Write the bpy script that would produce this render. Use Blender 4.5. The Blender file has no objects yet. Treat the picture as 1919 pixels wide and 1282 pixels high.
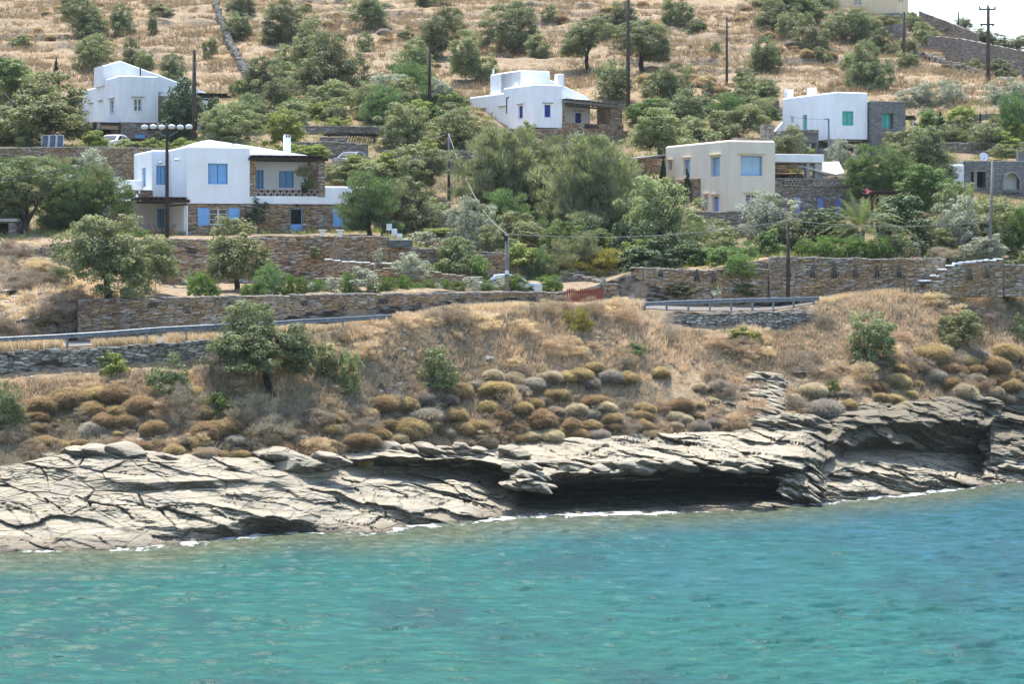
import bpy, math, random
import numpy as np
from mathutils import Vector, Matrix
# ---------------------------------------------------------------- basics
F, CX, HY, CH = 4200.0, 959.5, 450.0, 14.1      # focal length in photo pixels, principal column, horizon row, eye height
C = bpy.context.scene.collection
rnd = random.Random(7)
def P(px, py, D): return Vector(((px-CX)/F*D, D, CH+(HY-py)/F*D))
def ZP(py, D): return CH+(HY-py)/F*D
def _h(ix, iy, s):
    n = (ix.astype(np.int64)*374761393 + iy.astype(np.int64)*668265263 + int(s)*974711) & 0xffffffff
    n = ((n ^ (n >> 13))*1274126177) & 0xffffffff
    n = ((n ^ (n >> 16))*2246822519) & 0xffffffff
    return (n & 0xffffff)/float(0xffffff)
def vn(x, y, s=0):
    x = np.asarray(x, float); y = np.asarray(y, float)
    ix = np.floor(x); iy = np.floor(y); fx = x-ix; fy = y-iy
    fx = fx*fx*(3-2*fx); fy = fy*fy*(3-2*fy)
    a = _h(ix, iy, s); b = _h(ix+1, iy, s); c = _h(ix, iy+1, s); d = _h(ix+1, iy+1, s)
    return (a*(1-fx)+b*fx)*(1-fy)+(c*(1-fx)+d*fx)*fy
def fbm(x, y, o=4, s=0):
    r = 0; a = .5; t = 0
    for k in range(o):
        r = r+a*vn(np.asarray(x)*2**k, np.asarray(y)*2**k, s+k*17); t += a; a *= .5
    return r/t
# ---------------------------------------------------------------- objects
def tag(o, label=None, cat=None, group=None, kind=None):
    if label: o['label'] = label
    if cat: o['category'] = cat
    if group: o['group'] = group
    if kind: o['kind'] = kind
    return o
def empty(name, loc, rz=0, label=None, cat=None, group=None):
    o = bpy.data.objects.new(name, None); C.objects.link(o); o.location = loc; o.rotation_euler = (0, 0, rz)
    o.empty_display_size = .3
    return tag(o, label, cat, group)
def link(name, me, parent=None):
    o = bpy.data.objects.new(name, me); C.objects.link(o)
    if parent is not None: o.parent = parent
    return o
def np_mesh(name, V, Q, mat, attr=None, smooth=False):
    """V (n,3), Q (m,3|4)"""
    me = bpy.data.meshes.new(name); V = np.asarray(V, np.float32); Q = np.asarray(Q, np.int32); k = Q.shape[1]
    me.vertices.add(len(V)); me.vertices.foreach_set('co', V.ravel())
    me.loops.add(Q.size); me.loops.foreach_set('vertex_index', Q.ravel())
    me.polygons.add(len(Q)); me.polygons.foreach_set('loop_start', np.arange(0, Q.size, k, dtype=np.int32))
    me.polygons.foreach_set('loop_total', np.full(len(Q), k, np.int32))
    if smooth: me.polygons.foreach_set('use_smooth', np.ones(len(Q), bool))
    me.update(calc_edges=True); me.validate()
    for k2, a in (attr or {}).items():
        at = me.attributes.new(k2, 'FLOAT', 'POINT'); at.data.foreach_set('value', np.asarray(a, np.float32))
    if mat: me.materials.append(mat)
    return me
def grid_faces(nr, nc):
    i = np.arange((nr-1)*(nc-1)); r = i//(nc-1); c = i % (nc-1); a = r*nc+c
    return np.stack([a, a+1, a+nc+1, a+nc], 1)
class MB:
    def __init__(s): s.v = []; s.f = []; s.g = []
    def groups(s):
        e = s.g+[(len(s.f), len(s.v))]; return [(e[i][0], e[i+1][0], e[i][1], e[i+1][1]) for i in range(len(s.g))]
    def add(s, vs, fs):
        s.g.append((len(s.f), len(s.v))); n = len(s.v); s.v += [tuple(v) for v in vs]; s.f += [tuple(i+n for i in f) for f in fs]; return s
    def box(s, x0, x1, y0, y1, z0, z1, ch=0):
        if x0 > x1: x0, x1 = x1, x0
        if y0 > y1: y0, y1 = y1, y0
        if z0 > z1: z0, z1 = z1, z0
        if ch:
            v = [(x0, y0, z0), (x1, y0, z0), (x1, y1, z0), (x0, y1, z0), (x0, y0, z1-ch), (x1, y0, z1-ch), (x1, y1, z1-ch), (x0, y1, z1-ch),
                 (x0+ch, y0+ch, z1), (x1-ch, y0+ch, z1), (x1-ch, y1-ch, z1), (x0+ch, y1-ch, z1)]
            return s.add(v, [(3, 2, 1, 0), (0, 1, 5, 4), (1, 2, 6, 5), (2, 3, 7, 6), (3, 0, 4, 7), (4, 5, 9, 8), (5, 6, 10, 9), (6, 7, 11, 10), (7, 4, 8, 11), (8, 9, 10, 11)])
        v = [(x0, y0, z0), (x1, y0, z0), (x1, y1, z0), (x0, y1, z0), (x0, y0, z1), (x1, y0, z1), (x1, y1, z1), (x0, y1, z1)]
        return s.add(v, [(3, 2, 1, 0), (4, 5, 6, 7), (0, 1, 5, 4), (1, 2, 6, 5), (2, 3, 7, 6), (3, 0, 4, 7)])
    def prism(s, poly, y0, y1, ch=0):
        """poly: (x,z) list counter-clockwise seen from -y, extruded along y"""
        n = len(poly); cx = sum(p[0] for p in poly)/n; cz = sum(p[1] for p in poly)/n
        def ins(p): return (p[0]+(cx-p[0])*min(1, ch/max(abs(p[0]-cx), .01)), p[1]-ch*(1 if p[1] > cz else 0))
        v = [(ins(p)[0], y0, ins(p)[1]) for p in poly]+[(p[0], y0+ch, p[1]) for p in poly]+[(p[0], y1, p[1]) for p in poly]
        f = [tuple(range(n)), tuple(range(3*n-1, 2*n-1, -1))]
        for l in (0, n):
            for i in range(n):
                j = (i+1) % n; f.append((l+i, l+n+i, l+n+j, l+j))
        return s.add(v, f)
    def tube(s, pts, rad, n=6, cap=True):
        pts = [Vector(p) for p in pts]; rad = rad if isinstance(rad, (list, tuple)) else [rad]*len(pts)
        v = []; prev = None
        for i, p in enumerate(pts):
            d = (pts[min(i+1, len(pts)-1)]-pts[max(i-1, 0)]).normalized()
            a = d.orthogonal().normalized() if prev is None else (prev-d*prev.dot(d)).normalized()
            prev = a; b = d.cross(a)
            for k in range(n):
                t = 2*math.pi*k/n; v.append(p+(a*math.cos(t)+b*math.sin(t))*rad[i])
        f = []
        for i in range(len(pts)-1):
            for k in range(n):
                k2 = (k+1) % n; f.append((i*n+k, i*n+k2, (i+1)*n+k2, (i+1)*n+k))
        if cap: f += [tuple(range(n-1, -1, -1)), tuple(range((len(pts)-1)*n, len(pts)*n))]
        return s.add(v, f)
    def bar(s, a, b, w, h=None):
        a = Vector(a); b = Vector(b); d = (b-a).normalized(); h = h or w
        up = Vector((0, 0, 1)) if abs(d.z) < .9 else Vector((0, 1, 0)); r = d.cross(up).normalized(); u = r.cross(d)
        v = [p+r*i*w/2+u*j*h/2 for p in (a, b) for i, j in ((-1, -1), (1, -1), (1, 1), (-1, 1))]
        return s.add(v, [(3, 2, 1, 0), (4, 5, 6, 7), (0, 1, 5, 4), (1, 2, 6, 5), (2, 3, 7, 6), (3, 0, 4, 7)])
    def lathe(s, prof, n=14, c=(0, 0)):
        v = []; f = []
        for r, z in prof:
            for k in range(n):
                t = 2*math.pi*k/n; v.append((c[0]+r*math.cos(t), c[1]+r*math.sin(t), z))
        for i in range(len(prof)-1):
            for k in range(n):
                k2 = (k+1) % n; f.append((i*n+k, i*n+k2, (i+1)*n+k2, (i+1)*n+k))
        f += [tuple(range(n-1, -1, -1)), tuple(range((len(prof)-1)*n, len(prof)*n))]
        return s.add(v, f)
    def build(s, name, mat, parent=None, smooth=False, bevel=0):
        me = bpy.data.meshes.new(name); me.from_pydata(s.v, [], s.f); me.update()
        if smooth: me.polygons.foreach_set('use_smooth', [True]*len(me.polygons))
        me.materials.append(mat); o = link(name, me, parent)
        if bevel:
            b = o.modifiers.new('b', 'BEVEL'); b.width = bevel; b.segments = 2; b.limit_method = 'ANGLE'
        return o
# ---------------------------------------------------------------- materials
class NT:
    def __init__(s, name):
        s.m = bpy.data.materials.new(name); s.m.use_nodes = True; s.t = s.m.node_tree; s.t.nodes.clear()
    def n(s, typ, ins=None, **pr):
        o = s.t.nodes.new('ShaderNode'+typ)
        for k, v in pr.items(): setattr(o, k, v)
        for k, v in (ins or {}).items():
            if isinstance(v, bpy.types.Node): v = v.outputs[0]
            if isinstance(v, bpy.types.NodeSocket): s.t.links.new(v, o.inputs[k])
            else:
                if isinstance(v, tuple) and len(v) == 3 and o.inputs[k].type == 'RGBA': v = v+(1,)
                o.inputs[k].default_value = v
        return o
    def noise(s, vec, sc, det=4, rough=.55, dist=0): return s.n('TexNoise', {'Vector': vec, 'Scale': sc, 'Detail': det, 'Roughness': rough, 'Distortion': dist})
    def ramp(s, fac, stops, mode='LINEAR'):
        r = s.n('ValToRGB', {'Fac': fac}); e = r.color_ramp.elements; r.color_ramp.interpolation = mode
        while len(e) < len(stops): e.new(.5)
        for i, (p, c) in enumerate(stops):
            e[i].position = p; e[i].color = (c, c, c, 1) if isinstance(c, (int, float)) else tuple(c)+(1,)
        return r
    def mix(s, f, a, b, mode='MIX'):
        m = s.n('MixRGB', {}, blend_type=mode)
        for k, v in (('Fac', f), ('Color1', a), ('Color2', b)):
            if isinstance(v, bpy.types.Node): v = v.outputs[0]
            if isinstance(v, bpy.types.NodeSocket): s.t.links.new(v, m.inputs[k])
            elif k == 'Fac': m.inputs[k].default_value = v
            else: m.inputs[k].default_value = tuple(v)+(1,)
        return m
    def math(s, op, a, b=0.0, clamp=False):
        m = s.n('Math', {}, operation=op, use_clamp=clamp)
        for i, v in enumerate((a, b)):
            if isinstance(v, bpy.types.Node): v = v.outputs[0]
            if isinstance(v, bpy.types.NodeSocket): s.t.links.new(v, m.inputs[i])
            else: m.inputs[i].default_value = v
        return m
    def scaled(s, vec, x, y, z, rot=(0, 0, 0)): return s.n('Mapping', {'Vector': vec, 'Scale': (x, y, z), 'Rotation': rot})
    def out(s, sh):
        s.n('OutputMaterial', {'Surface': sh}); return s.m
    def std(s, col, rough=.9, bump=None, bs=.3, bd=.02, spec=.3, metal=0.0):
        ins = {'Base Color': col, 'Roughness': rough, 'Specular IOR Level': spec, 'Metallic': metal}
        if bump is not None: ins['Normal'] = s.n('Bump', {'Height': bump, 'Strength': bs, 'Distance': bd})
        return s.out(s.n('BsdfPrincipled', ins))
def plain(name, col, rough=.6, var=.12, sc=3, metal=0, spec=.3):
    t = NT(name); v = t.n('TexCoord').outputs['Object']; nz = t.noise(v, sc, 5)
    d = tuple(c*(1-var*1.6) for c in col)
    c = t.mix(t.ramp(nz.outputs[0], [(.35, 0), (.7, 1)]), d, col)
    return t.std(c, rough, nz.outputs[0], .15, .01, spec, metal)
def plaster(name, col, stain=.1):
    t = NT(name); v = t.n('TexCoord').outputs['Object']
    n1 = t.noise(t.scaled(v, 1, 1, .25), 1.3, 6, .65); n2 = t.noise(v, 14, 4)
    d = tuple(c*(1-stain)*k for c, k in zip(col, (1, .985, .95)))
    c = t.mix(t.ramp(n1.outputs[0], [(.3, 0), (.62, 1)]), d, col)
    return t.std(c, .92, t.mix(.5, n1.outputs[0], n2.outputs[0]), .35, .03)
def stonewall(name, cols, sc=1.0, gap=.035, tint=None, flat=4.6):
    """dry-stone slate masonry: flat stones in rough courses with dark joints"""
    t = NT(name); v = t.n('TexCoord').outputs['Object']
    wob = t.noise(v, 1.1, 3); vv = t.n('VectorMath', {0: v, 1: t.n('VectorMath', {0: wob.outputs['Color'], 'Scale': .22}, operation='SCALE').outputs[0]}, operation='ADD').outputs[0]
    sc = sc*1.45; m = t.scaled(vv, 1.9*sc, 1.9*sc, flat*2.0*sc)
    vo = t.n('TexVoronoi', {'Vector': m, 'Scale': 1.0, 'Randomness': .9}, feature='F1', distance='MINKOWSKI')
    vo.inputs['Exponent'].default_value = 3
    ve = t.n('TexVoronoi', {'Vector': m, 'Scale': 1.0, 'Randomness': .9}, feature='DISTANCE_TO_EDGE')
    sep = t.n('SeparateColor', {'Color': vo.outputs['Color']})
    base = t.ramp(sep.outputs[0], [(i/(len(cols)-1)*.999, c) for i, c in enumerate(cols)])
    big = t.noise(v, .55, 4, .6)
    b2 = t.mix(t.ramp(big.outputs[0], [(.42, 0), (.62, .55)]), base, tint or (.24, .14, .06))
    fine = t.noise(v, 24, 5, .7)
    c = t.mix(.55, b2, t.ramp(fine.outputs[0], [(.25, .25), (.75, .95)]), 'MULTIPLY'); c = t.mix(1.0, c, (2.15, 2.1, 2.0), 'MULTIPLY')
    br = t.mix(.8, c, t.ramp(sep.outputs[1], [(0, .5), (1, 1.0)]), 'MULTIPLY')
    j = t.ramp(ve.outputs['Distance'], [(gap*.4, 0), (gap*2.2, 1)])
    c2 = t.mix(j, t.mix(.75, br, (.03, .026, .02)), br)
    h = t.math('ADD', t.math('MULTIPLY', j, .8), t.math('MULTIPLY', sep.outputs[2], .5)); h = t.math('ADD', h, t.math('MULTIPLY', fine.outputs[0], .3))
    return t.std(c2, .95, h, .9, .06)
def leafmat(name, a, b, dry=None, trans=.3, rough=.55, tt=(1.45, 1.5, .85)):
    t = NT(name); at = t.n('Attribute', attribute_name='v'); oi = t.n('ObjectInfo')
    c = t.mix(at.outputs['Fac'], a, b)
    if dry:
        at2 = t.n('Attribute', attribute_name='w'); c = t.mix(t.ramp(at2.outputs['Fac'], [(.78, 0), (.9, .8)]), c, dry)
    hs = t.n('HueSaturation', {'Color': c, 'Hue': t.math('ADD', t.math('MULTIPLY', oi.outputs['Random'], .03), .485), 'Value': t.math('ADD', t.math('MULTIPLY', oi.outputs['Random'], .3), .85), 'Saturation': 1.0})
    d = t.n('BsdfPrincipled', {'Base Color': hs, 'Roughness': rough, 'Specular IOR Level': .35})
    tr = t.n('BsdfTranslucent', {'Color': t.mix(1.0, hs, tt, 'MULTIPLY')})
    return t.out(t.n('MixShader', {0: trans, 1: d, 2: tr}))
M = {}
M['white'] = plaster('white_plaster', (.88, .89, .90), .11)
M['shade_white'] = plaster('shaded_white_plaster', (.74, .73, .70), .1)  # white plaster with shade painted into the colour, for back walls
M['old_white'] = plaster('weathered_plaster', (.74, .76, .77), .17)
M['beige'] = plaster('beige_plaster', (.74, .65, .51), .1)
M['sand'] = plaster('sand_plaster', (.66, .56, .38), .1)
M['roof_white'] = plaster('roof_lime', (.80, .80, .80), .1)
M['concrete'] = plain('concrete', (.42, .40, .36), .9, .2)
M['stone'] = stonewall('slate_masonry', [(.11, .08, .055), (.24, .16, .09), (.33, .28, .22), (.19, .17, .15), (.36, .24, .11), (.27, .25, .24), (.42, .38, .32)], .85, tint=(.27, .15, .055))
M['stone_grey'] = stonewall('grey_masonry', [(.12, .11, .10), (.20, .18, .16), (.31, .29, .27), (.17, .16, .15), (.25, .21, .16), (.34, .33, .31)], .9, tint=(.20, .16, .11))
M['stone_blue'] = stonewall('blue_grey_masonry', [(.12, .125, .13), (.17, .175, .18), (.21, .21, .21), (.14, .145, .155), (.24, .24, .23)], 1.3, .02, tint=(.18, .17, .14))
M['stone_dry'] = stonewall('dry_stone', [(.13, .12, .11), (.25, .23, .2), (.4, .38, .34), (.2, .19, .18), (.5, .48, .43)], .8, .07, tint=(.2, .17, .12), flat=3)
M['cap'] = plain('pale_coping', (.46, .42, .35), .9, .35, 5)
M['wood_dark'] = plain('dark_timber', (.055, .038, .026), .7, .4, 9)
M['wood'] = plain('pole_timber', (.105, .08, .062), .85, .4, 6)
M['wood_grey'] = plain('grey_timber', (.26, .24, .21), .85, .3, 6)
M['wood_pale'] = plain('pale_timber', (.36, .27, .17), .8, .3, 6)
M['red_wood'] = plain('red_painted_wood', (.34, .075, .035), .6, .25, 8)
M['blue'] = plain('sky_blue_paint', (.21, .44, .74), .5, .1, 3)
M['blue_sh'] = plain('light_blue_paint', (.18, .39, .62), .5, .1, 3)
M['lilac'] = plain('lilac_blue_paint', (.24, .33, .78), .5, .1, 3)
M['cobalt'] = plain('cobalt_paint', (.015, .055, .33), .45, .15, 3)
M['mint'] = plain('mint_green_paint', (.10, .46, .38), .5, .1, 3)
M['wframe'] = plain('white_joinery', (.72, .73, .74), .5, .05)
M['glass'] = plain('dark_glass', (.012, .015, .02), .08, .2, 2, 0, .7)
M['glass_blue'] = plain('painted_sky_glass', (.24, .45, .62), .12, .15, .8, 0, .8)  # sky reflection painted into the pane's base colour
M['void'] = plain('painted_shade', (.035, .032, .03), .9, .3)  # near-black colour standing in for shade in gaps, holes and recesses
M['metal'] = plain('galvanised_steel', (.23, .255, .285), .5, .25, 4, .3, .4)
M['metal_d'] = plain('dark_metal', (.04, .04, .045), .5, .3, 4, .5)
M['porcelain'] = plain('white_porcelain', (.62, .63, .61), .3, .12, 4, 0, .6)
M['asphalt'] = plain('pale_road', (.21, .195, .175), .95, .25, .6)
M['vent'] = plain('vent_shadow', (.045, .037, .03), .95, .3)
M['slate'] = plain('slate_blade', (.20, .175, .14), .9, .3)
M['tank'] = plain('teal_grey_sheet', (.13, .145, .14), .6, .4, 2)
M['sail'] = plain('white_canvas', (.8, .79, .76), .8, .05)
M['cable'] = plain('pale_cable', (.26, .25, .22), .7, .1)
M['cable_d'] = plain('dark_cable', (.05, .05, .05), .7, .1)
M['bark'] = plain('grey_bark', (.12, .10, .085), .95, .5, 7)
M['bark_d'] = plain('dark_bark', (.055, .045, .038), .95, .5, 7)
M['car'] = plain('silver_car_paint', (.55, .57, .59), .3, .04, 2, .3, .6)
M['rubber'] = plain('black_rubber', (.02, .02, .02), .8, .2)
M['lampred'] = plain('red_lens', (.35, .02, .02), .3, .1)
M['shutter_grey'] = plain('blue_grey_tarp', (.2, .24, .33), .6, .4, 8)
# ---- leaves
M['oak'] = leafmat('carob_leaves', (.10, .12, .05), (.345, .375, .185), (.24, .20, .10))
M['oak2'] = leafmat('pistachio_leaves', (.07, .095, .042), (.275, .31, .15), (.16, .14, .07))
M['olive'] = leafmat('olive_leaves', (.18, .20, .14), (.47, .485, .37), None, .18)
M['tam'] = leafmat('tamarisk_sprays', (.13, .15, .085), (.33, .35, .21), (.24, .2, .14), .35)
M['pine'] = leafmat('soft_green_sprays', (.065, .12, .055), (.21, .30, .14), None, .35)
M['green'] = leafmat('bright_leaves', (.055, .10, .03), (.20, .28, .085), None, .35)
M['lime'] = leafmat('yellow_green_leaves', (.12, .165, .035), (.37, .41, .115), None, .35)
M['broom'] = leafmat('broom_twigs', (.14, .145, .03), (.38, .34, .085), None, .3)
M['dark'] = leafmat('deep_green_leaves', (.035, .06, .028), (.14, .185, .085), None, .2)
M['cyp'] = leafmat('cypress_sprays', (.018, .038, .018), (.05, .085, .035), None, .1)
M['twig'] = leafmat('dry_twigs', (.20, .165, .115), (.46, .39, .29), None, .2, .9, (1.1, 1.05, 1))
M['palm'] = leafmat('palm_fronds', (.065, .095, .03), (.26, .30, .13), (.35, .27, .13), .25)
M['agave'] = leafmat('agave_leaves', (.10, .14, .07), (.34, .38, .22), None, .15)
M['straw'] = leafmat('straw_blades', (.40, .31, .20), (.86, .71, .48), (.58, .49, .40), .4, .9, (1.15, 1.05, .95))
M['scrub'] = leafmat('hill_scrub_twigs', (.15, .11, .07), (.45, .34, .20), (.15, .15, .08), .25, .9, (1.15, 1.05, .95))
M['straw_c'] = leafmat('tussock_straw', (.38, .29, .175), (.84, .70, .46), None, .4, .9, (1.15, 1.05, .95))
M['rust'] = leafmat('rusty_scrub', (.22, .165, .11), (.54, .42, .29), None, .3, .9, (1.15, 1.05, .95))
M['pink'] = leafmat('pink_bloom', (.5, .12, .2), (.75, .3, .4), None, .3)
def cushionmat(name, a, b): return leafmat(name, a, b, None, .35, .95, (1.15, 1.08, .95))
M['cu_m'] = cushionmat('mustard_thorns', (.27, .205, .105), (.66, .53, .31))
M['cu_b'] = cushionmat('brown_thorns', (.26, .195, .105), (.64, .51, .30))
M['cu_g'] = cushionmat('grey_thorns', (.26, .235, .20), (.60, .56, .48))
M['cu_p'] = cushionmat('pale_olive_thorns', (.32, .28, .20), (.74, .66, .48))
def boulder_mat():
    t = NT('pale_boulder'); v = t.n('TexCoord').outputs['Object']; n = t.noise(v, 3, 6, .65); n2 = t.noise(t.scaled(v, 1, 1, 5), 5, 5)
    c = t.mix(t.ramp(n.outputs[0], [(.35, 0), (.6, 1)]), (.30, .28, .25), (.60, .58, .54)); c = t.mix(t.ramp(n2.outputs[0], [(.4, .6), (.55, 0)]), c, (.22, .19, .15))
    return t.std(c, .9, t.math('ADD', n.outputs[0], n2.outputs[0]), .8, .08)
M['boulder'] = boulder_mat()
M['fieldstone'] = plain('grey_field_stone', (.42, .39, .33), .95, .5, 2.5)
# ---------------------------------------------------------------- land form: rows of (distance, height) along viewing columns
KX = np.array([-1500, -300, 0, 150, 280, 400, 600, 730, 850, 1060, 1180, 1300, 1450, 1600, 1770, 1919, 2250, 3500], float)
def row(D, py=None, z=None):
    D = np.array([D[0]]+D+[D[-1]], float) if isinstance(D, list) else np.full(18, float(D))
    if py is not None:
        py = np.array([py[0]]+py+[py[-1]], float); return D, CH+(HY-py)*D/F
    z = np.array([z[0]]+z+[z[-1]], float) if isinstance(z, list) else np.full(18, float(z))
    return D, z
#            -300   0   150  280  400  600  730  850 1060 1180 1300 1450 1600 1770 1919 2250
SHORE_PX = [-1500, -300, 0, 150, 300, 420, 500, 600, 700, 780, 850, 950, 1050, 1200, 1400, 1540, 1620, 1700, 1780, 1850, 1919, 2250, 3500]
SHORE_PY = [1045, 1045, 1034, 1033, 1026, 1010, 1000, 998, 1000, 985, 982, 970, 966, 962, 955, 944, 934, 927, 919, 910, 902, 895, 890]
def shoreD(px): return CH*F/(np.interp(px, SHORE_PX, SHORE_PY)-HY)
sd = shoreD(KX)
R2D = [109.5, 109, 111, 111.5, 112, 114, 118, 120, 122.5, 124, 125, 127, 130, 134, 137, 140]
R2P = [880, 880, 850, 850, 862, 865, 848, 858, 826, 817, 815, 810, 765, 747, 740, 735]
ROWS = [
 (np.full(18, 40.), np.full(18, -9.)),
 (sd-12, np.full(18, -3.5)),
 (sd+2.0, np.full(18, -1.2)),
 (row(R2D, R2P)[0]-.8, row(R2D, R2P)[1]-.9),
 row([d+.5 for d in R2D], [p-3 for p in R2P]),
 row([115, 116.5, 117, 118, 119, 122, 124, 127, 131, 133, 135, 137, 140, 144, 148, 153], [715, 703, 690, 680, 668, 645, 625, 603, 588, 590, 612, 612, 568, 557, 550, 547]),
 row([115.3, 116.8, 117.3, 118.3, 119.3, 122.5, 125, 128, 132, 134, 135.4, 137.4, 141, 145, 149, 154], [672, 662, 653, 646, 638, 622, 608, 592, 578, 580, 585, 584, 560, 550, 543, 540]),
]
rd, rz = ROWS[-1]
ROWS += [(rd+1.0, rz+.02), (rd+6.0, rz+.08), (rd+6.5, rz+.1)]
ROWS += [
 None,
 row([122.5, 123.5, 124.2, 125.3, 126.3, 129.2, 131.8, 134.8, 138.9, 143, 143.5, 144, 147.8, 151.8, 155.8, 160.8], None, [8.9, 9.3, 10.8, 10.85, 10.9, 10.95, 10.97, 11, 10.6, 12.1, 12.2, 12.9, 12.9, 12.9, 12.9, 12.9]),
 row([139, 140, 142.2, 142.6, 142.8, 143, 143.2, 144.5, 146, 148, 150, 151, 152, 154, 158, 163], None, [13, 13.2, 12.2, 11.4, 11.3, 11.3, 11.3, 11.4, 11.6, 12.3, 12.5, 13.2, 13.2, 13.3, 13.4, 13.4]),
 row([139.6, 140.6, 142.6, 143, 143.2, 143.4, 143.6, 145, 147, 149, 151, 153, 154, 156, 160, 165], None, [13.1, 13.4, 14.0, 14.2, 14.2, 14.2, 14.0, 12.6, 12.6, 12.6, 12.8, 13.3, 13.4, 13.5, 13.6, 13.6]),
 row(167, None, [18, 17.6, 16.2, 14.7, 14.7, 14.9, 15.2, 15.8, 15.8, 14.6, 14.4, 15.0, 15.1, 15.6, 15.8, 15.8]),
 row(174, None, [20, 19.4, 19, 18.6, 18.4, 18, 18, 17.8, 18, 17.6, 17.2, 16.4, 16.4, 17.4, 16.6, 16.5]),
 row(175, None, [21.8, 21.4, 21.4, 21.3, 21, 19.6, 19, 18.8, 18.8, 18.4, 18.2, 19.3, 19.3, 18, 16.7, 16.6]),
 row(186, None, [22.6, 22.0, 21.7, 21.6, 21.8, 21.8, 21.6, 21.2, 20.4, 20.2, 20.6, 20.4, 20.5, 20.9, 20.4, 20.6]),
 row(200, None, [25.5, 25.5, 25.2, 25, 25, 25, 24.6, 23.8, 21.5, 22.0, 24, 22.6, 21.5, 23.4, 24, 24]),
 row(215, None, [29.5, 29.2, 29, 28.8, 28.6, 28, 28, 28, 28, 28, 28, 27.8, 27.6, 27.8, 28, 27]),
 row(250, None, [37, 36.6, 36.4, 36.3, 36.2, 36, 36, 36, 36, 36, 36, 36, 35.2, 33.5, 32, 29]),
 row(290, None, [47, 46.6, 46.4, 46.2, 46, 46, 46, 46, 46, 46, 46, 45.6, 43.8, 40.2, 36.2, 31]),
 row(318, None, [54, 54, 54, 54, 54, 54, 54, 54, 54, 54, 54, 53, 46.5, 42.4, 40.2, 33.5]),
 row(380, None, [68, 68, 68, 68, 68, 68, 68, 68, 68, 68, 67, 62, 48, 41, 38, 32]),
 row(700, None, [90]*11+[80, 50, 40, 34, 25]),
]
_i = ROWS.index(None); _d = ROWS[_i+1][0]; _z8 = ROWS[_i-1][1]; _w = np.clip((KX-120)/30, 0, 1); ROWS[_i] = (_d-.35, ROWS[_i+1][1]*(1-_w)+(_z8+.15)*_w); _k = (KX > 1000) & (KX < 1100); ROWS[_i][1][_k] += .2
RD = np.array([r[0] for r in ROWS]); RZ = np.array([r[1] for r in ROWS])
NR = len(ROWS)
def colrows(px):
    """interpolated control rows at columns px -> (NR,n)"""
    px = np.atleast_1d(px)
    return np.array([np.interp(px, KX, r) for r in RD]), np.array([np.interp(px, KX, r) for r in RZ])
def bumps(px, D, z):
    X = (px-CX)/F*D
    w = np.clip((D-205)/25, 0, 1); sl = np.clip((D-109)/3, 0, 1)*np.clip((148-D)/6, 0, 1)
    road = np.clip(1-np.abs(D-(np.interp(px, KX, RD[6])+3.4))/4.2, 0, 1)*(D < 160); road = np.clip(road*3, 0, 1)
    n = (fbm(X*.35, D*.35, 4, 3)-.5)*(.9*w+.55*sl+.22)*(1-road)
    # terraces of the hillside
    step = 1.55; s = (z+1.2*(fbm(X*.03, D*.03, 3, 9)-.5)*2)/step; f = s-np.floor(s)
    st = (np.clip((f-.78)/.16, 0, 1)-f)*step
    patch = np.clip((fbm(X*.045+7, D*.09, 3, 21)-.36)*6, 0, 1)
    return n+st*w*patch*.75
def ground(px, D):
    px = np.atleast_1d(np.asarray(px, float)); D = np.atleast_1d(np.asarray(D, float)); px, D = np.broadcast_arrays(px, D)
    rD, rZ = colrows(px.ravel()); d = D.ravel(); z = np.empty_like(d); z[:] = rZ[0]
    for i in range(NR-1):
        a, b = rD[i], rD[i+1]; m = (d >= a) & (d <= b); t = np.where(m, (d-a)/np.maximum(b-a, 1e-6), 0)
        z = np.where(m, rZ[i]*(1-t)+rZ[i+1]*t, z)
    z = np.where(d > rD[-1], rZ[-1], z)
    return (z+bumps(px.ravel(), d, z)).reshape(D.shape)
def gz(px, D): return float(ground(px, D)[0])
def spot(px, py, Dmin=112):
    D = np.arange(Dmin, 420, .25); z = ground(np.full(D.shape, float(px)), D); ray = CH+(HY-py)/F*D
    i = np.nonzero(ray <= z)[0]
    return float(D[i[0]]) if len(i) else 400.
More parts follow.
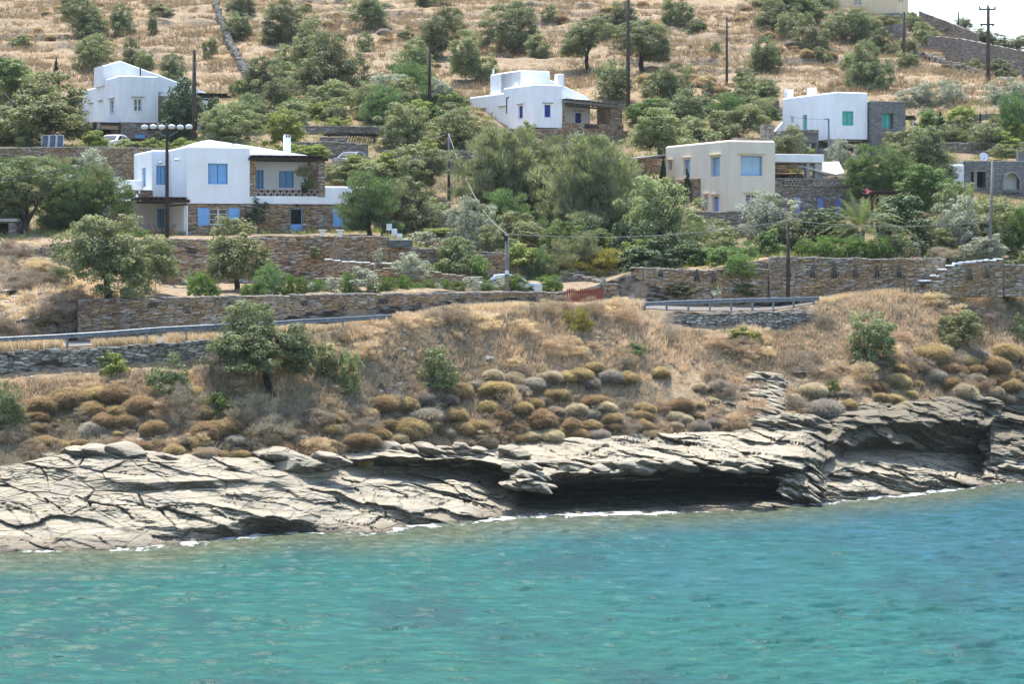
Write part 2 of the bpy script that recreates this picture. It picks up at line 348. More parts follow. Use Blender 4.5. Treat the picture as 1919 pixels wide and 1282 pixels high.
def gmat():
    t = NT('dry_ground'); g = t.n('NewGeometry'); v = g.outputs['Position']; sep = t.n('SeparateXYZ', {'Vector': v})
    n1 = t.noise(v, .22, 6, .62); n2 = t.noise(v, 1.6, 6, .7); n3 = t.noise(v, 9, 4, .7)
    c = t.ramp(n2.outputs[0], [(.30, (.15, .105, .06)), (.44, (.31, .225, .135)), (.58, (.45, .335, .20)), (.75, (.57, .435, .265))])
    c = t.mix(t.ramp(n1.outputs[0], [(.42, 0), (.62, .75)]), c, (.34, .27, .19))
    c = t.mix(t.ramp(n3.outputs[0], [(.35, .75), (.5, 0)]), c, (.10, .075, .05))
    vo = t.n('TexVoronoi', {'Vector': v, 'Scale': 3.2}); st = t.ramp(vo.outputs['Distance'], [(.10, 1), (.2, 0)])
    stn = t.math('MULTIPLY', st, t.ramp(n1.outputs[0], [(.5, 0), (.56, 1)]))
    c = t.mix(stn, c, (.46, .43, .38))
    # garden soil on the terraces between the road and the hillside
    gard = t.math('MULTIPLY', t.ramp(t.math('MULTIPLY', sep.outputs[1], .0025), [(.36, 0), (.38, 1)]), t.ramp(t.math('MULTIPLY', sep.outputs[1], .0025), [(.5, 1), (.54, 0)]))
    c = t.mix(t.math('MULTIPLY', gard, t.ramp(n2.outputs[0], [(.4, .85), (.65, .3)])), c, (.22, .17, .11))
    # stone risers where the ground is steep
    nz = t.n('SeparateXYZ', {'Vector': g.outputs['True Normal']}).outputs[2]
    steep = t.math('MULTIPLY', t.ramp(nz, [(.55, 1), (.72, 0)]), t.ramp(t.noise(v, .5, 3).outputs[0], [(.4, 0), (.5, 1)]))
    ve = t.n('TexVoronoi', {'Vector': t.scaled(v, 1.6, 1.6, 6), 'Scale': 1})
    sc = t.mix(t.ramp(ve.outputs['Distance'], [(.2, 1), (.7, 0)]), (.05, .04, .03), (.27, .24, .20))
    c = t.mix(steep, c, sc)
    h = t.math('ADD', n2.outputs[0], t.math('ADD', t.math('MULTIPLY', n3.outputs[0], .6), t.math('MULTIPLY', stn, .5)))
    return t.std(c, .98, h, .9, .22, .1)
def build_land():
    pxs = np.concatenate([np.arange(-1500, -260, 40), np.arange(-260, 2180, 4.0), np.arange(2180, 3520, 40)])
    sub = [2, 3, 3, 4, 60, 6, 4, 8, 3, 8, 4, 22, 3, 40, 12, 4, 22, 26, 30, 80, 90, 50, 30, 12]
    rD, rZ = colrows(pxs); LD = []; LZ = []
    for i in range(NR-1):
        for k in range(sub[i]):
            t = k/sub[i]; LD.append(rD[i]*(1-t)+rD[i+1]*t); LZ.append(rZ[i]*(1-t)+rZ[i+1]*t)
    LD.append(rD[-1]); LZ.append(rZ[-1]); D = np.array(LD); Z = np.array(LZ); PX = np.broadcast_to(pxs, D.shape)
    Z = Z+bumps(PX.ravel(), D.ravel(), Z.ravel()).reshape(Z.shape)*(D > 108)
    n0 = sum(sub[:4]); Vb = np.stack([(PX-CX)/F*D, D, Z], -1); bed = Vb[:sum(sub[:2])+1].copy(); ext = bed[-1:].copy(); ext[..., 1] = 150; ext[..., 2] = -2; bed = np.concatenate([bed, ext])
    so = link('seabed', np_mesh('seabed', bed.reshape(-1, 3), grid_faces(*bed.shape[:2]), gmat(), smooth=True)); tag(so, 'sandy sea floor under the shallow water', 'seabed', kind='structure')
    Vb = Vb[n0:]; D = D[n0:]; V = Vb.reshape(-1, 3)
    o = link('terrain', np_mesh('terrain', V, grid_faces(*D.shape), gmat(), smooth=True)); tag(o, 'dry straw coloured hillside falling in terraces to the sea', 'hillside', kind='structure')
build_land()
def build_road():
    pxs = np.arange(-700, 2600, 20.); rD, rZ = colrows(pxs)
    V = []
    for t in (0, .5, 1):
        D = rD[7]*(1-t)+rD[8]*t; Z = rZ[7]*(1-t)+rZ[8]*t+.05
        V.append(np.stack([(pxs-CX)/F*D, D, Z], -1))
    o = link('road', np_mesh('road', np.concatenate(V), grid_faces(3, len(pxs)), M['asphalt'])); tag(o, 'pale coastal road running behind the guardrail', 'road', kind='structure')
build_road()
# ---------------------------------------------------------------- coast rock
RK = [ # px, then 8 (py,D) pairs from foot to top
 (-300, [(1045, None), (1005, 103), (970, 104.5), (945, 106), (925, 107), (905, 108), (880, 109.5)]),
 (0,    [(1034, None), (1000, 103), (965, 104.8), (940, 106), (920, 107), (900, 108), (880, 109.5)]),
 (150,  [(1033, None), (995, 103.5), (955, 105.5), (925, 107.3), (900, 108.2), (870, 109.2), (845, 111.5)]),
 (280,  [(1027, None), (990, 104), (950, 106), (920, 107.8), (905, 107.6), (868, 109.5), (843, 112)]),
 (420,  [(1010, None), (985, 105.8), (950, 107.3), (915, 109), (900, 109), (878, 111), (858, 112.5)]),
 (560,  [(998, None), (970, 107.8), (940, 109.5), (912, 111.3), (895, 112), (875, 112.6), (858, 114.5)]),
 (650,  [(998, None), (950, 110.5), (915, 112.5), (893, 115), (875, 116), (862, 115.2), (852, 116.5)]),
 (760,  [(986, None), (940, 112.5), (903, 115.5), (885, 118.8), (874, 119.4), (858, 116.3), (846, 118.5)]),
 (880,  [(980, None), (955, 113.6), (915, 116), (892, 119.5), (878, 121), (858, 117.5), (842, 121)]),
 (950,  [(970, None), (955, 115.6), (938, 118), (905, 121.5), (888, 121.5), (872, 117), (832, 121.5)]),
 (972,  [(968, None), (957, 116), (947, 119), (925, 123.5), (921, 120), (904, 114.6), (826, 122)]),
 (1010, [(967, None), (957, 116.4), (946, 120), (928, 124), (922, 121), (898, 115.6), (825, 122)]),
 (1060, [(965, None), (956, 116.8), (946, 121), (925, 125), (914, 122), (884, 116.6), (823, 122.6)]),
 (1180, [(961, None), (953, 117.4), (944, 121), (918, 126), (908, 122), (880, 117.2), (818, 124)]),
 (1275, [(959, None), (951, 117.8), (942, 121), (918, 126), (905, 123), (872, 118.4), (815, 124.8)]),
 (1358, [(956, None), (949, 118.2), (941, 121), (915, 127), (898, 123.5), (868, 118.6), (812, 126)]),
 (1450, [(951, None), (945, 118.8), (938, 121.5), (918, 126.5), (902, 122.5), (872, 118.6), (811, 127.2)]),
 (1505, [(947, None), (943, 119.3), (938, 121), (932, 122.5), (922, 120), (880, 118.4), (811, 128)]),
 (1538, [(944, None), (941, 119.9), (935, 120.6), (925, 120.8), (912, 120.4), (862, 123.2), (812, 129)]),
 (1548, [(943, None), (930, 120.9), (912, 121.6), (893, 122.4), (872, 123.4), (848, 125), (812, 129)]),
 (1580, [(938, None), (918, 121.8), (893, 123), (870, 124.6), (848, 126.6), (810, 125.6), (772, 127)]),
 (1650, [(931, None), (905, 123.8), (880, 125.3), (862, 127), (843, 129.0), (793, 127.3), (762, 128.2)]),
 (1720, [(925, None), (900, 125.7), (880, 127), (872, 129.2), (847, 131.8), (790, 129.2), (760, 129.8)]),
 (1790, [(918, None), (902, 127.3), (890, 128.6), (882, 131.8), (852, 133.8), (790, 130.6), (757, 131.4)]),
 (1838, [(911, None), (900, 129.3), (893, 130.3), (886, 133.8), (852, 135.2), (790, 132.2), (755, 132.8)]),
 (1856, [(908, None), (895, 130.6), (875, 131), (850, 131.5), (820, 132.6), (780, 134.6), (745, 136.3)]),
 (1925, [(901, None), (885, 132), (862, 132.4), (840, 133), (815, 134), (775, 136), (740, 137.5)]),
 (2250, [(895, None), (880, 134), (860, 135), (835, 136), (810, 137), (775, 139), (735, 140.5)])]
def rockmat():
    t = NT('coast_rock'); g = t.n('NewGeometry'); v = g.outputs['Position']; z = t.n('SeparateXYZ', {'Vector': v}).outputs[2]
    vs = t.scaled(v, .6, .5, 7.5, (0, -.2, 0))
    n1 = t.noise(v, .5, 6, .65); n2 = t.noise(vs, 1.2, 8, .7, .6); n3 = t.noise(v, 16, 5, .7); n4 = t.noise(v, 3.2, 6, .7)
    c = t.ramp(n2.outputs[0], [(.24, (.16, .13, .09)), (.38, (.31, .265, .185)), (.54, (.455, .40, .29)), (.74, (.53, .47, .35))])
    c = t.mix(t.ramp(n1.outputs[0], [(.42, 0), (.66, .5)]), c, (.36, .33, .28))
    c = t.mix(t.ramp(n4.outputs[0], [(.56, 0), (.68, .5)]), c, (.40, .28, .15))
    c = t.mix(t.ramp(n3.outputs[0], [(.3, .55), (.48, 0)]), c, (.13, .115, .09))
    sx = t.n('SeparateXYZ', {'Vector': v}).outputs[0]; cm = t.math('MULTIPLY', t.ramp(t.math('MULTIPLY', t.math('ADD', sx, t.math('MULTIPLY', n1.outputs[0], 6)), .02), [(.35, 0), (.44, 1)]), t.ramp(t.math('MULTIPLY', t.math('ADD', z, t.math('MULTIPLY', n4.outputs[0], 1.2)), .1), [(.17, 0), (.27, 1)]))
    c = t.mix(t.math('MULTIPLY', cm, .72), c, (.135, .115, .075))  # right cliff darkened by position: painted shade over its browner rock
    wet = t.ramp(t.math('ADD', z, t.math('MULTIPLY', n1.outputs[0], 1.0)), [(.75, 1), (1.25, 0)])
    wet2 = t.ramp(t.math('ADD', z, t.math('MULTIPLY', n4.outputs[0], .5)), [(.2, 1), (.42, 0)])
    c = t.mix(t.math('MULTIPLY', wet, .55), c, (.17, .135, .095)); c = t.mix(t.math('MULTIPLY', wet2, .75), c, (.07, .055, .03))
    # steep faces painted darker to stand in for shade, with a green lichen tint
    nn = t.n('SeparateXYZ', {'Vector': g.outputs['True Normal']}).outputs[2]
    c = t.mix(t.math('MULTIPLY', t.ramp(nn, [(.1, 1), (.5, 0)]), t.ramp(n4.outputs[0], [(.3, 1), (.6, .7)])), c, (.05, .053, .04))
    vo = t.n('TexVoronoi', {'Vector': t.scaled(v, .28, .28, 1.6, (0, -.2, .5)), 'Scale': 1.0}, feature='DISTANCE_TO_EDGE')
    vj = t.ramp(t.math('ADD', vo.outputs['Distance'], t.math('MULTIPLY', n4.outputs[0], .05)), [(.032, 0), (.055, 1)])
    c = t.mix(vj, t.mix(.35, c, (.05, .042, .03)), c)
    h = t.math('ADD', t.math('MULTIPLY', n2.outputs[0], 1.0), t.math('ADD', t.math('MULTIPLY', n3.outputs[0], .35), t.math('MULTIPLY', vj, .35)))
    return t.std(c, .88, h, 1, .16, .25)
R2T = row(R2D, R2P)
def worley(x, y, s):
    ix = np.floor(x); iy = np.floor(y); best = np.full(x.shape, 9e9); sec = best.copy(); cid = np.zeros(x.shape); bx = np.zeros(x.shape); by = np.zeros(x.shape)
    for dx in (-1, 0, 1):
        for dy in (-1, 0, 1):
            cx = ix+dx; cy = iy+dy; px = cx+_h(cx, cy, s); py = cy+_h(cx, cy, s+1); d = (px-x)**2+(py-y)**2; m = d < best; sec = np.where(m, best, np.minimum(sec, d))
            best = np.where(m, d, best); cid = np.where(m, _h(cx, cy, s+2), cid); bx = np.where(m, px, bx); by = np.where(m, py, by)
    return cid, bx, by, np.sqrt(sec)-np.sqrt(best)
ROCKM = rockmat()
def build_rock():
    pxs = np.concatenate([np.arange(-1500, -260, 60), np.arange(-260, 2300, 2.3), np.arange(2300, 3500, 60)])
    kx = [r[0] for r in RK]; nk = len(RK[0][1]); rows = []
    sh = shoreD(pxs); rows.append((sh-2.2, np.full(len(pxs), -1.6)))
    for i in range(nk):
        if i == 0: rows.append((sh, np.zeros(len(pxs)))); continue
        D = np.interp(pxs, kx, [r[1][i][1] for r in RK]); py = np.interp(pxs, kx, [r[1][i][0] for r in RK]); rows.append((D, CH+(HY-py)*D/F))
    tD = np.interp(pxs, KX, R2T[0]); tz = np.interp(pxs, KX, R2T[1]); rows[-1] = (tD+.2, tz+.10); rows.append((tD+2.2, tz-.5))
    sub = [8, 26, 34, 34, 30, 34, 44, 6]; LD = []; LZ = []
    for i in range(len(rows)-1):
        for k in range(sub[i]):
            t = k/sub[i]; LD.append(rows[i][0]*(1-t)+rows[i+1][0]*t); LZ.append(rows[i][1]*(1-t)+rows[i+1][1]*t)
    LD.append(rows[-1][0]); LZ.append(rows[-1][1]); D = np.array(LD); Z = np.array(LZ); nr = D.shape[0]
    PX = np.broadcast_to(pxs, D.shape); X = (PX-CX)/F*D; Y = D.copy()
    fade = np.clip((nr-1-np.arange(nr))/16., 0, 1)[:, None]*np.clip(Z+.5, 0.05, 1)
    leftq = .62+.38*np.clip((PX-500)/300, 0, 1)
    # tilted strata: each bed sticks out at its top and is undercut at its foot
    tot = np.zeros_like(D); bed = np.zeros_like(D)
    for (th, A, dip, L, sd_) in ((1.5, 1.7, .20, 8.5, 1), (.45, .42, .22, 3.2, 2), (.15, .10, .18, 1.4, 3)):
        s = (Z+dip*X+.9*th*(fbm(X*.22, Y*.22, 3, sd_*5)-.5)*2.2+.12*Y)/th; k = np.floor(s); f = s-k
        jb = np.floor((X+.6*Y)/L+_h(k, k*0+sd_, 5)*9); am = (.1+.95*_h(k, jb, sd_)**(1.6 if sd_ == 2 else 1))*np.where(sd_ == 2, .35+1.1*vn(X*.12+3, Y*.2+Z*.3, 61), 1)
        prof = np.where(f < .7, (f/.7)**1.8, (1-f)/.3); tot += A*am*(prof-.35)*(1 if sd_ == 1 else (.3+.7*np.clip((PX-560)/200, 0, 1))); bed += (.10*th*(_h(k, jb, sd_+9)-.5))
    rough = (fbm(X*1.3, Z*3+Y, 4, 77)-.5)*.5
    q, cx_, cz_, e_ = worley((X+.15*Y)*.42, (Z+.2*X+.25*Y)*1.35, 12); blk = (q-.5)*.62+((X+.15*Y)*.42-cx_)*(_h(np.floor(q*9999), np.floor(q*777), 3)-.5)*1.0; tot = tot+blk
    q2_, cx2, cz2, e2_ = worley((X+.1*Y)*1.15, (Z+.2*X+.2*Y)*3.6, 14); tot = tot+(q2_-.5)*.13+((X+.1*Y)*1.15-cx2)*(_h(np.floor(q2_*9999), np.floor(q2_*777), 4)-.5)*.25; bed = bed+(q-.5)*.16
    cm_ = np.clip((fbm(X*.16+4, Y*.3+Z*.2, 3, 71)-.46)*7, 0, 1); crack = .26*np.exp(-(e_/.028)**2)*(.12+cm_)+.05*np.exp(-(e2_/.06)**2)*cm_; tot = tot*leftq-crack*1.3
    seg = np.ones((nr, 1)); o_ = np.cumsum([0]+sub); seg[o_[4]-4:o_[6]-26] = .45; fade = fade*seg
    zs = np.ones((nr, 1)); zs[o_[4]-6:o_[6]-6] = .22
    Y = Y-(tot+rough)*fade*.95; Zn = Z+(bed+(fbm(X*.8, Y*.8, 4, 55)-.5)*.34-crack)*fade*zs
    Zn = np.where(Z < 0, np.minimum(Zn, .05), Zn)
    V = np.stack([X, Y, Zn], -1).reshape(-1, 3)
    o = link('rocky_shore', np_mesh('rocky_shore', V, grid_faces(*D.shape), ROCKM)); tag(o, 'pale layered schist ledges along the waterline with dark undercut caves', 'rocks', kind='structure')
build_rock()
# ---------------------------------------------------------------- sea
def seamat():
    t = NT('sea_water'); v = t.n('NewGeometry').outputs['Position']; sh = t.n('Attribute', attribute_name='shore').outputs['Fac']; sep = t.n('SeparateXYZ', {'Vector': v})
    nb = t.noise(t.scaled(v, 1, .55, 1), .055, 4, .6); nw = t.noise(t.scaled(v, 1, .5, 1), .16, 5, .6); nf = t.noise(v, 1.5, 5, .7); ns = t.noise(t.scaled(v, .9, 3.0, 1, (0, 0, .16)), .45, 4, .6)
    # bright sand to blue deep tones, seen through the water
    side = t.math('ADD', t.math('MULTIPLY', sep.outputs[0], .020), t.math('MULTIPLY', t.math('SUBTRACT', nb.outputs[0], .5), 1.6))
    side = t.math('ADD', side, t.math('MULTIPLY', t.math('SUBTRACT', sep.outputs[1], 92), .014))
    c = t.ramp(t.math('ADD', side, .45), [(.1, (.022, .104, .072)), (.45, (.020, .112, .092)), (.75, (.024, .104, .112)), (1.0, (.030, .094, .128))])
    c = t.mix(t.ramp(ns.outputs[0], [(.40, .0), (.60, .75)]), c, (.008, .060, .055))  # ripple shading painted as dark streaks, along with seabed tones
    nq = t.noise(t.scaled(v, .5, 2.2, 1, (0, 0, .2)), 1.5, 4, .65); c = t.mix(t.ramp(nq.outputs[0], [(.44, 0), (.66, .6)]), c, (.010, .072, .060)); c = t.mix(t.ramp(nq.outputs[0], [(.32, .5), (.46, 0)]), c, (.02, .15, .15))  # finer ripple light and dark painted in, with submerged weed streaks
    weed = t.ramp(t.math('ADD', nw.outputs[0], t.math('MULTIPLY', nf.outputs[0], .16)), [(.60, 0), (.72, .6)])
    c = t.mix(weed, c, (.015, .050, .055))
    sand = t.ramp(t.math('ADD', t.math('MULTIPLY', sh, .030), t.math('MULTIPLY', nw.outputs[0], .35)), [(.22, 1), (.5, 0)])
    c = t.mix(t.math('MULTIPLY', sand, .8), c, t.mix(t.ramp(nf.outputs[0], [(.4, 0), (.6, 1)]), (.055, .055, .025), (.12, .115, .06)))
    fm = t.noise(t.scaled(v, 1, 1.0, 1), 1.1, 6, .75, .4); fl = t.noise(v, .12, 2)
    th = t.math('ADD', t.math('MULTIPLY', fm.outputs[0], 1.0), t.math('SUBTRACT', t.math('MULTIPLY', fl.outputs[0], .5), t.math('MULTIPLY', t.math('ABSOLUTE', t.math('SUBTRACT', sh, .0)), .17)))
    foam = t.ramp(t.math('ADD', th, t.math('MULTIPLY', t.math('SUBTRACT', nf.outputs[0], .5), .5)), [(.68, 0), (.80, .85)])
    c = t.mix(foam, c, (.78, .8, .8))
    b1 = t.noise(t.scaled(v, 1, 1.6, 1, (0, 0, .12)), 3.2, 4, .6); b2 = t.noise(t.scaled(v, 1, 1.4, 1), 9, 3, .6)
    bh = t.math('ADD', t.math('MULTIPLY', b1.outputs[0], 1), t.math('MULTIPLY', b2.outputs[0], .35))
    return t.out(t.n('BsdfPrincipled', {'Base Color': c, 'Roughness': t.math('ADD', t.math('MULTIPLY', foam, .4), .34), 'IOR': 1.18, 'Specular IOR Level': .34, 'Normal': t.n('Bump', {'Height': bh, 'Strength': .8, 'Distance': .06})}))
def build_sea():
    xs = np.concatenate([[-680, -500, -350, -200, -120, -80, -60, -50], np.arange(-42, 48, .11), [52, 60, 80, 120, 200, 350, 500, 680]])
    ys = np.concatenate([[-400, -300, -200, -50, 10, 30, 45, 55], np.arange(62, 134, .11), [137, 140, 145, 150, 160]])
    X, Y = np.meshgrid(xs, ys); r = np.random.RandomState(5); Z = np.zeros_like(X)
    wx = X+.9*fbm(X*.3, Y*.3, 3, 4); wy = Y+.9*fbm(X*.3, Y*.3, 3, 8)
    for i in range(46):
        wl = .26*(1.9/.26)**r.rand(); a = -1.45+r.randn()*.38; k = 2*math.pi/wl; amp = .0088*wl**.8*(.6+.8*r.rand())
        ph = r.rand()*6.28; Z += amp*np.sin(k*(math.cos(a)*wx+math.sin(a)*wy)+ph)
    gust = .55+.9*fbm(X*.07, Y*.12, 3, 31); Z *= gust
    w = np.clip((X+46)/5, 0, 1)*np.clip((50-X)/5, 0, 1)*np.clip((Y-58)/5, 0, 1)*np.clip((135-Y)/4, 0, 1)
    Z *= w; px = X/np.maximum(Y, 1)*F+CX; sh = shoreD(np.clip(px, -1500, 3500))-Y; sh = np.where(Y < 20, 60, sh)
    sh = sh+(fbm(X*.25, Y*.25, 3, 66)-.5)*2.0
    o = link('sea', np_mesh('sea', np.stack([X, Y, Z], -1).reshape(-1, 3), grid_faces(*X.shape), seamat(), {'shore': np.clip(sh, -5, 60).ravel()}, True)); tag(o, 'rippled turquoise sea turning blue to the right', 'sea', kind='structure')
build_sea()
# ---------------------------------------------------------------- foliage
def unit(v): return v/np.maximum(np.linalg.norm(v, axis=-1, keepdims=True), 1e-6)
def leaf_quads(c, nrm, L, W, r, twist=None):
    """one bent quad per leaf: centres c, facing nrm, length L, width W"""
    n = len(c); t = unit(np.cross(nrm, unit(r.randn(n, 3)))) if twist is None else twist
    b = unit(np.cross(nrm, t)); L = np.broadcast_to(L, n)[:, None]; W = np.broadcast_to(W, n)[:, None]
    V = np.stack([c-t*L/2, c+b*W/2, c+t*L/2+nrm*L*.12, c-b*W/2], 1)
    return V
def crown_pts(r, kind, dense):
    """unit crown (radius 1, flattened below): clump centres"""
    n = dense; d = unit(r.randn(n*4, 3)); d = d[d[:, 2] > -.8][:n*2]
    rad = .62+.42*vn(d[:, 0]*2.1+9, d[:, 1]*2.1+d[:, 2]*1.7, r.randint(999)); rad *= (.72+.28*r.rand(len(d)))
    inner = r.rand(len(d)) < .28; rad = np.where(inner, rad*(.3+.5*r.rand(len(d))), rad)
    return d*rad[:, None], d
def crown(seed, kind, size, nclump, nleaf, L, W, rc, flat=1.0, lobes=1):
    """crown mesh centred on x,y; z from 0 to size"""
    r = np.random.RandomState(seed); C0 = []; off = [(0, 0, 0, 1)]
    if lobes > 1:
        off = [(r.uniform(-.55, .55), r.uniform(-.4, .4), r.uniform(-.45, .35), r.uniform(.5, .72)) for _ in range(lobes)]
    for (ox, oy, oz, s) in off:
        p, d = crown_pts(r, kind, max(6, nclump//len(off))); C0.append(p*s+np.array([ox, oy, oz]))
    P0 = np.concatenate(C0); P0[:, 2] = np.where(P0[:, 2] < 0, P0[:, 2]*.8, P0[:, 2])
    P0 -= [(P0[:, 0].max()+P0[:, 0].min())/2, (P0[:, 1].max()+P0[:, 1].min())/2, 0]
    P0[:, :2] /= np.abs(P0[:, :2]).max(0)*1.12; lo_, hi_ = np.percentile(P0[:, 2], [4, 97]); P0[:, 2] = np.clip((P0[:, 2]-lo_)/(hi_-lo_), 0, 1.08)
    if kind == 'tuft' and rc < .21 and nclump == 60 and L > .13: P0[:, :2] *= np.clip(1.15-P0[:, 2:3], .08, 1)**.7
    k = len(P0); per = nleaf//k; ci = np.repeat(np.arange(k), per); n = len(ci)
    rcs = rc*(.6+.8*r.rand(k)); d = unit(r.randn(n, 3)+np.array([0, 0, .35])); rad = rcs[ci]*(.35+.75*r.rand(n)**.5)
    half = size/2; c = np.stack([P0[ci, 0]*half, P0[ci, 1]*half, P0[ci, 2]*size*flat*.86+size*flat*.07], 1)+d*rad[:, None]*half*np.array([1, 1, .8])
    if kind == 'spray':      # feathery, arching wisps
        up = unit(d*.8+np.array([0, 0, .9])+r.randn(n, 3)*.25); nr = unit(np.cross(up, unit(r.randn(n, 3)))); V = leaf_quads(c, nr, L*(.6+.8*r.rand(n)), W, r, twist=up)
    elif kind == 'tuft':
        up = unit(d*1.1+np.array([0, 0, .6])); nr = unit(np.cross(up, unit(r.randn(n, 3)))); V = leaf_quads(c, nr, L*(.7+.6*r.rand(n)), W*(.7+.6*r.rand(n)), r, twist=up)
    else:
        nr = unit(d*.9+unit(r.randn(n, 3))*.8+np.array([0, 0, .45])); V = leaf_quads(c, nr, L*(.6+.8*r.rand(n)), W*(.6+.8*r.rand(n)), r)
    V[..., 2] = np.maximum(V[..., 2], -.05)
    cv = r.rand(k); v = np.clip(.55*cv[ci]+.45*r.rand(n)*1.0, 0, 1); w = r.rand(n)
    return V.reshape(-1, 3), np.arange(n*4).reshape(-1, 4), np.repeat(v, 4), np.repeat(w, 4)
PROTO = {}
#          style, clumps, leaves, L, W, rc   for sizes s(≈1.6 m) m(≈3.5 m) l(≈6 m)
KIND = {
 'oak':   ('leaf', [(24, 3200, .13, .08, .30), (66, 12500, .16, .09, .21), (130, 29000, .175, .10, .15)], 'oak'),
 'pist':  ('leaf', [(24, 3200, .12, .07, .30), (66, 12500, .15, .085, .20), (120, 28000, .165, .09, .15)], 'oak2'),
 'olive': ('leaf', [(22, 2600, .16, .05, .30), (60, 8500, .21, .06, .20), (100, 17000, .24, .07, .15)], 'olive'),
 'tam':   ('spray', [(24, 3500, .22, .03, .30), (60, 12000, .32, .035, .20), (130, 32000, .36, .045, .14)], 'tam'),
 'pine':  ('spray', [(24, 3500, .2, .035, .30), (60, 13000, .28, .045, .20), (110, 28000, .30, .05, .14)], 'pine'),
 'green': ('leaf', [(22, 2600, .13, .08, .30), (60, 9500, .17, .10, .20), (110, 21000, .19, .11, .15)], 'green'),
 'lime':  ('leaf', [(22, 2600, .14, .09, .30), (60, 8500, .18, .11, .20), (100, 17000, .2, .12, .15)], 'lime'),
 'broom': ('spray', [(24, 3500, .25, .03, .30), (60, 11000, .34, .035, .20), (90, 20000, .36, .04, .15)], 'broom'),
 'dark':  ('leaf', [(22, 2600, .14, .09, .30), (60, 9000, .18, .11, .20), (110, 20000, .20, .12, .15)], 'dark'),
 'hedge': ('tuft', [(60, 5200, .10, .05, .20), (110, 12000, .12, .06, .14), (150, 20000, .14, .07, .10)], 'green'),
 'cyp':   ('tuft', [(60, 4500, .14, .05, .2), (60, 6000, .2, .07, .14), (60, 6000, .2, .07, .14)], 'cyp'),
 'twig':  ('spray', [(20, 2600, .3, .02, .34), (50, 8000, .38, .022, .24), (80, 14000, .4, .025, .18)], 'twig'),
 'vine':  ('leaf', [(40, 3500, .16, .13, .26), (80, 10000, .2, .16, .2), (100, 18000, .2, .16, .16)], 'dark'),
 'straw': ('spray', [(16, 2600, .30, .022, .40), (40, 8000, .36, .022, .28), (60, 9000, .36, .025, .2)], 'straw_c'),
 'rust':  ('spray', [(24, 4200, .16, .02, .34), (60, 9000, .22, .022, .24), (60, 9000, .3, .025, .2)], 'rust'),
 'pink':  ('leaf', [(10, 500, .12, .1, .3), (10, 500, .12, .1, .3), (10, 500, .12, .1, .3)], 'pink'),
}
def proto(kind, size, seed):
    key = (kind, size, seed)
    if key not in PROTO:
        st, sz, mt = KIND[kind]; nc, nl, L, W, rc = sz[size]; S = (1.6, 3.5, 6.0)[size]
        lob = 1 if kind in ('hedge', 'cyp') or size == 0 else (3+seed % 2)
        V, Q, v, w = crown(seed*13+size*7+len(kind)*101, st, S, nc, nl, L, W, rc, lobes=lob)
        PROTO[key] = (np_mesh(kind+'_foliage', V, Q, M[mt], {'v': v, 'w': w}), S)
    return PROTO[key]
TRUNKS = {}
def trunk_mesh(seed, forks, lean, mat):
    """unit tree: trunk base at 0, limbs reaching into a crown that spans z .3..1"""
    key = (seed, forks, lean, mat)
    if key in TRUNKS: return TRUNKS[key]
    r = random.Random(seed); mb = MB(); h = .36; top = Vector((lean, 0, h))
    mb.tube([(0, 0, -.06), (lean*.1+.01, 0, .04), (lean*.45-.012, .01, .18), top], [.060, .043, .034, .030], 9)
    for i in range(forks):
        a = 2*math.pi*(i+r.random()*.6)/forks; R = r.uniform(.18, .34); z = r.uniform(.62, .88)
        e = Vector((lean+R*math.cos(a), R*math.sin(a), z)); m = top.lerp(e, .45)+Vector((r.uniform(-.03, .03), r.uniform(-.03, .03), -.02))
        s0 = top-Vector((0, 0, .05*r.random()))
        mb.tube([s0, m, e], [.022, .014, .005], 7)
        for k in range(2):
            e2 = m+Vector((r.uniform(-.2, .2), r.uniform(-.2, .2), r.uniform(.1, .25))); mb.tube([m, m.lerp(e2, .5)+Vector((.01, 0, .01)), e2], [.011, .007, .003], 5)
    me = bpy.data.meshes.new('trunk'); me.from_pydata(mb.v, [], mb.f); me.update(); me.polygons.foreach_set('use_smooth', [True]*len(me.polygons)); me.materials.append(M[mat])
    TRUNKS[key] = me; return me
USED = {}
def shrub(kind, px, py, w, h, label, cat='shrub', D=None, group=None, name=None, seed=None, deep=1.0, parent=None, sink=.06):
    """a shrub: one foliage mesh standing on the ground at photo pixel (px, py), w x h photo pixels large"""
    D = D or spot(px, py); wm = w*D/F; hm = h*D/F; p = P(px, py, D); p.z = min(p.z, p.z) if D is not None else p.z
    size = 0 if max(wm, hm) < 2.3 else (1 if max(wm, hm) < 4.8 else 2)
    n = USED.get((kind, size), 0); USED[(kind, size)] = n+1; sd = (n % 3)+1 if seed is None else seed
    me, S = proto(kind, size, sd); o = link(name or {'cyp': 'cypress', 'hedge': 'clipped_shrub', 'olive': 'olive_shrub', 'twig': 'dry_shrub', 'broom': 'broom_shrub'}.get(kind, 'shrub'), me, parent)
    o.location = (p.x, p.y, p.z-sink); o.rotation_euler = (0, 0, rnd.uniform(-.5, .5)+(math.pi if rnd.random() < .5 else 0))
    o.scale = (wm/S, max(wm, hm*.4)/S*deep, hm/S); return tag(o, label, cat, group)
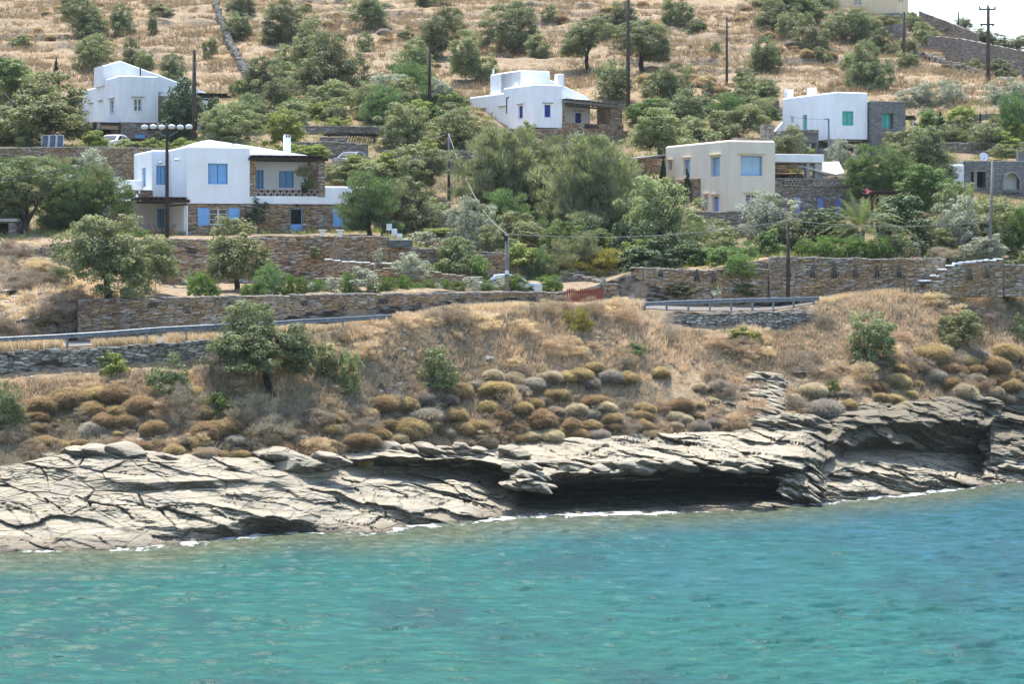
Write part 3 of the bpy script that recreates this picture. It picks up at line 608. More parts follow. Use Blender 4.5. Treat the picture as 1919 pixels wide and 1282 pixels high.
def tree(kind, px, py, w, h, label, D=None, name='tree', cat='tree', tr=.34, lean=0.0, group=None, seed=None, mat='bark', forks=5, cx=0, crh=None):
    """a tree: Empty > trunk, crown. (px,py) foot of trunk; w,h overall size in photo pixels; cx crown shift in pixels; tr share of bare trunk"""
    D = D or spot(px, py); wm = w*D/F; hm = h*D/F; root = empty(name, P(px, py, D), rnd.uniform(-.2, .2), label, cat, group)
    size = 1 if max(wm, hm) < 4.8 else 2; n = USED.get((kind, size), 0); USED[(kind, size)] = n+1
    me, S = proto(kind, size, (n % 3)+1 if seed is None else seed)
    t = link('trunk', trunk_mesh(n*3+1, forks, lean, mat), root); t.scale = (max(wm, hm*.7), max(wm, hm*.7)*.9, hm)
    c = link('crown', me, root); ch = hm*(1-tr); c.location = (cx*D/F, 0, hm*tr); c.scale = (wm/S, wm/S*.9, ch/S); c.rotation_euler = (0, 0, rnd.uniform(-.3, .3)+(math.pi if n % 2 else 0))
    return root
ORD = 'first second third fourth fifth sixth seventh eighth ninth tenth eleventh twelfth thirteenth fourteenth fifteenth sixteenth seventeenth eighteenth nineteenth twentieth'.split()
def ordinal(i):
    if i < 20: return ORD[i]
    return {2: 'twenty', 3: 'thirty', 4: 'forty', 5: 'fifty', 6: 'sixty', 7: 'seventy'}[(i+1)//10]+('-'+ORD[(i+1) % 10-1] if (i+1) % 10 else 'th')
# ---- big garden and shore trees, left to right (label singles each one out)
tree('pist', 40, 478, 190, 180, 'dark round-headed tree with bare trunk beside the small dark hut', 148, lean=.05, tr=.35, cx=-8)
tree('pine', 160, 450, 175, 135, 'broad feathery green tree left of the blue-shuttered white house', 151, tr=.12, seed=2)
shrub('olive', 165, 395, 130, 110, 'pale silver tree crown rising behind the feathery green tree at left', 'tree', 156, name='tree')
shrub('tam', 175, 405, 85, 95, 'purplish tamarisk crown between silver tree and feathery green tree', 'tree', 153, name='tree')
shrub('dark', 145, 470, 60, 75, 'small dark bush in the shade under the feathery green tree', D=151)
tree('oak', 205, 578, 185, 172, 'leaning grey-trunked tree growing out of the roadside terrace wall at left', 124.6, tr=.12, lean=-.03, seed=1, cx=-8, forks=6)
shrub('oak', 285, 556, 105, 108, 'low leafy tree mass right of the leaning grey-trunked tree', 'tree', 127.5, name='tree')
tree('oak', 444, 545, 132, 132, 'short-trunked grey-green tree before the tall stone wall of the main house', 134, tr=.16, seed=2, forks=6)
tree('pist', 505, 742, 195, 172, 'dark-trunked tree standing alone on the dry slope below the road', 117.6, tr=.26, lean=-.04, seed=3, cx=-22, mat='bark_d', forks=7)
shrub('pist', 560, 700, 70, 90, 'leafy side clump right of the lone tree on the dry slope', D=118.5)
tree('oak', 55, 285, 245, 145, 'wide grey-green tree crown left of the upper left white house', 179, tr=.1, seed=3)
shrub('pist', 138, 262, 66, 80, 'leafy grey-green tree touching the left wall of the upper left white house', 'tree', 181, name='tree')
shrub('green', 20, 170, 90, 65, 'round green tree crown at the left edge above the wide tree', 'tree', 200, name='tree')
shrub('cyp', 105, 172, 16, 62, 'slim dark cypress on the hillside left of the upper left white house', 'tree', 203)
shrub('vine', 340, 272, 95, 118, 'dark climbing vine draped down beside the upper left white house', 'vine', 186.5, name='climbing_vine')
shrub('vine', 395, 262, 50, 75, 'smaller dark vine under the dark pergola right of the upper left house', 'vine', 187.5, name='climbing_vine')
tree('oak', 432, 285, 132, 92, 'pale leafy round tree just above the roof of the main white house', 178, tr=.08, seed=2)
for i, (a, b, c, d, l) in enumerate([(448, 196, 34, 46, 'left'), (470, 200, 32, 42, 'right')]):
    shrub('green', a, b, c, d, 'bright green bush at the hill foot, '+l+' one of a pair', D=212)
shrub('lime', 532, 272, 78, 65, 'bright yellow-green bush right of the pale round tree', D=184)
shrub('lime', 618, 232, 78, 42, 'airy yellow-green small tree on the terrace above the dark pergola', D=200)
shrub('lime', 636, 252, 60, 32, 'yellow bush directly above the dark flat pergola', D=194)
for i, (a, w) in enumerate([(555, 52), (592, 60), (520, 44)]):
    shrub('lime', a, 296, w, 26, ['low yellow-green bush behind the chimney of the main house, middle one', 'low yellow-green bush right of the white chimney of the main house', 'low yellow-green bush left of the white chimney of the main house'][i], D=178)
for i, (a, b, w, h) in enumerate([(185, 278, 55, 34), (238, 279, 52, 18), (283, 279, 36, 20), (310, 280, 30, 18), (342, 279, 42, 20)]):
    shrub('lime', a, b, w, h, 'low yellow-green hedge bush below the upper left white house, '+ordinal(i)+' from the left', 'hedge bush', 178, group='low bushes before the upper left house')
shrub('pine', 716, 238, 92, 72, 'round soft green bush above the olive-coloured garden trees', D=199)
shrub('olive', 718, 200, 105, 62, 'silver-green tree at the foot of the dry hillside left of the dark post', 'tree', 208, name='tree')
shrub('olive', 830, 208, 52, 62, 'pale silver tree right of the dark post near the hill foot', 'tree', 206, name='tree')
shrub('green', 860, 212, 38, 36, 'small bright green bush touching the blue-windowed white house', D=205)
tree('oak', 760, 298, 135, 102, 'broad leafy garden tree between the main house and the blue-windowed house', 187, tr=.08, seed=1)
tree('oak', 862, 292, 115, 88, 'leafy tree below the left end of the blue-windowed white house', 190, tr=.08, seed=2)
shrub('pist', 905, 275, 60, 45, 'dark low bush under the blue door of the blue-windowed house', D=196)
for i, (k, a, b, w, h, l) in enumerate([('oak', 640, 348, 75, 42, 'olive green scrub bush above the white parapet right of the loggia'), ('lime', 668, 318, 58, 30, 'yellow-green bush beside the silver car bonnet'),
     ('oak', 700, 350, 90, 50, 'dense scrub bush above the feathery tree right of the main house'), ('lime', 728, 312, 52, 28, 'yellow-green bush in the middle of the scrubby bank'), ('oak', 770, 350, 105, 78, 'large grey-green bush mass beside the grey pole'),
     ('twig', 640, 322, 60, 25, 'rusty dry bush on the bank behind the main house'), ('oak', 812, 330, 60, 50, 'leafy bush just left of the grey pole')]):
    shrub(k, a, b, w, h, l, D=172+i % 2)
tree('pine', 692, 447, 122, 118, 'feathery bright green tree in front of the right end of the main house', 151, tr=.12, seed=1)
tree('pist', 775, 446, 112, 108, 'dark leafy tree right of the feathery green tree by the main house', 156, tr=.1, seed=2)
shrub('tam', 738, 400, 60, 58, 'brownish tamarisk clump between the feathery tree and the dark leafy tree', D=155)
shrub('olive', 885, 470, 95, 98, 'grey-green airy olive tree left of the wall-side grey pole', 'tree', 150, name='tree')
shrub('pine', 950, 440, 92, 82, 'flat-topped yellowish green tree behind the grey pole', 'tree', 157, name='tree')
shrub('olive', 800, 480, 60, 45, 'pale bush in the orchard terrace under the yellow trellis', D=149)
tree('tam', 945, 425, 195, 182, 'tall feathery grey-green tamarisk, left one of the central pair', 167, tr=.05, seed=1)
tree('tam', 1110, 470, 225, 206, 'tall feathery grey-green tamarisk, right one of the central pair', 160, tr=.05, seed=2)
shrub('tam', 1030, 400, 115, 140, 'rounded tamarisk crown filling the gap between the two tall tamarisks', 'tree', 166, name='tree')
shrub('tam', 1070, 520, 90, 190, 'lower grey-green tamarisk spray hanging before the right tall tamarisk', 'tree', 157, name='tree')
tree('oak', 1232, 505, 185, 170, 'large dense leafy tree in front of the beige house', 150, tr=.06, seed=1)
shrub('dark', 1225, 520, 160, 80, 'deep green thicket under the large dense tree before the beige house', D=147)
shrub('dark', 1160, 520, 70, 100, 'dark evergreen mass between yellow broom and large dense tree', D=149)
shrub('dark', 1100, 480, 70, 70, 'deep green bush in the shade behind the long power cable', D=153)
shrub('broom', 1115, 528, 100, 62, 'yellow-olive broom bush above the red gate', D=146)
shrub('twig', 1075, 500, 50, 45, 'brown broom-like bush left of the yellow broom', D=148)
shrub('pine', 1015, 528, 62, 58, 'round soft green bush just right of the parked silver car', D=146)
shrub('lime', 972, 500, 40, 42, 'yellow-leaved spray right of the wall-side grey pole', D=147)
shrub('pist', 862, 512, 92, 66, 'dark bush with red berries before the tall terrace wall', D=143)
shrub('green', 895, 522, 40, 42, 'green rounded bush at the base of the terrace wall left of the car', D=142)
shrub('olive', 770, 525, 72, 50, 'fine grassy grey-green bush before the stone wall', D=139)
shrub('olive', 710, 512, 28, 44, 'thin upright grey-green plant against the stepped wall', D=141)
shrub('green', 815, 512, 45, 20, 'low dark green plant at the foot of the terrace wall', D=142)
shrub('oak', 980, 470, 90, 52, 'grey-green orchard tree behind the wall-side pole', D=151)
shrub('oak', 800, 520, 40, 26, 'small olive bush left of the red-berried dark bush', D=141)
tree('olive', 1443, 485, 118, 122, 'silvery olive tree in front of the stone wing of the beige house', 154, tr=.22, seed=2)
shrub('olive', 1330, 465, 50, 42, 'sparse olive shrub against the dark wall below the beige house', D=158)
shrub('green', 1350, 515, 100, 52, 'bright hanging creeper left part on the roadside wall top', 'creeper', 146, name='creeper')
shrub('green', 1300, 500, 70, 45, 'dark green ground shrub above the roadside wall below the beige house', D=147)
shrub('hedge', 1388, 520, 76, 44, 'curtain of creeper hanging over the roadside stone wall', 'creeper', 143.2, name='creeper')
shrub('green', 1440, 482, 60, 50, 'green shrub right of the hanging creeper', D=149)
for i, (a, w, h) in enumerate([(1512, 48, 38), (1555, 58, 42), (1598, 62, 42), (1632, 40, 34), (1657, 46, 40)]):
    shrub('hedge', a, 484, w, h, 'rounded bright green clipped shrub on the roadside wall top, '+ordinal(i)+' from the left', 'clipped shrub', 147.5, group='clipped shrubs above the roadside wall')
for i, (k, a, b, w, h, D, l) in enumerate([
    ('dark', 1545, 455, 130, 62, 153, 'dark green thicket behind the clipped shrubs left of the palm'), ('dark', 1700, 462, 130, 95, 154, 'dark thicket right of the palm below the flat black pergola'),
    ('pine', 1650, 375, 145, 102, 172, 'large round bright green tree right of the white shade sail'), ('pist', 1725, 335, 135, 95, 176, 'grey-green tree beside the green-shuttered stone house'),
    ('green', 1712, 400, 130, 90, 167, 'leafy green tree above the flat black pergola'), ('pist', 1790, 432, 90, 85, 160, 'dark leafy tree below the arched stone house'),
    ('olive', 1800, 462, 95, 92, 153, 'pale olive tree left of the thin leaning pole'), ('oak', 1850, 462, 110, 88, 154, 'broad grey-green tree right of the thin leaning pole'),
    ('green', 1908, 468, 60, 80, 153, 'bright green bush at the right edge below the arched house'), ('olive', 1840, 486, 75, 40, 148, 'pale spreading shrub at the base of the thin leaning pole'),
    ('pist', 1690, 482, 60, 42, 148, 'shadowy shrub right of the clipped shrubs'), ('twig', 1772, 482, 55, 20, 147, 'grey dry mound on the wall top left of the thin leaning pole'),
    ('green', 1780, 380, 50, 45, 170, 'green banana-like bush left of the arched stone house'), ('olive', 1715, 220, 78, 66, 213, 'silver olive tree right of the green-shuttered house, first of a row'),
    ('olive', 1777, 216, 84, 66, 213, 'silver olive tree right of the green-shuttered house, second of a row'), ('olive', 1862, 212, 96, 66, 212, 'silver olive tree right of the green-shuttered house, third of a row'),
    ('olive', 1912, 215, 50, 60, 211, 'silver olive tree at the right edge, last of the olive row'), ('green', 1740, 258, 62, 52, 200, 'bright green bush beside the green-shuttered stone block'),
    ('lime', 1800, 228, 70, 28, 205, 'yellow-green bush beneath the silver olive row'), ('oak', 1795, 264, 60, 46, 198, 'grey-green bush left of the small slim cypress'),
    ('olive', 1850, 264, 44, 34, 196, 'pale low bush right of the small slim cypress'), ('pine', 1903, 262, 72, 85, 193, 'large round green tree at the right edge below the olive row'),
    ('lime', 1885, 274, 66, 28, 190, 'yellow-green low bush near the right edge'), ('dark', 1755, 312, 40, 32, 186, 'dark small bush left of the satellite dish'),
    ('oak', 1700, 290, 90, 50, 188, 'grey-green scrub under the green-shuttered house'), ('oak', 1890, 296, 70, 26, 186, 'olive scrub on the roof terrace right of the satellite dish'),
    ('green', 1210, 222, 72, 38, 203, 'dark green rounded bush right of the blue-windowed house'), ('oak', 1300, 280, 95, 62, 196, 'olive-toned tree behind the flat roof of the beige house'),
    ('olive', 1310, 235, 90, 42, 207, 'pale tree at the hill foot above the beige house'), ('oak', 1385, 262, 100, 62, 199, 'rounded grey-green tree left of the green-shuttered house'),
    ('green', 1455, 225, 40, 22, 204, 'small green bush left of the green-shuttered house'), ('oak', 1478, 290, 58, 55, 186, 'leafy tree before the lower stone wing of the green-shuttered house'),
    ('lime', 1515, 292, 22, 16, 186, 'small yellow potted bush by the lower stone wing'), ('olive', 1580, 330, 60, 68, 180, 'pale flowering shrub right of the white shade sail'),
    ('pink', 1592, 296, 18, 11, 181, 'pink bougainvillea blossom below the green-shuttered house'), ('pink', 1625, 362, 15, 10, 160, 'pink bougainvillea blossom above the palm'),
    ('lime', 870, 462, 60, 30, 153, 'yellow-green bush beside the yellow trellis'), ('oak', 1010, 300, 60, 40, 186, 'scrub bush below the stone base of the blue-windowed house'),
    ('lime', 985, 262, 34, 34, 195, 'yellowish shrub below the stone base of the blue-windowed house'), ('pist', 1885, 520, 60, 22, 152, 'low shrub on the lower terrace at the right edge'),
    ('oak', 590, 480, 26, 20, 142, 'tiny yellow-green sprig on the main house wall'), ('twig', 630, 500, 20, 55, 141.5, 'thin dry climber on the stepped wall'),
    ('dark', 478, 418, 42, 44, 156.4, 'dark ivy patch on the stone front of the main house'), ('hedge', 264, 450, 38, 22, 147, 'round green clipped bush on the porch terrace left of the chairs')]):
    shrub(k, a, b, w, h, l, 'tree' if 'tree' in l.split(' ')[0:6] else 'shrub', D)
tree('oak', 1238, 300, 140, 92, 'large leafy tree between the blue-windowed house and the beige house', 189, tr=.08, seed=3)
shrub('cyp', 1762, 262, 24, 52, 'dark narrow cypress beside the bright green bush at right', 'tree', 199)
shrub('cyp', 1837, 262, 10, 52, 'very slim small cypress below the silver olive row', 'tree', 199)
shrub('cyp', 1288, 385, 20, 68, 'dark cypress standing close before the beige house wall', 'tree', 163)
shrub('cyp', 1243, 345, 15, 46, 'dark cypress at the left end of the beige house', 'tree', 166)
shrub('olive', 1860, 480, 50, 40, 'grey-green shrub beside the thin leaning pole foot', D=147.6)
for i, (a, b, w, h, k) in enumerate([(374, 551, 38, 38, 'hedge'), (403, 551, 18, 26, 'hedge'), (462, 549, 20, 18, 'hedge'), (484, 549, 22, 20, 'hedge'), (506, 545, 46, 44, 'pine'), (526, 549, 20, 20, 'hedge'), (544, 549, 24, 32, 'hedge'), (568, 547, 22, 28, 'hedge'), (584, 549, 18, 20, 'olive'), (598, 549, 24, 26, 'hedge'), (624, 547, 26, 26, 'olive'), (652, 549, 26, 36, 'hedge'),
     (678, 540, 46, 36, 'olive'), (702, 549, 24, 22, 'hedge'), (728, 549, 26, 30, 'hedge'), (755, 548, 30, 30, 'hedge'), (780, 546, 20, 18, 'hedge'), (803, 545, 20, 22, 'hedge'), (819, 546, 16, 16, 'olive'), (835, 545, 20, 22, 'hedge'), (858, 545, 22, 20, 'hedge'), (884, 545, 24, 24, 'olive'), (915, 545, 23, 20, 'hedge'), (938, 544, 24, 22, 'olive'), (965, 545, 36, 27, 'hedge'), (992, 547, 17, 15, 'hedge'), (1026, 546, 38, 27, 'hedge')]):
    shrub(k, a, b+4, w*(1.3 if a < 890 else 1.4), h*(1.2 if a < 890 else 1.3), {'hedge': 'small rounded green', 'pine': 'tall spiky green', 'olive': 'small rounded grey-green'}[k]+' shrub in the row along the low roadside wall, '+ordinal(i)+' from the left', 'shrub', float(np.interp(a, KX, ROWS[10][0])+2.2), group='shrub row along the roadside terrace')
# ---- filler shrubs of the garden terraces
KEEP = [(830, 245, 852, 372), (94, 105, 118, 170), (1690, 120, 1960, 216), (1066, 235, 1180, 300), (236, 255, 700, 447), (150, 110, 425, 262), (878, 128, 1172, 276), (1195, 256, 1606, 412), (1464, 160, 1702, 290), (1758, 296, 1925, 365), (1540, 365, 1685, 462), (605, 238, 712, 300), (780, 430, 875, 475), (355, 85, 372, 270), (80, 245, 130, 276), (1630, 350, 1710, 372)]
rf_ = random.Random(21); FILL = []; tries = 0
while len(FILL) < 150 and tries < 6000:
    tries += 1; px = rf_.uniform(-30, 1940); D = rf_.uniform(146, 212); z = gz(px, D); py = HY-(z-CH)*F/D; wm = rf_.uniform(1.6, 4.2)*(1.15 if D > 170 else .8); hm = wm*rf_.uniform(.55, .95); w = wm*F/D; h = hm*F/D
    if any(px+w/2 > k[0] and px-w/2 < k[2] and py-h < k[3] and py > k[1]-4 for k in KEEP) or py < 150: continue
    if any(abs(px-q[0]) < (w+q[2])*.27 and abs(py-q[1]) < 16 for q in FILL): continue
    if abs(px-250) < 480 and D < 150: continue
    if abs(px-150) < 100 and D < 156: continue
    FILL.append((px, py, w, h, D))
FILL.sort(); fc = {}
for px, py, w, h, D in FILL:
    band = 'highest' if D > 192 else ('middle' if D > 168 else 'lowest'); k = rf_.choice(['oak', 'oak', 'pist', 'tam', 'green', 'lime', 'pine', 'oak', 'pist', 'tam', 'oak', 'pist']); n_ = fc.get((band, k), 0); fc[(band, k)] = n_+1
    w_ = {'oak': 'grey-green leafy', 'pist': 'dark leafy', 'olive': 'silvery', 'green': 'bright green', 'lime': 'yellow-green', 'pine': 'soft green feathery', 'tam': 'grey feathery'}[k]
    shrub(k, px, py, w, h, w_+' garden shrub, '+ordinal(n_)+' of its kind from the left on the '+band+' terraces', 'shrub', D, group='shrubs filling the garden terraces', name='garden_shrub')
# ---- shrubs of the sea slope
for k, a, b, w, h, l in [('pist', 318, 748, 74, 82, 'leafy dark shrub on the slope left of the lone tree'), ('lime', 214, 703, 52, 42, 'bright yellow-green shrub below the left dry-stone wall'), ('green', 410, 776, 48, 40, 'fresh green shrub among brown cushions below the lone tree'),
    ('oak', 655, 738, 44, 78, 'thin upright shrub on the slope right of the lone tree'), ('oak', 610, 705, 55, 60, 'sparse green shrub touching the lone tree crown'), ('pist', 822, 728, 74, 72, 'dark twin-topped shrub in the middle of the dry slope'), ('pist', 1632, 686, 98, 98, 'large dark shrub on the right part of the dry slope'),
    ('oak', 1800, 655, 80, 70, 'grey-green shrub above the right cushion cluster'), ('pist', 1914, 642, 34, 52, 'dark shrub cut by the right edge of the slope'), ('pist', 14, 815, 70, 100, 'dark leafy shrub cut by the left edge above the rocks'), ('green', 1560, 742, 22, 30, 'small fresh green sprig near the right cliff'),
    ('green', 1192, 668, 34, 26, 'small yellow-green plant beside the stone rubble'), ('twig', 490, 815, 130, 75, 'grey twiggy bush mass above the left rock ledges'), ('twig', 345, 790, 85, 70, 'grey-brown twiggy bush left of the fresh green shrub'), ('twig', 415, 735, 70, 70, 'dry brown twiggy bush under the lone tree'),
    ('twig', 120, 600, 110, 70, 'grey dry bush hanging beside the end of the roadside wall'), ('pist', 85, 610, 40, 28, 'small olive green bush near the guardrail start'), ('lime', 1390, 640, 60, 28, 'pale yellow-green weed below the right dry-stone wall'), ('twig', 1500, 700, 70, 40, 'dry grey bush above the right rock outcrop'),
    ('broom', 1085, 620, 50, 42, 'yellowish broom tuft on the slope below the red gate'), ('twig', 1780, 690, 60, 40, 'brown dead bush beside the right cushion cluster'), ('green', 1572, 556, 32, 32, 'green tuft at the right end of the guardrail'), ('dark', 1275, 552, 70, 22, 'dark weed clump at the foot of the roadside wall'),
    ('green', 1400, 552, 50, 22, 'cactus-like green plant at the foot of the roadside wall'), ('dark', 1515, 548, 60, 26, 'dark green weeds beside the pole at the roadside wall'), ('green', 1620, 545, 60, 18, 'low green weeds along the right roadside wall'), ('twig', 680, 800, 90, 40, 'dry twig clump above the dark overhang'), ('twig', 1720, 700, 60, 40, 'brown scrub left of the right cushion cluster')]:
    shrub(k, a, b, w, h, l)
# ---- shrubs and small trees of the dry hillside
HB = [(155, 72, 86, 72), (178, 132, 76, 62), (232, 66, 46, 52), (286, 62, 18, 36), (250, 132, 40, 55), (272, 140, 34, 42), (328, 156, 52, 50), (394, 110, 24, 36), (446, 74, 50, 46), (452, 28, 52, 42), (545, 80, 105, 68), (562, 132, 92, 82), (540, 168, 58, 48), (622, 178, 128, 105),
      (690, 52, 78, 62), (772, 166, 80, 78), (826, 112, 90, 86), (886, 152, 86, 82), (956, 106, 104, 92), (1008, 105, 46, 40), (812, 12, 56, 30), (686, 92, 28, 30), (760, 75, 26, 26), (1030, 38, 28, 28), (1152, 188, 62, 66), (1226, 180, 44, 34), (1262, 182, 40, 28), (1268, 44, 58, 56),
      (1326, 182, 20, 30), (1406, 184, 46, 40), (1396, 160, 40, 30), (1434, 132, 60, 58), (1300, 60, 40, 24), (1455, 55, 80, 52), (1474, 76, 38, 46), (1520, 95, 60, 60), (1480, 36, 130, 50), (1590, 78, 76, 56), (1540, 112, 34, 24), (1632, 170, 84, 82), (1658, 104, 48, 46), (1700, 128, 40, 30), (1560, 68, 30, 22), (1880, 142, 50, 30), (1796, 118, 24, 20), (1824, 130, 30, 20), (1735, 85, 50, 40), (1710, 58, 40, 34), (1620, 60, 60, 34), (1700, 95, 34, 24),
      (40, 84, 30, 20), (300, 28, 40, 24), (1340, 100, 22, 22), (1550, 20, 40, 30), (1590, 130, 30, 30), (1655, 56, 60, 26)]
HB.sort()
for i, (a, b, w, h) in enumerate(HB):
    k = 'pist' if (i*7) % 5 < 3 else 'oak'; D = spot(a, b, 206)
    half = sum(1 for q in HB[:i] if (q[1] < 100) == (b < 100)); row_ = 'upper' if b < 100 else 'lower'
    shrub(k, a, b+3, w*1.18, h*1.15, 'grey-green bush on the dry hillside, '+ordinal(half)+' from the left in its '+row_+' part', 'bush', D, group='bushes scattered on the dry hillside', name='hill_bush')
tree('pist', 1100, 133, 108, 98, 'open-branched tree with dark trunk on the hillside, left of the tall post', 0 or spot(1100, 133, 206), tr=.28, seed=1, mat='bark_d')
tree('pist', 1203, 140, 135, 102, 'open-branched spreading tree on the hillside behind the tall post', spot(1203, 140, 206), tr=.25, seed=2, mat='bark_d')
tree('pist', 1162, 75, 100, 70, 'tree high on the hillside above the tall post pair of trees', spot(1162, 75, 206), tr=.1, seed=3)
for i, (a, b, w, h) in enumerate([(1806, 58, 36, 26), (1838, 78, 60, 26), (1872, 90, 60, 28), (1905, 100, 50, 30), (1775, 60, 30, 18), (1918, 84, 30, 22)]):
    shrub('pist', a, b, w, h, 'dark bush along the skyline at far right, '+ordinal([1, 2, 3, 4, 0, 5][i])+' from the left', 'bush', 304, name='skyline_bush', group='bushes along the skyline')
CU = []
def cadd(ox, lst):
    for t in lst:
        x, y, r = t[:3]; CU.append((ox+x*.3823, 570+y*.3823, r*.3823, t[3] if len(t) > 3 else 'm'))
cadd(0, [(200, 490, 85), (180, 545, 60), (340, 462, 75, 'b'), (455, 515, 60, 'b'), (470, 440, 60, 'b'), (560, 435, 70, 'b'), (575, 525, 58), (700, 492, 76, 'b'), (185, 600, 52), (150, 640, 30), (262, 572, 34), (505, 568, 48, 'b'), (602, 572, 54, 'b'), (450, 615, 56, 'g'), (165, 712, 70),
  (860, 445, 62), (950, 432, 55), (1000, 532, 48), (985, 625, 70), (1060, 600, 70), (1130, 590, 62), (1222, 562, 38, 'b'), (1230, 642, 46), (1320, 660, 46), (1640, 567, 30), (1652, 694, 25), (180, 970*0+330, 0.1), (90, 1000*0+60, .1)])
CU = [c for c in CU if c[2] > 1]
cadd(640, [(20, 172, 32), (5, 568, 20), (212, 482, 58, 'b'), (125, 535, 44), (320, 492, 48, 'b'), (402, 460, 52, 'g'), (415, 540, 72, 'g'), (222, 590, 48), (325, 605, 70, 'b'), (560, 535, 58), (592, 602, 56, 'b'), (582, 422, 62), (535, 470, 44, 'g'), (662, 392, 40, 'g'), (750, 405, 72, 'b'), (852, 422, 56, 'g'),
  (742, 352, 48, 'p'), (840, 362, 48, 'p'), (942, 385, 56, 'g'), (1022, 352, 56, 'p'), (1050, 442, 56), (1102, 352, 48, 'b'), (1165, 342, 56, 'b'), (1212, 382, 48, 'g'), (1312, 352, 56, 'g'), (1240, 308, 56), (722, 502, 48, 'b'), (780, 545, 58, 'b'), (832, 462, 38), (882, 502, 50, 'b'), (952, 492, 48, 'b'),
  (1002, 470, 38, 'p'), (980, 565, 66, 'b'), (830, 592, 48, 'b'), (737, 627, 24), (815, 632, 36, 'b'), (885, 655, 38, 'b'), (945, 642, 50, 'p'), (1020, 640, 58, 'p'), (1030, 697, 42, 'p'), (1150, 512, 52, 'p'), (1240, 472, 58), (1285, 502, 54, 'p'), (1232, 537, 38, 'g'), (1130, 592, 48, 'b'), (1222, 592, 48, 'b'),
  (1320, 592, 40, 'b'), (1050, 522, 40, 'p'), (1140, 628, 52, 'b'), (1490, 512, 42, 'b'), (1480, 594, 45, 'b'), (92, 662, 72), (185, 692, 34, 'b'), (225, 727, 22), (112, 772, 34), (1635, 592, 36, 'p'), (1400, 357, 58, 'b'), (1640, 548, 36, 'p'), (1560, 330, 45, 'b')])
cadd(1280, [(85, 408, 36, 'p'), (172, 402, 46, 'g'), (290, 417, 26, 'g'), (145, 472, 26, 'p'), (8, 562, 38, 'p'), (80, 605, 48, 'g'), (150, 582, 34, 'g'), (690, 512, 88, 'g'), (772, 512, 28, 'g'), (1070, 502, 54, 'p'), (960, 402, 38), (1062, 312, 42), (1222, 242, 78, 'b'), (1292, 312, 82, 'b'), (1238, 352, 58, 'g'),
  (1162, 312, 40), (1382, 282, 58), (1432, 322, 54), (1372, 432, 68, 'p'), (1522, 302, 72), (1540, 362, 56, 'b'), (1592, 392, 56, 'b'), (1522, 432, 44, 'p'), (1592, 462, 30, 'p'), (1582, 232, 60, 'b'), (1645, 352, 44, 'b'), (1432, 372, 46, 'p'), (1452, 242, 36, 'g'), (1460, 442, 20, 'g')])
_r = random.Random(31); k_ = 0
while k_ < 75:
    x = _r.uniform(-10, 1935); y0 = float(np.interp(x, KX[1:-1], R2P)); y = y0-_r.uniform(8, 60 if x < 1540 else 85); r = _r.uniform(9, 21)
    if any((x-c[0])**2+((y-c[1])*1.6)**2 < (r+c[2])**2*.5 for c in CU) or 1330 < x < 1470: continue
    CU.append((x, y, r, _r.choice('mmbbgp'))); k_ += 1
CUX = sorted(CU)
rs_ = random.Random(8); ns = 0
while ns < 170:
    x = rs_.uniform(-30, 1945); t_ = rs_.random(); D = float(np.interp(x, KX, RD[4])*(1-t_)+np.interp(x, KX, RD[6])*t_); z = gz(x, D); y = HY-(z-CH)*F/D
    if (1260 < x < 1530 and y < 625) or (x < 480 and y < 720) or fbm(x*.01, t_*2, 3, 8) < .36: continue
    k = rs_.choice(['straw', 'straw', 'rust', 'twig', 'twig', 'straw']) if t_ > .5 else rs_.choice(['straw', 'rust', 'twig', 'twig']); w = rs_.uniform(20, 52); ns += 1
    o = shrub(k, x, y, w*1.1, w*rs_.uniform(.4, .75), {'straw': 'golden dry grass tussock', 'rust': 'rusty brown low scrub bush', 'twig': 'grey-brown dead twiggy bush'}[k]+' among the dry grass of the sea slope', {'straw': 'grass tussock'}.get(k, 'dry bush'), D, group='dry tussocks and scrub bushes on the sea slope', name={'straw': 'grass_tussock', 'rust': 'scrub_bush', 'twig': 'dry_shrub'}[k])
for i in range(95):
    c_ = CUX[rs_.randrange(len(CUX))]; x = c_[0]+rs_.uniform(-30, 30); y = c_[1]+rs_.uniform(-6, 26); k = rs_.choice(['rust', 'twig', 'twig', 'rust']); w = rs_.uniform(18, 40)
    shrub(k, x, y, w*1.2, w*.6, {'rust': 'rusty brown low scrub bush', 'twig': 'grey-brown dead twiggy bush'}[k]+' among the thorn cushions of the sea slope', 'dry bush', None, group='dry bushes between the thorn cushions', name={'rust': 'scrub_bush', 'twig': 'dry_shrub'}[k])
for i in range(34):
    x = rs_.uniform(-20, 150); y = rs_.uniform(470, 640); k = rs_.choice(['rust', 'twig', 'twig', 'straw']); w = rs_.uniform(24, 60)
    shrub(k, x, y, w*1.2, w*.6, {'rust': 'rusty brown low scrub bush', 'twig': 'grey-brown dead twiggy bush', 'straw': 'golden dry grass tussock'}[k]+' on the stony bank at the left edge', 'dry bush', None, group='dry bushes on the stony left bank', name={'rust': 'scrub_bush', 'twig': 'dry_shrub', 'straw': 'grass_tussock'}[k])
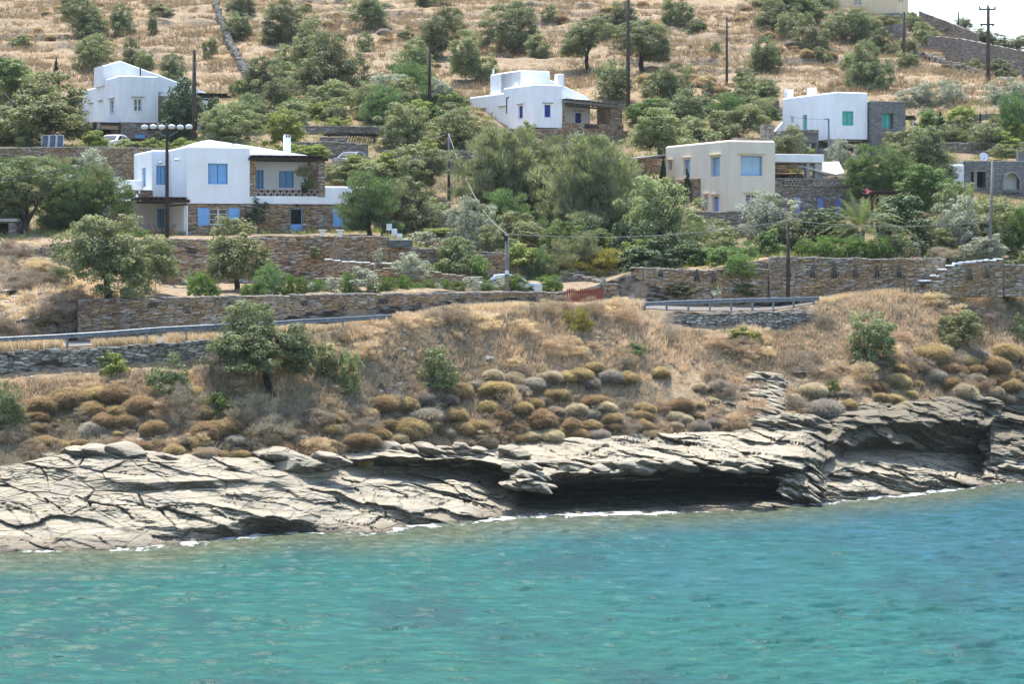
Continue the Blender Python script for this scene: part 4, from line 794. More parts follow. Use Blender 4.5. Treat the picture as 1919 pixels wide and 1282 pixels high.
# ---- palm, agaves
def blades(name, px, py, w, h, n, label, cat, D, mat, L=1.0, droop=.5, wid=.05, leaflets=False):
    r = np.random.RandomState(n+int(px)); S = w*D/F/2; Hh = h*D/F; V = []; Q = []; v = []
    for i in range(n):
        a = r.rand()*6.283; e = math.radians(r.uniform(-2, 80) if leaflets else r.uniform(12, 85)); dx = math.cos(a)*math.cos(e); dy = math.sin(a)*math.cos(e); dz = math.sin(e)
        m = 9; tt = np.linspace(0, 1, m); ln = r.uniform(.8, 1.1)
        pts = np.stack([dx*tt*S*ln*1.05, dy*tt*S*ln*1.05, Hh*ln*(dz*tt-droop*tt*tt*(.35+.65*math.cos(e)))], 1)
        base = len(V); side = unit(np.cross(pts[-1]-pts[0], [0, 0, 1.])+1e-4)
        if not leaflets:
            for j in range(m):
                ww = wid*(1-tt[j]**2*.95); V += [pts[j]-side*ww, pts[j]+side*ww]
            Q += [(base+2*j, base+2*j+1, base+2*j+3, base+2*j+2) for j in range(m-1)]; v += [r.rand()]*(2*m)
        else:
            c = r.rand()
            for j in range(44):
                t = .1+.9*j/43; p = np.array([np.interp(t, tt, pts[:, q]) for q in range(3)]); ll = .42*math.sin(math.pi*min(1, .15+.85*t))*(1.1-.5*t)
                tn = unit(pts[-1]-pts[0])
                for s in (-1, 1):
                    tip = p+side*s*ll+tn*ll*.7+np.array([0, 0, .10-.2*r.rand()]); k = len(V); q = tn*.022
                    V += [p-q, p+q, tip+q*.3, tip-q*.3]; Q.append((k, k+1, k+2, k+3)); v += [c*.6+.4*r.rand()]*4
    o = link(name, np_mesh(name, np.array(V), np.array(Q), M[mat], {'v': v, 'w': r.rand(len(v))})); o.location = P(px, py, D)
    return tag(o, label, cat) if label else o
pr = empty('palm_tree', P(1613, 462, 150), 0, 'short date palm with arching fronds behind the clipped shrubs', 'palm')
mb = MB(); prof = []
for i in range(13): prof += [(.26+.03*(i % 2), -.2+i*.1), (.23+.05*(i % 2), -.16+i*.1)]
mb.lathe(prof, 12).build('trunk', M['bark'], pr, True)
o = blades('crown', 0, 0, 245, 118, 84, None, None, 150, 'palm', droop=.75, leaflets=True); o.parent = pr; o.location = (0, 0, 1.0)
blades('spiky_plant', 355, 536, 62, 44, 60, 'spiky long-leaved plant at the foot of the main house wall', 'spiky plant', 135.5, 'agave', wid=.035, droop=.35)
blades('spiky_plant', 1032, 482, 44, 40, 34, 'pale sword-leaved agave behind the wall near the silver car', 'agave', 149, 'agave', wid=.06, droop=.5)
blades('spiky_plant', 1695, 470, 60, 34, 50, 'pale yucca clump right of the palm', 'yucca', 149.5, 'agave', wid=.05, droop=.5)
blades('spiky_plant', 1738, 484, 32, 24, 30, 'small grey agave on the wall top near the stone post', 'agave', 147.5, 'agave', wid=.03, droop=.4)
blades('spiky_plant', 1698, 484, 44, 26, 40, 'orange dry grass tuft right of the clipped shrubs', 'grass tuft', 147.2, 'straw', wid=.025, droop=.4)
blades('spiky_plant', 998, 262, 26, 34, 20, 'upright green banana-like plant below the blue-windowed house', 'plant', 197, 'green', wid=.1, droop=.3)
blades('spiky_plant', 1345, 552, 34, 26, 16, 'broad-leaved pale agave at the foot of the roadside wall', 'agave', 142, 'agave', wid=.06, droop=.5)
# ---------------------------------------------------------------- thorn cushions
def cushion_mesh(seed, mat):
    r = np.random.RandomState(seed); import bmesh
    bm = bmesh.new(); bmesh.ops.create_icosphere(bm, subdivisions=5, radius=1.0); V = np.array([v.co[:] for v in bm.verts]); Fc = np.array([[v.index for v in f.verts] for f in bm.faces]); bm.free()
    cs = unit(r.randn(9+seed % 4, 3)); cs[:, 2] = np.abs(cs[:, 2])*.8; rr = r.uniform(.75, 1.05, len(cs)); dd = V@cs.T
    lob = (dd*rr).max(1); k = .60+.42*lob+.28*(fbm(V[:, 0]*2.2+V[:, 2]*2+seed, V[:, 1]*2.2+9, 4, seed)-.5)
    V = V*k[:, None]; V[:, 2] = np.where(V[:, 2] < 0, V[:, 2]*.8, V[:, 2])
    core = V*.9; n = 26000; fi = r.randint(0, len(Fc), n); w3 = r.dirichlet([1, 1, 1], n); b = (V[Fc[fi]]*w3[..., None]).sum(1); k2 = b[:, 2] > -.5; b = b[k2]; n = len(b)
    nrm = unit(b*[1, 1, 1.1]); d = unit(nrm+r.randn(n, 3)*.5); L = (r.uniform(.05, .13, n)+.12*(r.rand(n) > .93))[:, None]; s = unit(np.cross(d, r.randn(n, 3)))*.013; b = b-d*.05
    T = np.stack([b-s, b+s, b+d*L+s*.5, b+d*L-s*.5], 1).reshape(-1, 3); V2 = np.concatenate([core, T]); tri = np.concatenate([Fc, Fc[:, 2:3]], 1)
    pn = fbm(b[:, 0]*2.5+5, b[:, 1]*2.5+b[:, 2]*2, 3, seed); v = np.concatenate([np.zeros(len(core)), np.repeat(np.clip(.15+(b[:, 2]*.25)+(pn-.5)*.9+.45*r.rand(n), 0, 1), 4)])  # thorns paler toward the top: sunlit crowns painted into the tone
    me = bpy.data.meshes.new('thorn_cushion'); Q = np.arange(n*4).reshape(-1, 4)+len(core)
    me.vertices.add(len(V2)); me.vertices.foreach_set('co', V2.astype(np.float32).ravel()); nl = Fc.size+Q.size; me.loops.add(nl); me.loops.foreach_set('vertex_index', np.concatenate([Fc.ravel(), Q.ravel()]).astype(np.int32))
    me.polygons.add(len(Fc)+len(Q)); me.polygons.foreach_set('loop_start', np.concatenate([np.arange(len(Fc))*3, Fc.size+np.arange(len(Q))*4]).astype(np.int32)); me.polygons.foreach_set('loop_total', np.concatenate([np.full(len(Fc), 3), np.full(len(Q), 4)]).astype(np.int32))
    me.update(calc_edges=True); at = me.attributes.new('v', 'FLOAT', 'POINT'); at.data.foreach_set('value', v.astype(np.float32)); me.materials.append(M[mat]); return me
CM = {(m, s): cushion_mesh(s*7+j, m) for j, m in enumerate(('cu_m', 'cu_b', 'cu_g', 'cu_p')) for s in (1, 2, 3)}
CU.sort(); NMC = {'m': 'mustard-brown', 'b': 'brown', 'g': 'grey', 'p': 'pale olive-grey'}; cnt = {}
for i, (x, y, r, c) in enumerate(CU):
    D = min(spot(x, y+r*.55), 146) if x < 1480 else spot(x, y+r*.5, 118); s = r*D/F
    reg = 'left bank' if x < 640 else ('middle bank' if x < 1330 else 'right bank')
    n = cnt.get((reg, c), 0); cnt[(reg, c)] = n+1
    o = link('thorn_cushion', CM[('cu_'+c, 1+i % 3)]); p = P(x, y+r*.25, D); o.location = p; a = rnd.random()*6; o.rotation_euler = (0, 0, a); o.scale = (s*rnd.uniform(1.15, 1.6), s*rnd.uniform(1.0, 1.4), s*rnd.uniform(.66, .98))
    tag(o, NMC[c]+' domed thorn cushion, '+ordinal(n)+' of its colour from the left on the '+reg, 'cushion bush', 'thorn cushions on the slope above the rocks')
rh = random.Random(77); HC = 0
while HC < 105:
    x = rh.uniform(-20, 1940); y = rh.uniform(6, 190); D = spot(x, y, 208)
    if D > 330 or D < 211 or any(k[0]-4 < x < k[2]+4 and y > k[1] for k in KEEP) or fbm(x*.012, y*.03, 3, 5) < .44: continue
    HC += 1; c = rh.choice(['m', 'm', 'b', 'b', 'b', 'g']); s = rh.uniform(.45, 1.15); o = link('thorn_cushion', CM[('cu_'+c, 1+HC % 3)]); o.location = P(x, y, D); o.scale = (s, s, s*rh.uniform(.6, .85)); o.rotation_euler = (0, 0, rh.random()*6)
    tag(o, 'low '+NMC[c]+' domed thorn cushion on the dry terraced hillside', 'cushion bush', 'thorn cushions on the hillside')
# ---------------------------------------------------------------- dry grass and scrub (uncountable)
def tufts(name, px, D, hgt, nb, wid, mat, seed, spread=.35, lean=.45, label='', noise_v=.5):
    r = np.random.RandomState(seed); z = ground(px, D); X = (px-CX)/F*D; n = len(px); N = n*nb; ci = np.repeat(np.arange(n), nb)
    tv = np.clip(vn(X*.5, D*.5, seed)*.8+.3*(r.rand(n)-.5)+.1, 0, 1); h = (hgt if np.ndim(hgt) else np.full(n, hgt))[ci]*(.5+.6*r.rand(N))
    a = r.rand(N)*6.283; rr = r.rand(N)**.5*spread*h; b = np.stack([X[ci]+np.cos(a)*rr, D[ci]+np.sin(a)*rr, z[ci]-.04], 1)
    le = lean*(.3+r.rand(N)); a2 = a+r.randn(N)*.6; tip = b+np.stack([np.cos(a2)*le*h, np.sin(a2)*le*h, h], 1); a3 = r.rand(N)*3.14; s = np.stack([np.cos(a3), np.sin(a3), 0*a3], 1)*wid*(.6+.8*r.rand(N))[:, None]
    mid = b*.45+tip*.55+np.stack([0*h, 0*h, h*.07], 1)
    V = np.stack([b-s, b+s, mid+s*.8, tip+s*.15, tip-s*.15, mid-s*.8], 1).reshape(-1, 3); i6 = np.arange(N)*6
    Q = np.concatenate([np.stack([i6, i6+1, i6+2, i6+5], 1), np.stack([i6+5, i6+2, i6+3, i6+4], 1)])
    v = np.clip(tv[ci]*.6+.4*r.rand(N), 0, 1); w = np.clip(vn(X*.25+50, D*.25, seed+3)*.6+.45*r.rand(n), 0, 1)[ci]
    o = link(name, np_mesh(name, V, Q, M[mat], {'v': np.repeat(v, 6), 'w': np.repeat(w, 6)})); return tag(o, label, 'grass', kind='stuff')
def slope_pts(n, seed, a, b, thr, sc=.18, xr=(-200, 2120)):
    r = np.random.RandomState(seed); px = r.uniform(xr[0], xr[1], n); t = r.rand(n); D = np.interp(px, KX, RD[a])*(1-t)+np.interp(px, KX, RD[b])*t; X = (px-CX)/F*D
    k = fbm(X*sc, D*sc*1.6, 3, seed)*1.0+.25*t > thr+.12*r.rand(n); return px[k], D[k]
px, D = slope_pts(17000, 1, 4, 6, .46); k = ~(((px < 480) | ((px > 1200) & (px < 1530))) & (D > np.interp(px, KX, RD[6])-1.1)); px, D = px[k], D[k]; r0 = np.random.RandomState(3)
tufts('dry_grass', px, D, .20+.34*vn((px-CX)/F*D*.4, D*.4, 8)*(.5+.7*r0.rand(len(px))), 15, .014, 'straw', 11, label='straw coloured dry grass covering the sea slope', lean=.5)
px, D = slope_pts(14000, 2, 4, 6, .44, .3); k = ~(((px < 480) | ((px > 1200) & (px < 1530))) & (D > np.interp(px, KX, RD[6])-1.1)); px, D = px[k], D[k]
tufts('dead_scrub', px, D, .3, 16, .012, 'twig', 12, label='grey dead twigs and thistle between the dry grass of the sea slope', lean=.8, spread=.7)
px, D = slope_pts(3800, 4, 6, 7, .36, .3); D = D+.2; k = ~((px > 1200) & (px < 1530)) & ((px > 480) | (vn(px*.02, px*0, 5) > .25)); px, D = px[k], D[k]
tufts('verge_grass', px, D, .38+.3*vn((px-CX)/F*D*.5, D*0, 8), 20, .016, 'straw', 13, label='tall golden grass along the road verge', lean=.35)
px, D = slope_pts(1900, 5, 10, 13, .46, .3, (-200, 300))
tufts('bank_grass', px, D, .35, 16, .02, 'straw', 14, label='dry grass on the bank left of the terrace wall', lean=.5)
r = np.random.RandomState(9); px = r.uniform(-260, 2200, 8000); D = r.uniform(144, 214, 8000); k = vn((px-CX)/F*D*.2, D*.2, 4) > .3; k &= ~((px > 235) & (px < 720) & (D < 154)); px, D = px[k], D[k]
hf = len(px)//2; tufts('garden_grass', px[:hf], D[:hf], .4, 14, .03, 'oak', 25, label='dull green ground cover on the garden terraces', lean=.8, spread=1.1); px, D = px[hf:], D[hf:]
tufts('garden_weeds', px, D, .33, 12, .03, 'lime', 15, label='mixed low weeds and ground cover on the garden terraces', lean=.7, spread=.9)
r = np.random.RandomState(10); n = 32000; px = r.uniform(-260, 2200, n); D = 207+r.rand(n)**.85*130; X = (px-CX)/F*D; k = fbm(X*.12, D*.25, 3, 6) > .40+.14*r.rand(n); px, D = px[k], D[k]
tufts('hill_scrub', px, D, .28+.6*r.rand(len(px))**2, 20, .032, 'scrub', 16, label='low brown thorn scrub covering the terraced hillside', lean=.8, spread=.9)
r = np.random.RandomState(12); n = 12000; px = r.uniform(-260, 2200, n); D = 207+r.rand(n)**.85*130
tufts('hill_grass', px, D, .30, 9, .022, 'straw', 17, label='thin dry grass on the terraced hillside', lean=.6, spread=.7)
# ---------------------------------------------------------------- loose stones
def rock_mesh(seed, flat=.5):
    import bmesh
    r = random.Random(seed); bm = bmesh.new()
    for i in range(22): v = Vector((r.gauss(0, 1), r.gauss(0, 1), r.gauss(0, 1))).normalized()*r.uniform(.85, 1); bm.verts.new((v.x, v.y*.8, v.z*flat))
    h = bmesh.ops.convex_hull(bm, input=bm.verts); bmesh.ops.delete(bm, geom=[v for v in bm.verts if not v.link_faces], context='VERTS')
    bmesh.ops.bevel(bm, geom=bm.edges[:], offset=.05, segments=1, affect='EDGES', profile=.5)
    me = bpy.data.meshes.new('boulder'); bm.to_mesh(me); bm.free(); me.materials.append(M['boulder']); return me
RM = [rock_mesh(i, (.45, .6, .35)[i % 3]) for i in range(6)]
def boulder(px, py, w, label, D=None, tilt=0, k=0, flat=1, group=None):
    D = D or spot(px, py+w*.15); o = link('boulder', RM[k % 6]); s = w*D/F/2; o.location = P(px, py, D)-Vector((0, 0, 0)); o.scale = (s, s*.9, s*flat); o.rotation_euler = (tilt*.3, tilt, rnd.random()*3)
    return tag(o, label, 'boulder', group)
BL = [(917, 672, 30, 'large white boulder in the middle of the dry slope'), (756, 655, 20, 'squarish white stone on the slope left of the large white boulder'), (716, 622, 24, 'tilted white rock on the upper slope below the guardrail end'), (757, 620, 18, 'bluish grey stone right of the tilted white rock'), (938, 622, 15, 'flat pale stone high on the middle slope'),
      (735, 681, 12, 'small pale stone left below the squarish white stone'), (835, 672, 14, 'pale stone just above the dark twin-topped shrub'), (1190, 634, 22, 'pale rock at the right edge of the stone rubble'), (1058, 600, 22, 'grey block high on the slope below the stone-topped wall'), (1300, 680, 14, 'pale stone on the right slope below the low dry wall'), (1690, 585, 16, 'white stone high on the right slope'),
      (15, 545, 46, 'cream boulder near the left edge above the guardrail'), (14, 520, 34, 'white slab on the left bank above the cream boulder'), (105, 655, 20, 'pale round boulder on the left dry-stone wall top'), (1838, 602, 20, 'pale flat stone high on the far right slope'), (715, 733, 14, 'small pale stone above the mustard cushions'),
      (230, 838, 56, 'flat slab of rock lying at the top of the left ledges'), (1500, 698, 40, 'grey slab leaning out of the right slope'), (262, 825, 22, 'small slab beside the flat slab on the left ledges'), (530, 848, 50, 'pale tilted slab under the grey twiggy bush')]
for i, (a, b, w, l) in enumerate(BL): boulder(a, b, w, l, k=i, flat=.75 if w < 40 else .4)
def rubble(name, cx, cy, w, h, n, smin, smax, label, seed):
    r = np.random.RandomState(seed); V = []; Q = []; base = 0
    for i in range(n):
        x = cx+r.randn()*w*.4; y = cy+r.randn()*h*.4; D = spot(x, y); me = RM[r.randint(6)]; s = r.uniform(smin, smax); co = np.array([v.co[:] for v in me.vertices]); a = r.rand()*6; b = r.uniform(-.6, .6); R = np.array(Matrix.Rotation(a, 3, 'Z')@Matrix.Rotation(b, 3, 'X'))
        p = np.array(P(x, y, D)); V.append(co@R.T*s*[1.3, 1, .7]+p); Q += [[base+j for j in f.vertices] for f in me.polygons]; base += len(co)
    me = bpy.data.meshes.new(name); me.from_pydata(np.concatenate(V).tolist(), [], Q); me.materials.append(M['boulder']); tag(link(name, me), label, 'rubble', kind='stuff')
rubble('rubble', 1105, 650, 52, 62, 300, .05, .17, 'grey broken stone rubble spilled down the middle slope', 1)
rubble('rubble', 45, 525, 85, 85, 520, .05, .26, 'pale stone rubble on the bank at the left edge', 2)
rubble('rubble', 1190, 640, 45, 30, 35, .05, .13, 'scattered pale stones right of the main rubble', 3)
rubble('rubble', 900, 660, 420, 60, 260, .03, .12, 'small pale stones strewn over the middle slope', 4)
rubble('rubble', 60, 690, 120, 24, 60, .05, .14, 'loose stones fallen below the left dry-stone wall', 5)
rubble('rubble', 1500, 690, 260, 60, 200, .04, .14, 'small stones strewn over the right slope', 6)

# ---- broken slabs stacked on and above the ledges
def slabs(name, cx, cy, w, h, n, smin, smax, label, seed, Dadd=0, face=0.0, dip=.2, D0=None):
    r = np.random.RandomState(seed); V = []; Q = []; base = 0; D0 = D0 or spot(cx, cy+h/2)+Dadd
    for i in range(n):
        t = (i+.5)/n; x = cx+r.uniform(-.5, .5)*w; py = cy+h/2-h*t*(.6+.4*math.cos((x-cx)/w*2.6)); D = D0+face*t*h*.01+r.uniform(-.2, .5); me = RM[r.randint(6)]; s = r.uniform(smin, smax); co = np.array([v.co[:] for v in me.vertices])
        R = np.array(Matrix.Rotation(r.uniform(-.1, .1)+dip, 3, 'Y')@Matrix.Rotation(r.uniform(-.12, .12), 3, 'X')@Matrix.Rotation(r.uniform(-.5, .5), 3, 'Z'))
        V.append((co*s*[1.5, 1.1, r.uniform(.6, 1.0)])@R.T+np.array(P(x, py, D))); Q += [[base+j for j in f.vertices] for f in me.polygons]; base += len(co)
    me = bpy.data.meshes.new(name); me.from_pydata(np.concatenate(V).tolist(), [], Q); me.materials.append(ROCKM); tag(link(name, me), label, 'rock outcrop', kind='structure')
slabs('rock_outcrop', 1425, 745, 78, 100, 110, .4, .8, 'dark layered rock outcrop standing out of the right slope', 1, -.3, 5)
slabs('rock_outcrop', 1360, 765, 55, 60, 34, .3, .6, 'broken ledge of slabs left of the dark layered outcrop', 2, -.3, 5)
slabs('rock_outcrop', 1480, 800, 120, 40, 44, .35, .75, 'flat stepped slabs below the dark layered outcrop', 3, 0, 0)
slabs('rock_outcrop', 1640, 768, 130, 20, 18, .3, .6, 'thin slabs along the top of the shaded right cliff', 4, 0, 0, .1)
slabs('rock_outcrop', 1790, 752, 140, 16, 20, .3, .6, 'pale slabs on the rim of the shaded right cliff', 5, 0, 0, .1)
slabs('rock_outcrop', 230, 856, 170, 36, 14, .5, 1.1, 'angular slabs at the head of the left ledges', 6, -1.2, 0)
slabs('rock_outcrop', 560, 862, 170, 26, 14, .5, 1.0, 'tilted slabs at the head of the middle left ledges', 7, -.8, 0)
slabs('rock_outcrop', 90, 872, 120, 40, 14, .3, .6, 'small broken slabs on the upper left ledges', 8, -1, 0)
slabs('rock_outcrop', 760, 848, 150, 22, 18, .4, .9, 'slabs forming the lip over the dark left undercut', 9, -.6, 0)
slabs('rock_outcrop', 900, 850, 120, 40, 20, .4, .9, 'rough slabs between the left undercut and the main cave block', 10, -1, 0)
slabs('rock_outcrop', 985, 892, 60, 50, 30, .3, .7, 'jagged left end of the cave roof block', 14, 0, 2, .3, 115.2)
slabs('rock_outcrop', 1500, 900, 60, 70, 34, .35, .8, 'dark broken right end of the cave roof block', 15, 0, 3, .5, 118.8)
slabs('rock_outcrop', 1220, 872, 420, 20, 34, .4, .95, 'jagged slabs along the edge of the cave roof', 16, 0, 2, .15, 117.4)
slabs('rock_outcrop', 1885, 845, 80, 70, 60, .3, .8, 'sunlit broken rock at the far right shore', 11, 0, 3, .1, 131.5)
# ---------------------------------------------------------------- stone walls
def ragwall(name, pts, thick, mat, label, seed=1, cap='cap', step=.45, jag=.05, hole=None, capw=.05, caph=.07, cat='stone wall'):
    """pts: (px, D, py_top, py_bottom); a masonry wall with uneven courses and a row of coping stones"""
    r = random.Random(seed)
    if name in ('terrace_wall', 'field_wall'): pts = [(a, D, t, max(b, HY-(gz(a, D-.5)-.4-CH)*F/D)) for a, D, t, b in pts]
    o = empty(name, P(pts[0][0], pts[0][3], pts[0][1]), 0, label, cat); org = o.location.copy()
    A = [P(a[0], a[2], a[1])-org for a in pts]; B = [P(a[0], a[3], a[1])-org for a in pts]; mb = MB(); mc = MB(); top = []; bot = []
    for i in range(len(pts)-1):
        L = (Vector((A[i+1].x, A[i+1].y, 0))-Vector((A[i].x, A[i].y, 0))).length; n = max(1, int(L/step))
        for k in range(n+(i == len(pts)-2)): t = k/n; top.append(A[i].lerp(A[i+1], t)); bot.append(B[i].lerp(B[i+1], t))
    tz = [p.z+r.uniform(-jag, jag) for p in top]; nz = 7; V = []; Fc = []
    for j, (p, q) in enumerate(zip(top, bot)):
        d = (top[min(j+1, len(top)-1)]-top[max(j-1, 0)]); d.z = 0; d.normalize(); nn = Vector((d.y, -d.x, 0))
        for k in range(nz):
            t = k/(nz-1); z = q.z+(tz[j]-q.z)*t; V.append((p.x-nn.x*0+nn.x*r.uniform(-.03, .03), p.y+nn.y*r.uniform(-.03, .03), z))
        V.append((p.x-nn.x*thick, p.y-nn.y*thick, tz[j])); V.append((p.x-nn.x*thick, p.y-nn.y*thick, q.z))
    m = nz+2
    for j in range(len(top)-1):
        for k in range(m-1): Fc.append((j*m+k, (j+1)*m+k, (j+1)*m+k+1, j*m+k+1))
    Fc += [tuple(range(m-1, -1, -1)), tuple((len(top)-1)*m+k for k in range(m))]
    mb.add(V, Fc).build('masonry', M[mat], o)
    if cap:
        for j in range(len(top)-1):
            a = top[j]; b = top[j+1]; d = b-a; d.z = 0; L = d.length; d.normalize(); nn = Vector((d.y, -d.x, 0)); x = 0
            while x < L-.05:
                w = min(L-x, r.uniform(.28, .6)); za = max(tz[j], tz[j+1])-.03; h = caph*r.uniform(.6, 1.4); f0 = capw+r.uniform(-.03, .05)
                c0 = a+d*(x+.01); c1 = a+d*(x+w-.02); mc.add([c0+nn*f0+Vector((0, 0, za-a.z)), c1+nn*f0+Vector((0, 0, za-a.z)), c1-nn*(thick+.03)+Vector((0, 0, za-a.z)), c0-nn*(thick+.03)+Vector((0, 0, za-a.z)),
                    c0+nn*(f0-.03)+Vector((0, 0, za-a.z+h)), c1+nn*(f0-.03)+Vector((0, 0, za-a.z+h*r.uniform(.7, 1))), c1-nn*thick+Vector((0, 0, za-a.z+h)), c0-nn*thick+Vector((0, 0, za-a.z+h))],
                    [(3, 2, 1, 0), (4, 5, 6, 7), (0, 1, 5, 4), (1, 2, 6, 5), (2, 3, 7, 6), (3, 0, 4, 7)]); x += w
        mc.build('coping', M[cap], o)
    return o, org
def vents(o, org, lst, kind='tri'):
    """decorative openings of slanted slates set in a wall: (px, py, w, h, D)"""
    for (px, py, w, h, D) in lst:
        c = P(px, py, D)-org; W = w*D/F; Hh = h*D/F; y = c.y-.035
        vb = MB(); vb.prism([(c.x-W/2, c.z-Hh/2), (c.x+W/2, c.z-Hh/2), (c.x+W*.12, c.z+Hh/2), (c.x-W*.12, c.z+Hh/2)] if kind == 'tri' else [(c.x-W/2, c.z-Hh/2), (c.x+W/2, c.z-Hh/2), (c.x+W/2, c.z+Hh/2), (c.x-W/2, c.z+Hh/2)], y, y+.06); vb.build('vent_shade', M['vent'], o)  # dark prism on the wall paints the shade inside the vent
        mb = MB(); n = max(2, int(w/6)) if kind == 'zig' else 2
        if kind == 'tri':
            mb.bar((c.x-W*.42, y-.03, c.z-Hh*.5), (c.x-W*.03, y-.03, c.z+Hh*.48), .05, .06); mb.bar((c.x+W*.42, y-.03, c.z-Hh*.5), (c.x+W*.03, y-.03, c.z+Hh*.48), .05, .06); mb.bar((c.x, y-.03, c.z-Hh*.5), (c.x, y-.03, c.z+Hh*.2), .05, .06)
        else:
            for i in range(n):
                x0 = c.x-W/2+W*i/n; x1 = x0+W/n; xm = (x0+x1)/2; mb.bar((x0, y-.03, c.z-Hh*.5), (xm, y-.03, c.z+Hh*.5), .045, .06); mb.bar((xm, y-.03, c.z+Hh*.5), (x1, y-.03, c.z-Hh*.5), .045, .06)
        mb.build('vent_slates', M['slate'], o)
def R3(px, k=6): return float(np.interp(px, KX, RD[k]))
ragwall('stone_wall', [(-260, 115, 676, 720), (0, 116.5, 668, 706), (100, 117, 656, 698), (150, 117, 660, 694), (200, 117.4, 652, 688), (280, 118, 650, 683), (400, 119, 643, 672), (470, 120, 640, 662)], .9, 'stone_dry', 'rough dry-stone wall holding up the road edge at the left', 1, 'fieldstone', .35, .1, capw=.06, caph=.12)
ragwall('stone_wall', [(1276, 134.8, 592, 612), (1360, 135.6, 588, 613), (1450, 136.8, 586, 617), (1505, 137.6, 586, 617), (1528, 138.2, 590, 604)], .8, 'stone_dry', 'low grey dry-stone wall under the right road edge', 2, 'fieldstone', .35, .05, capw=.05)
w, g = ragwall('stone_wall', [(146, 123.6, 562, 646), (280, 125, 560, 640), (400, 126, 557, 630), (600, 129, 553, 615), (730, 131.6, 551, 603), (850, 134.6, 550, 595), (1000, 137.6, 548.5, 582), (1062, 138.6, 548, 575)], .5, 'stone', 'long brown stone terrace wall beside the road below the main house', 3)
vents(w, g, [(285, 572, 20, 8, 125), (435, 570, 20, 8, 126.4), (568, 568, 20, 8, 128.5), (718, 565, 20, 8, 131.2), (860, 564, 20, 8, 134.7), (995, 562, 20, 8, 137.3)], 'zig')
vents(w, g, [(352, 580, 10, 14, 125.4), (502, 577, 10, 14, 127.4), (642, 574, 10, 14, 129.6), (787, 572, 10, 14, 132.9), (925, 570, 9, 12, 135.9)], 'tri')
w, g = ragwall('stone_wall', [(240, 142.2, 450, 545), (400, 142.4, 449, 545), (520, 142.4, 447, 545), (530, 142.4, 443, 545), (728, 142.6, 444, 540), (732, 142.7, 452, 540), (760, 143, 464, 540), (850, 144.3, 470, 538), (955, 145.6, 475, 535)], .5, 'stone', 'tall stone retaining wall under the main house terrace', 4)
vents(w, g, [(360, 470, 18, 10, 142.3), (575, 463, 18, 10, 142.5), (672, 465, 18, 10, 142.6)], 'zig'); vents(w, g, [(542, 490, 8, 14, 142.4)], 'tri')
ragwall('stone_wall', [(608, 140.6, 486, 548), (640, 140.7, 491, 548), (735, 140.9, 495, 546)], .5, 'stone', 'upper step of the ledged wall in front of the tall retaining wall', 5, 'sail', caph=.05)
ragwall('stone_wall', [(590, 138.6, 524, 550), (640, 138.7, 520, 550), (732, 138.9, 503, 548), (800, 139.3, 508, 547), (855, 139.7, 517, 546), (905, 140.3, 521, 545)], .5, 'stone', 'lower step of the ledged wall behind the shrub row', 6, 'cap', caph=.05)
w, g = ragwall('stone_wall', [(1168, 143, 530, 560), (1195, 143, 502, 560), (1300, 143.2, 506, 560), (1440, 143.4, 505, 560)], .5, 'stone', 'lower left length of the long roadside stone wall at right', 7)
vents(w, g, [(1238, 512, 12, 14, 143.1), (1306, 515, 14, 22, 143.2), (1337, 518, 12, 20, 143.25)], 'tri')
w, g = ragwall('stone_wall', [(1443, 143.2, 482, 560), (1600, 143.6, 485, 558), (1773, 144.6, 486, 556)], .6, 'stone', 'higher middle length of the long roadside stone wall at right', 8)
vents(w, g, [(1478, 508, 12, 22, 143.2), (1523, 508, 12, 22, 143.3), (1564, 508, 13, 24, 143.4), (1604, 508, 12, 22, 143.5), (1644, 508, 12, 22, 143.8), (1685, 508, 12, 22, 144)], 'tri')
w, g = ragwall('stone_wall', [(1724, 143.4, 546, 558), (1745, 143.5, 526, 558), (1760, 143.5, 516, 558), (1790, 143.6, 496, 558), (1880, 144.4, 485, 556)], .5, 'stone', 'sloping stair wall with white coping at the right end of the roadside wall', 9, 'roof_white', caph=.09)
vents(w, g, [(1818, 515, 12, 20, 143.8), (1850, 512, 10, 18, 144.1)], 'tri')
ragwall('stone_wall', [(1882, 144.6, 497, 556), (2230, 148, 500, 556)], .5, 'stone', 'low dark terrace wall at the far right behind the grass', 10)
ragwall('stone_wall', [(-260, 172.5, 276, 350), (0, 172.5, 277, 345), (130, 172.5, 276, 345), (250, 172.5, 277, 345), (330, 172.5, 282, 345)], .6, 'stone', 'long stone terrace wall between the upper left house and the main house', 11)
ragwall('stone_wall', [(1290, 163, 397, 480), (1400, 163.4, 397, 480), (1410, 163.4, 440, 480)], .5, 'stone_grey', 'dark stone wall beneath the beige house', 12)
for i, (a, b, D, t, bt, l) in enumerate([(540, 690, 181, 268, 300, 'low terrace wall behind the white chimney of the main house'), (560, 720, 192, 236, 262, 'terrace wall above the flat dark pergola'), (480, 800, 211.5, 186, 226, 'dark field wall at the hill foot above the garden'),
     (700, 900, 159, 395, 418, 'terrace wall behind the dark leafy tree'), (720, 960, 178, 283, 312, 'terrace wall among the trees left of the stone-based house'), (1230, 1320, 211.5, 186, 218, 'field wall at the hill foot right of the tall post'),
     (1395, 1460, 211.5, 188, 215, 'short field wall left of the green-shuttered house'), (1690, 1960, 189.5, 268, 298, 'terrace wall behind the satellite dish'), (1880, 1960, 211, 178, 206, 'short field wall at the right edge by the olives'), (1790, 1960, 205, 215, 246, 'terrace wall below the silver olive row'),
     (1050, 1170, 145, 510, 548, 'short wall behind the red gate'), (600, 650, 184, 255, 280, 'wall behind the dark pergola post')]):
    ragwall('terrace_wall', [(a, D, t, bt), ((a+b)/2, D+.2, t+(i % 3-1)*2, bt), (b, D+.3, t+2, bt)], .5, 'stone_grey', l, 20+i, 'cap')
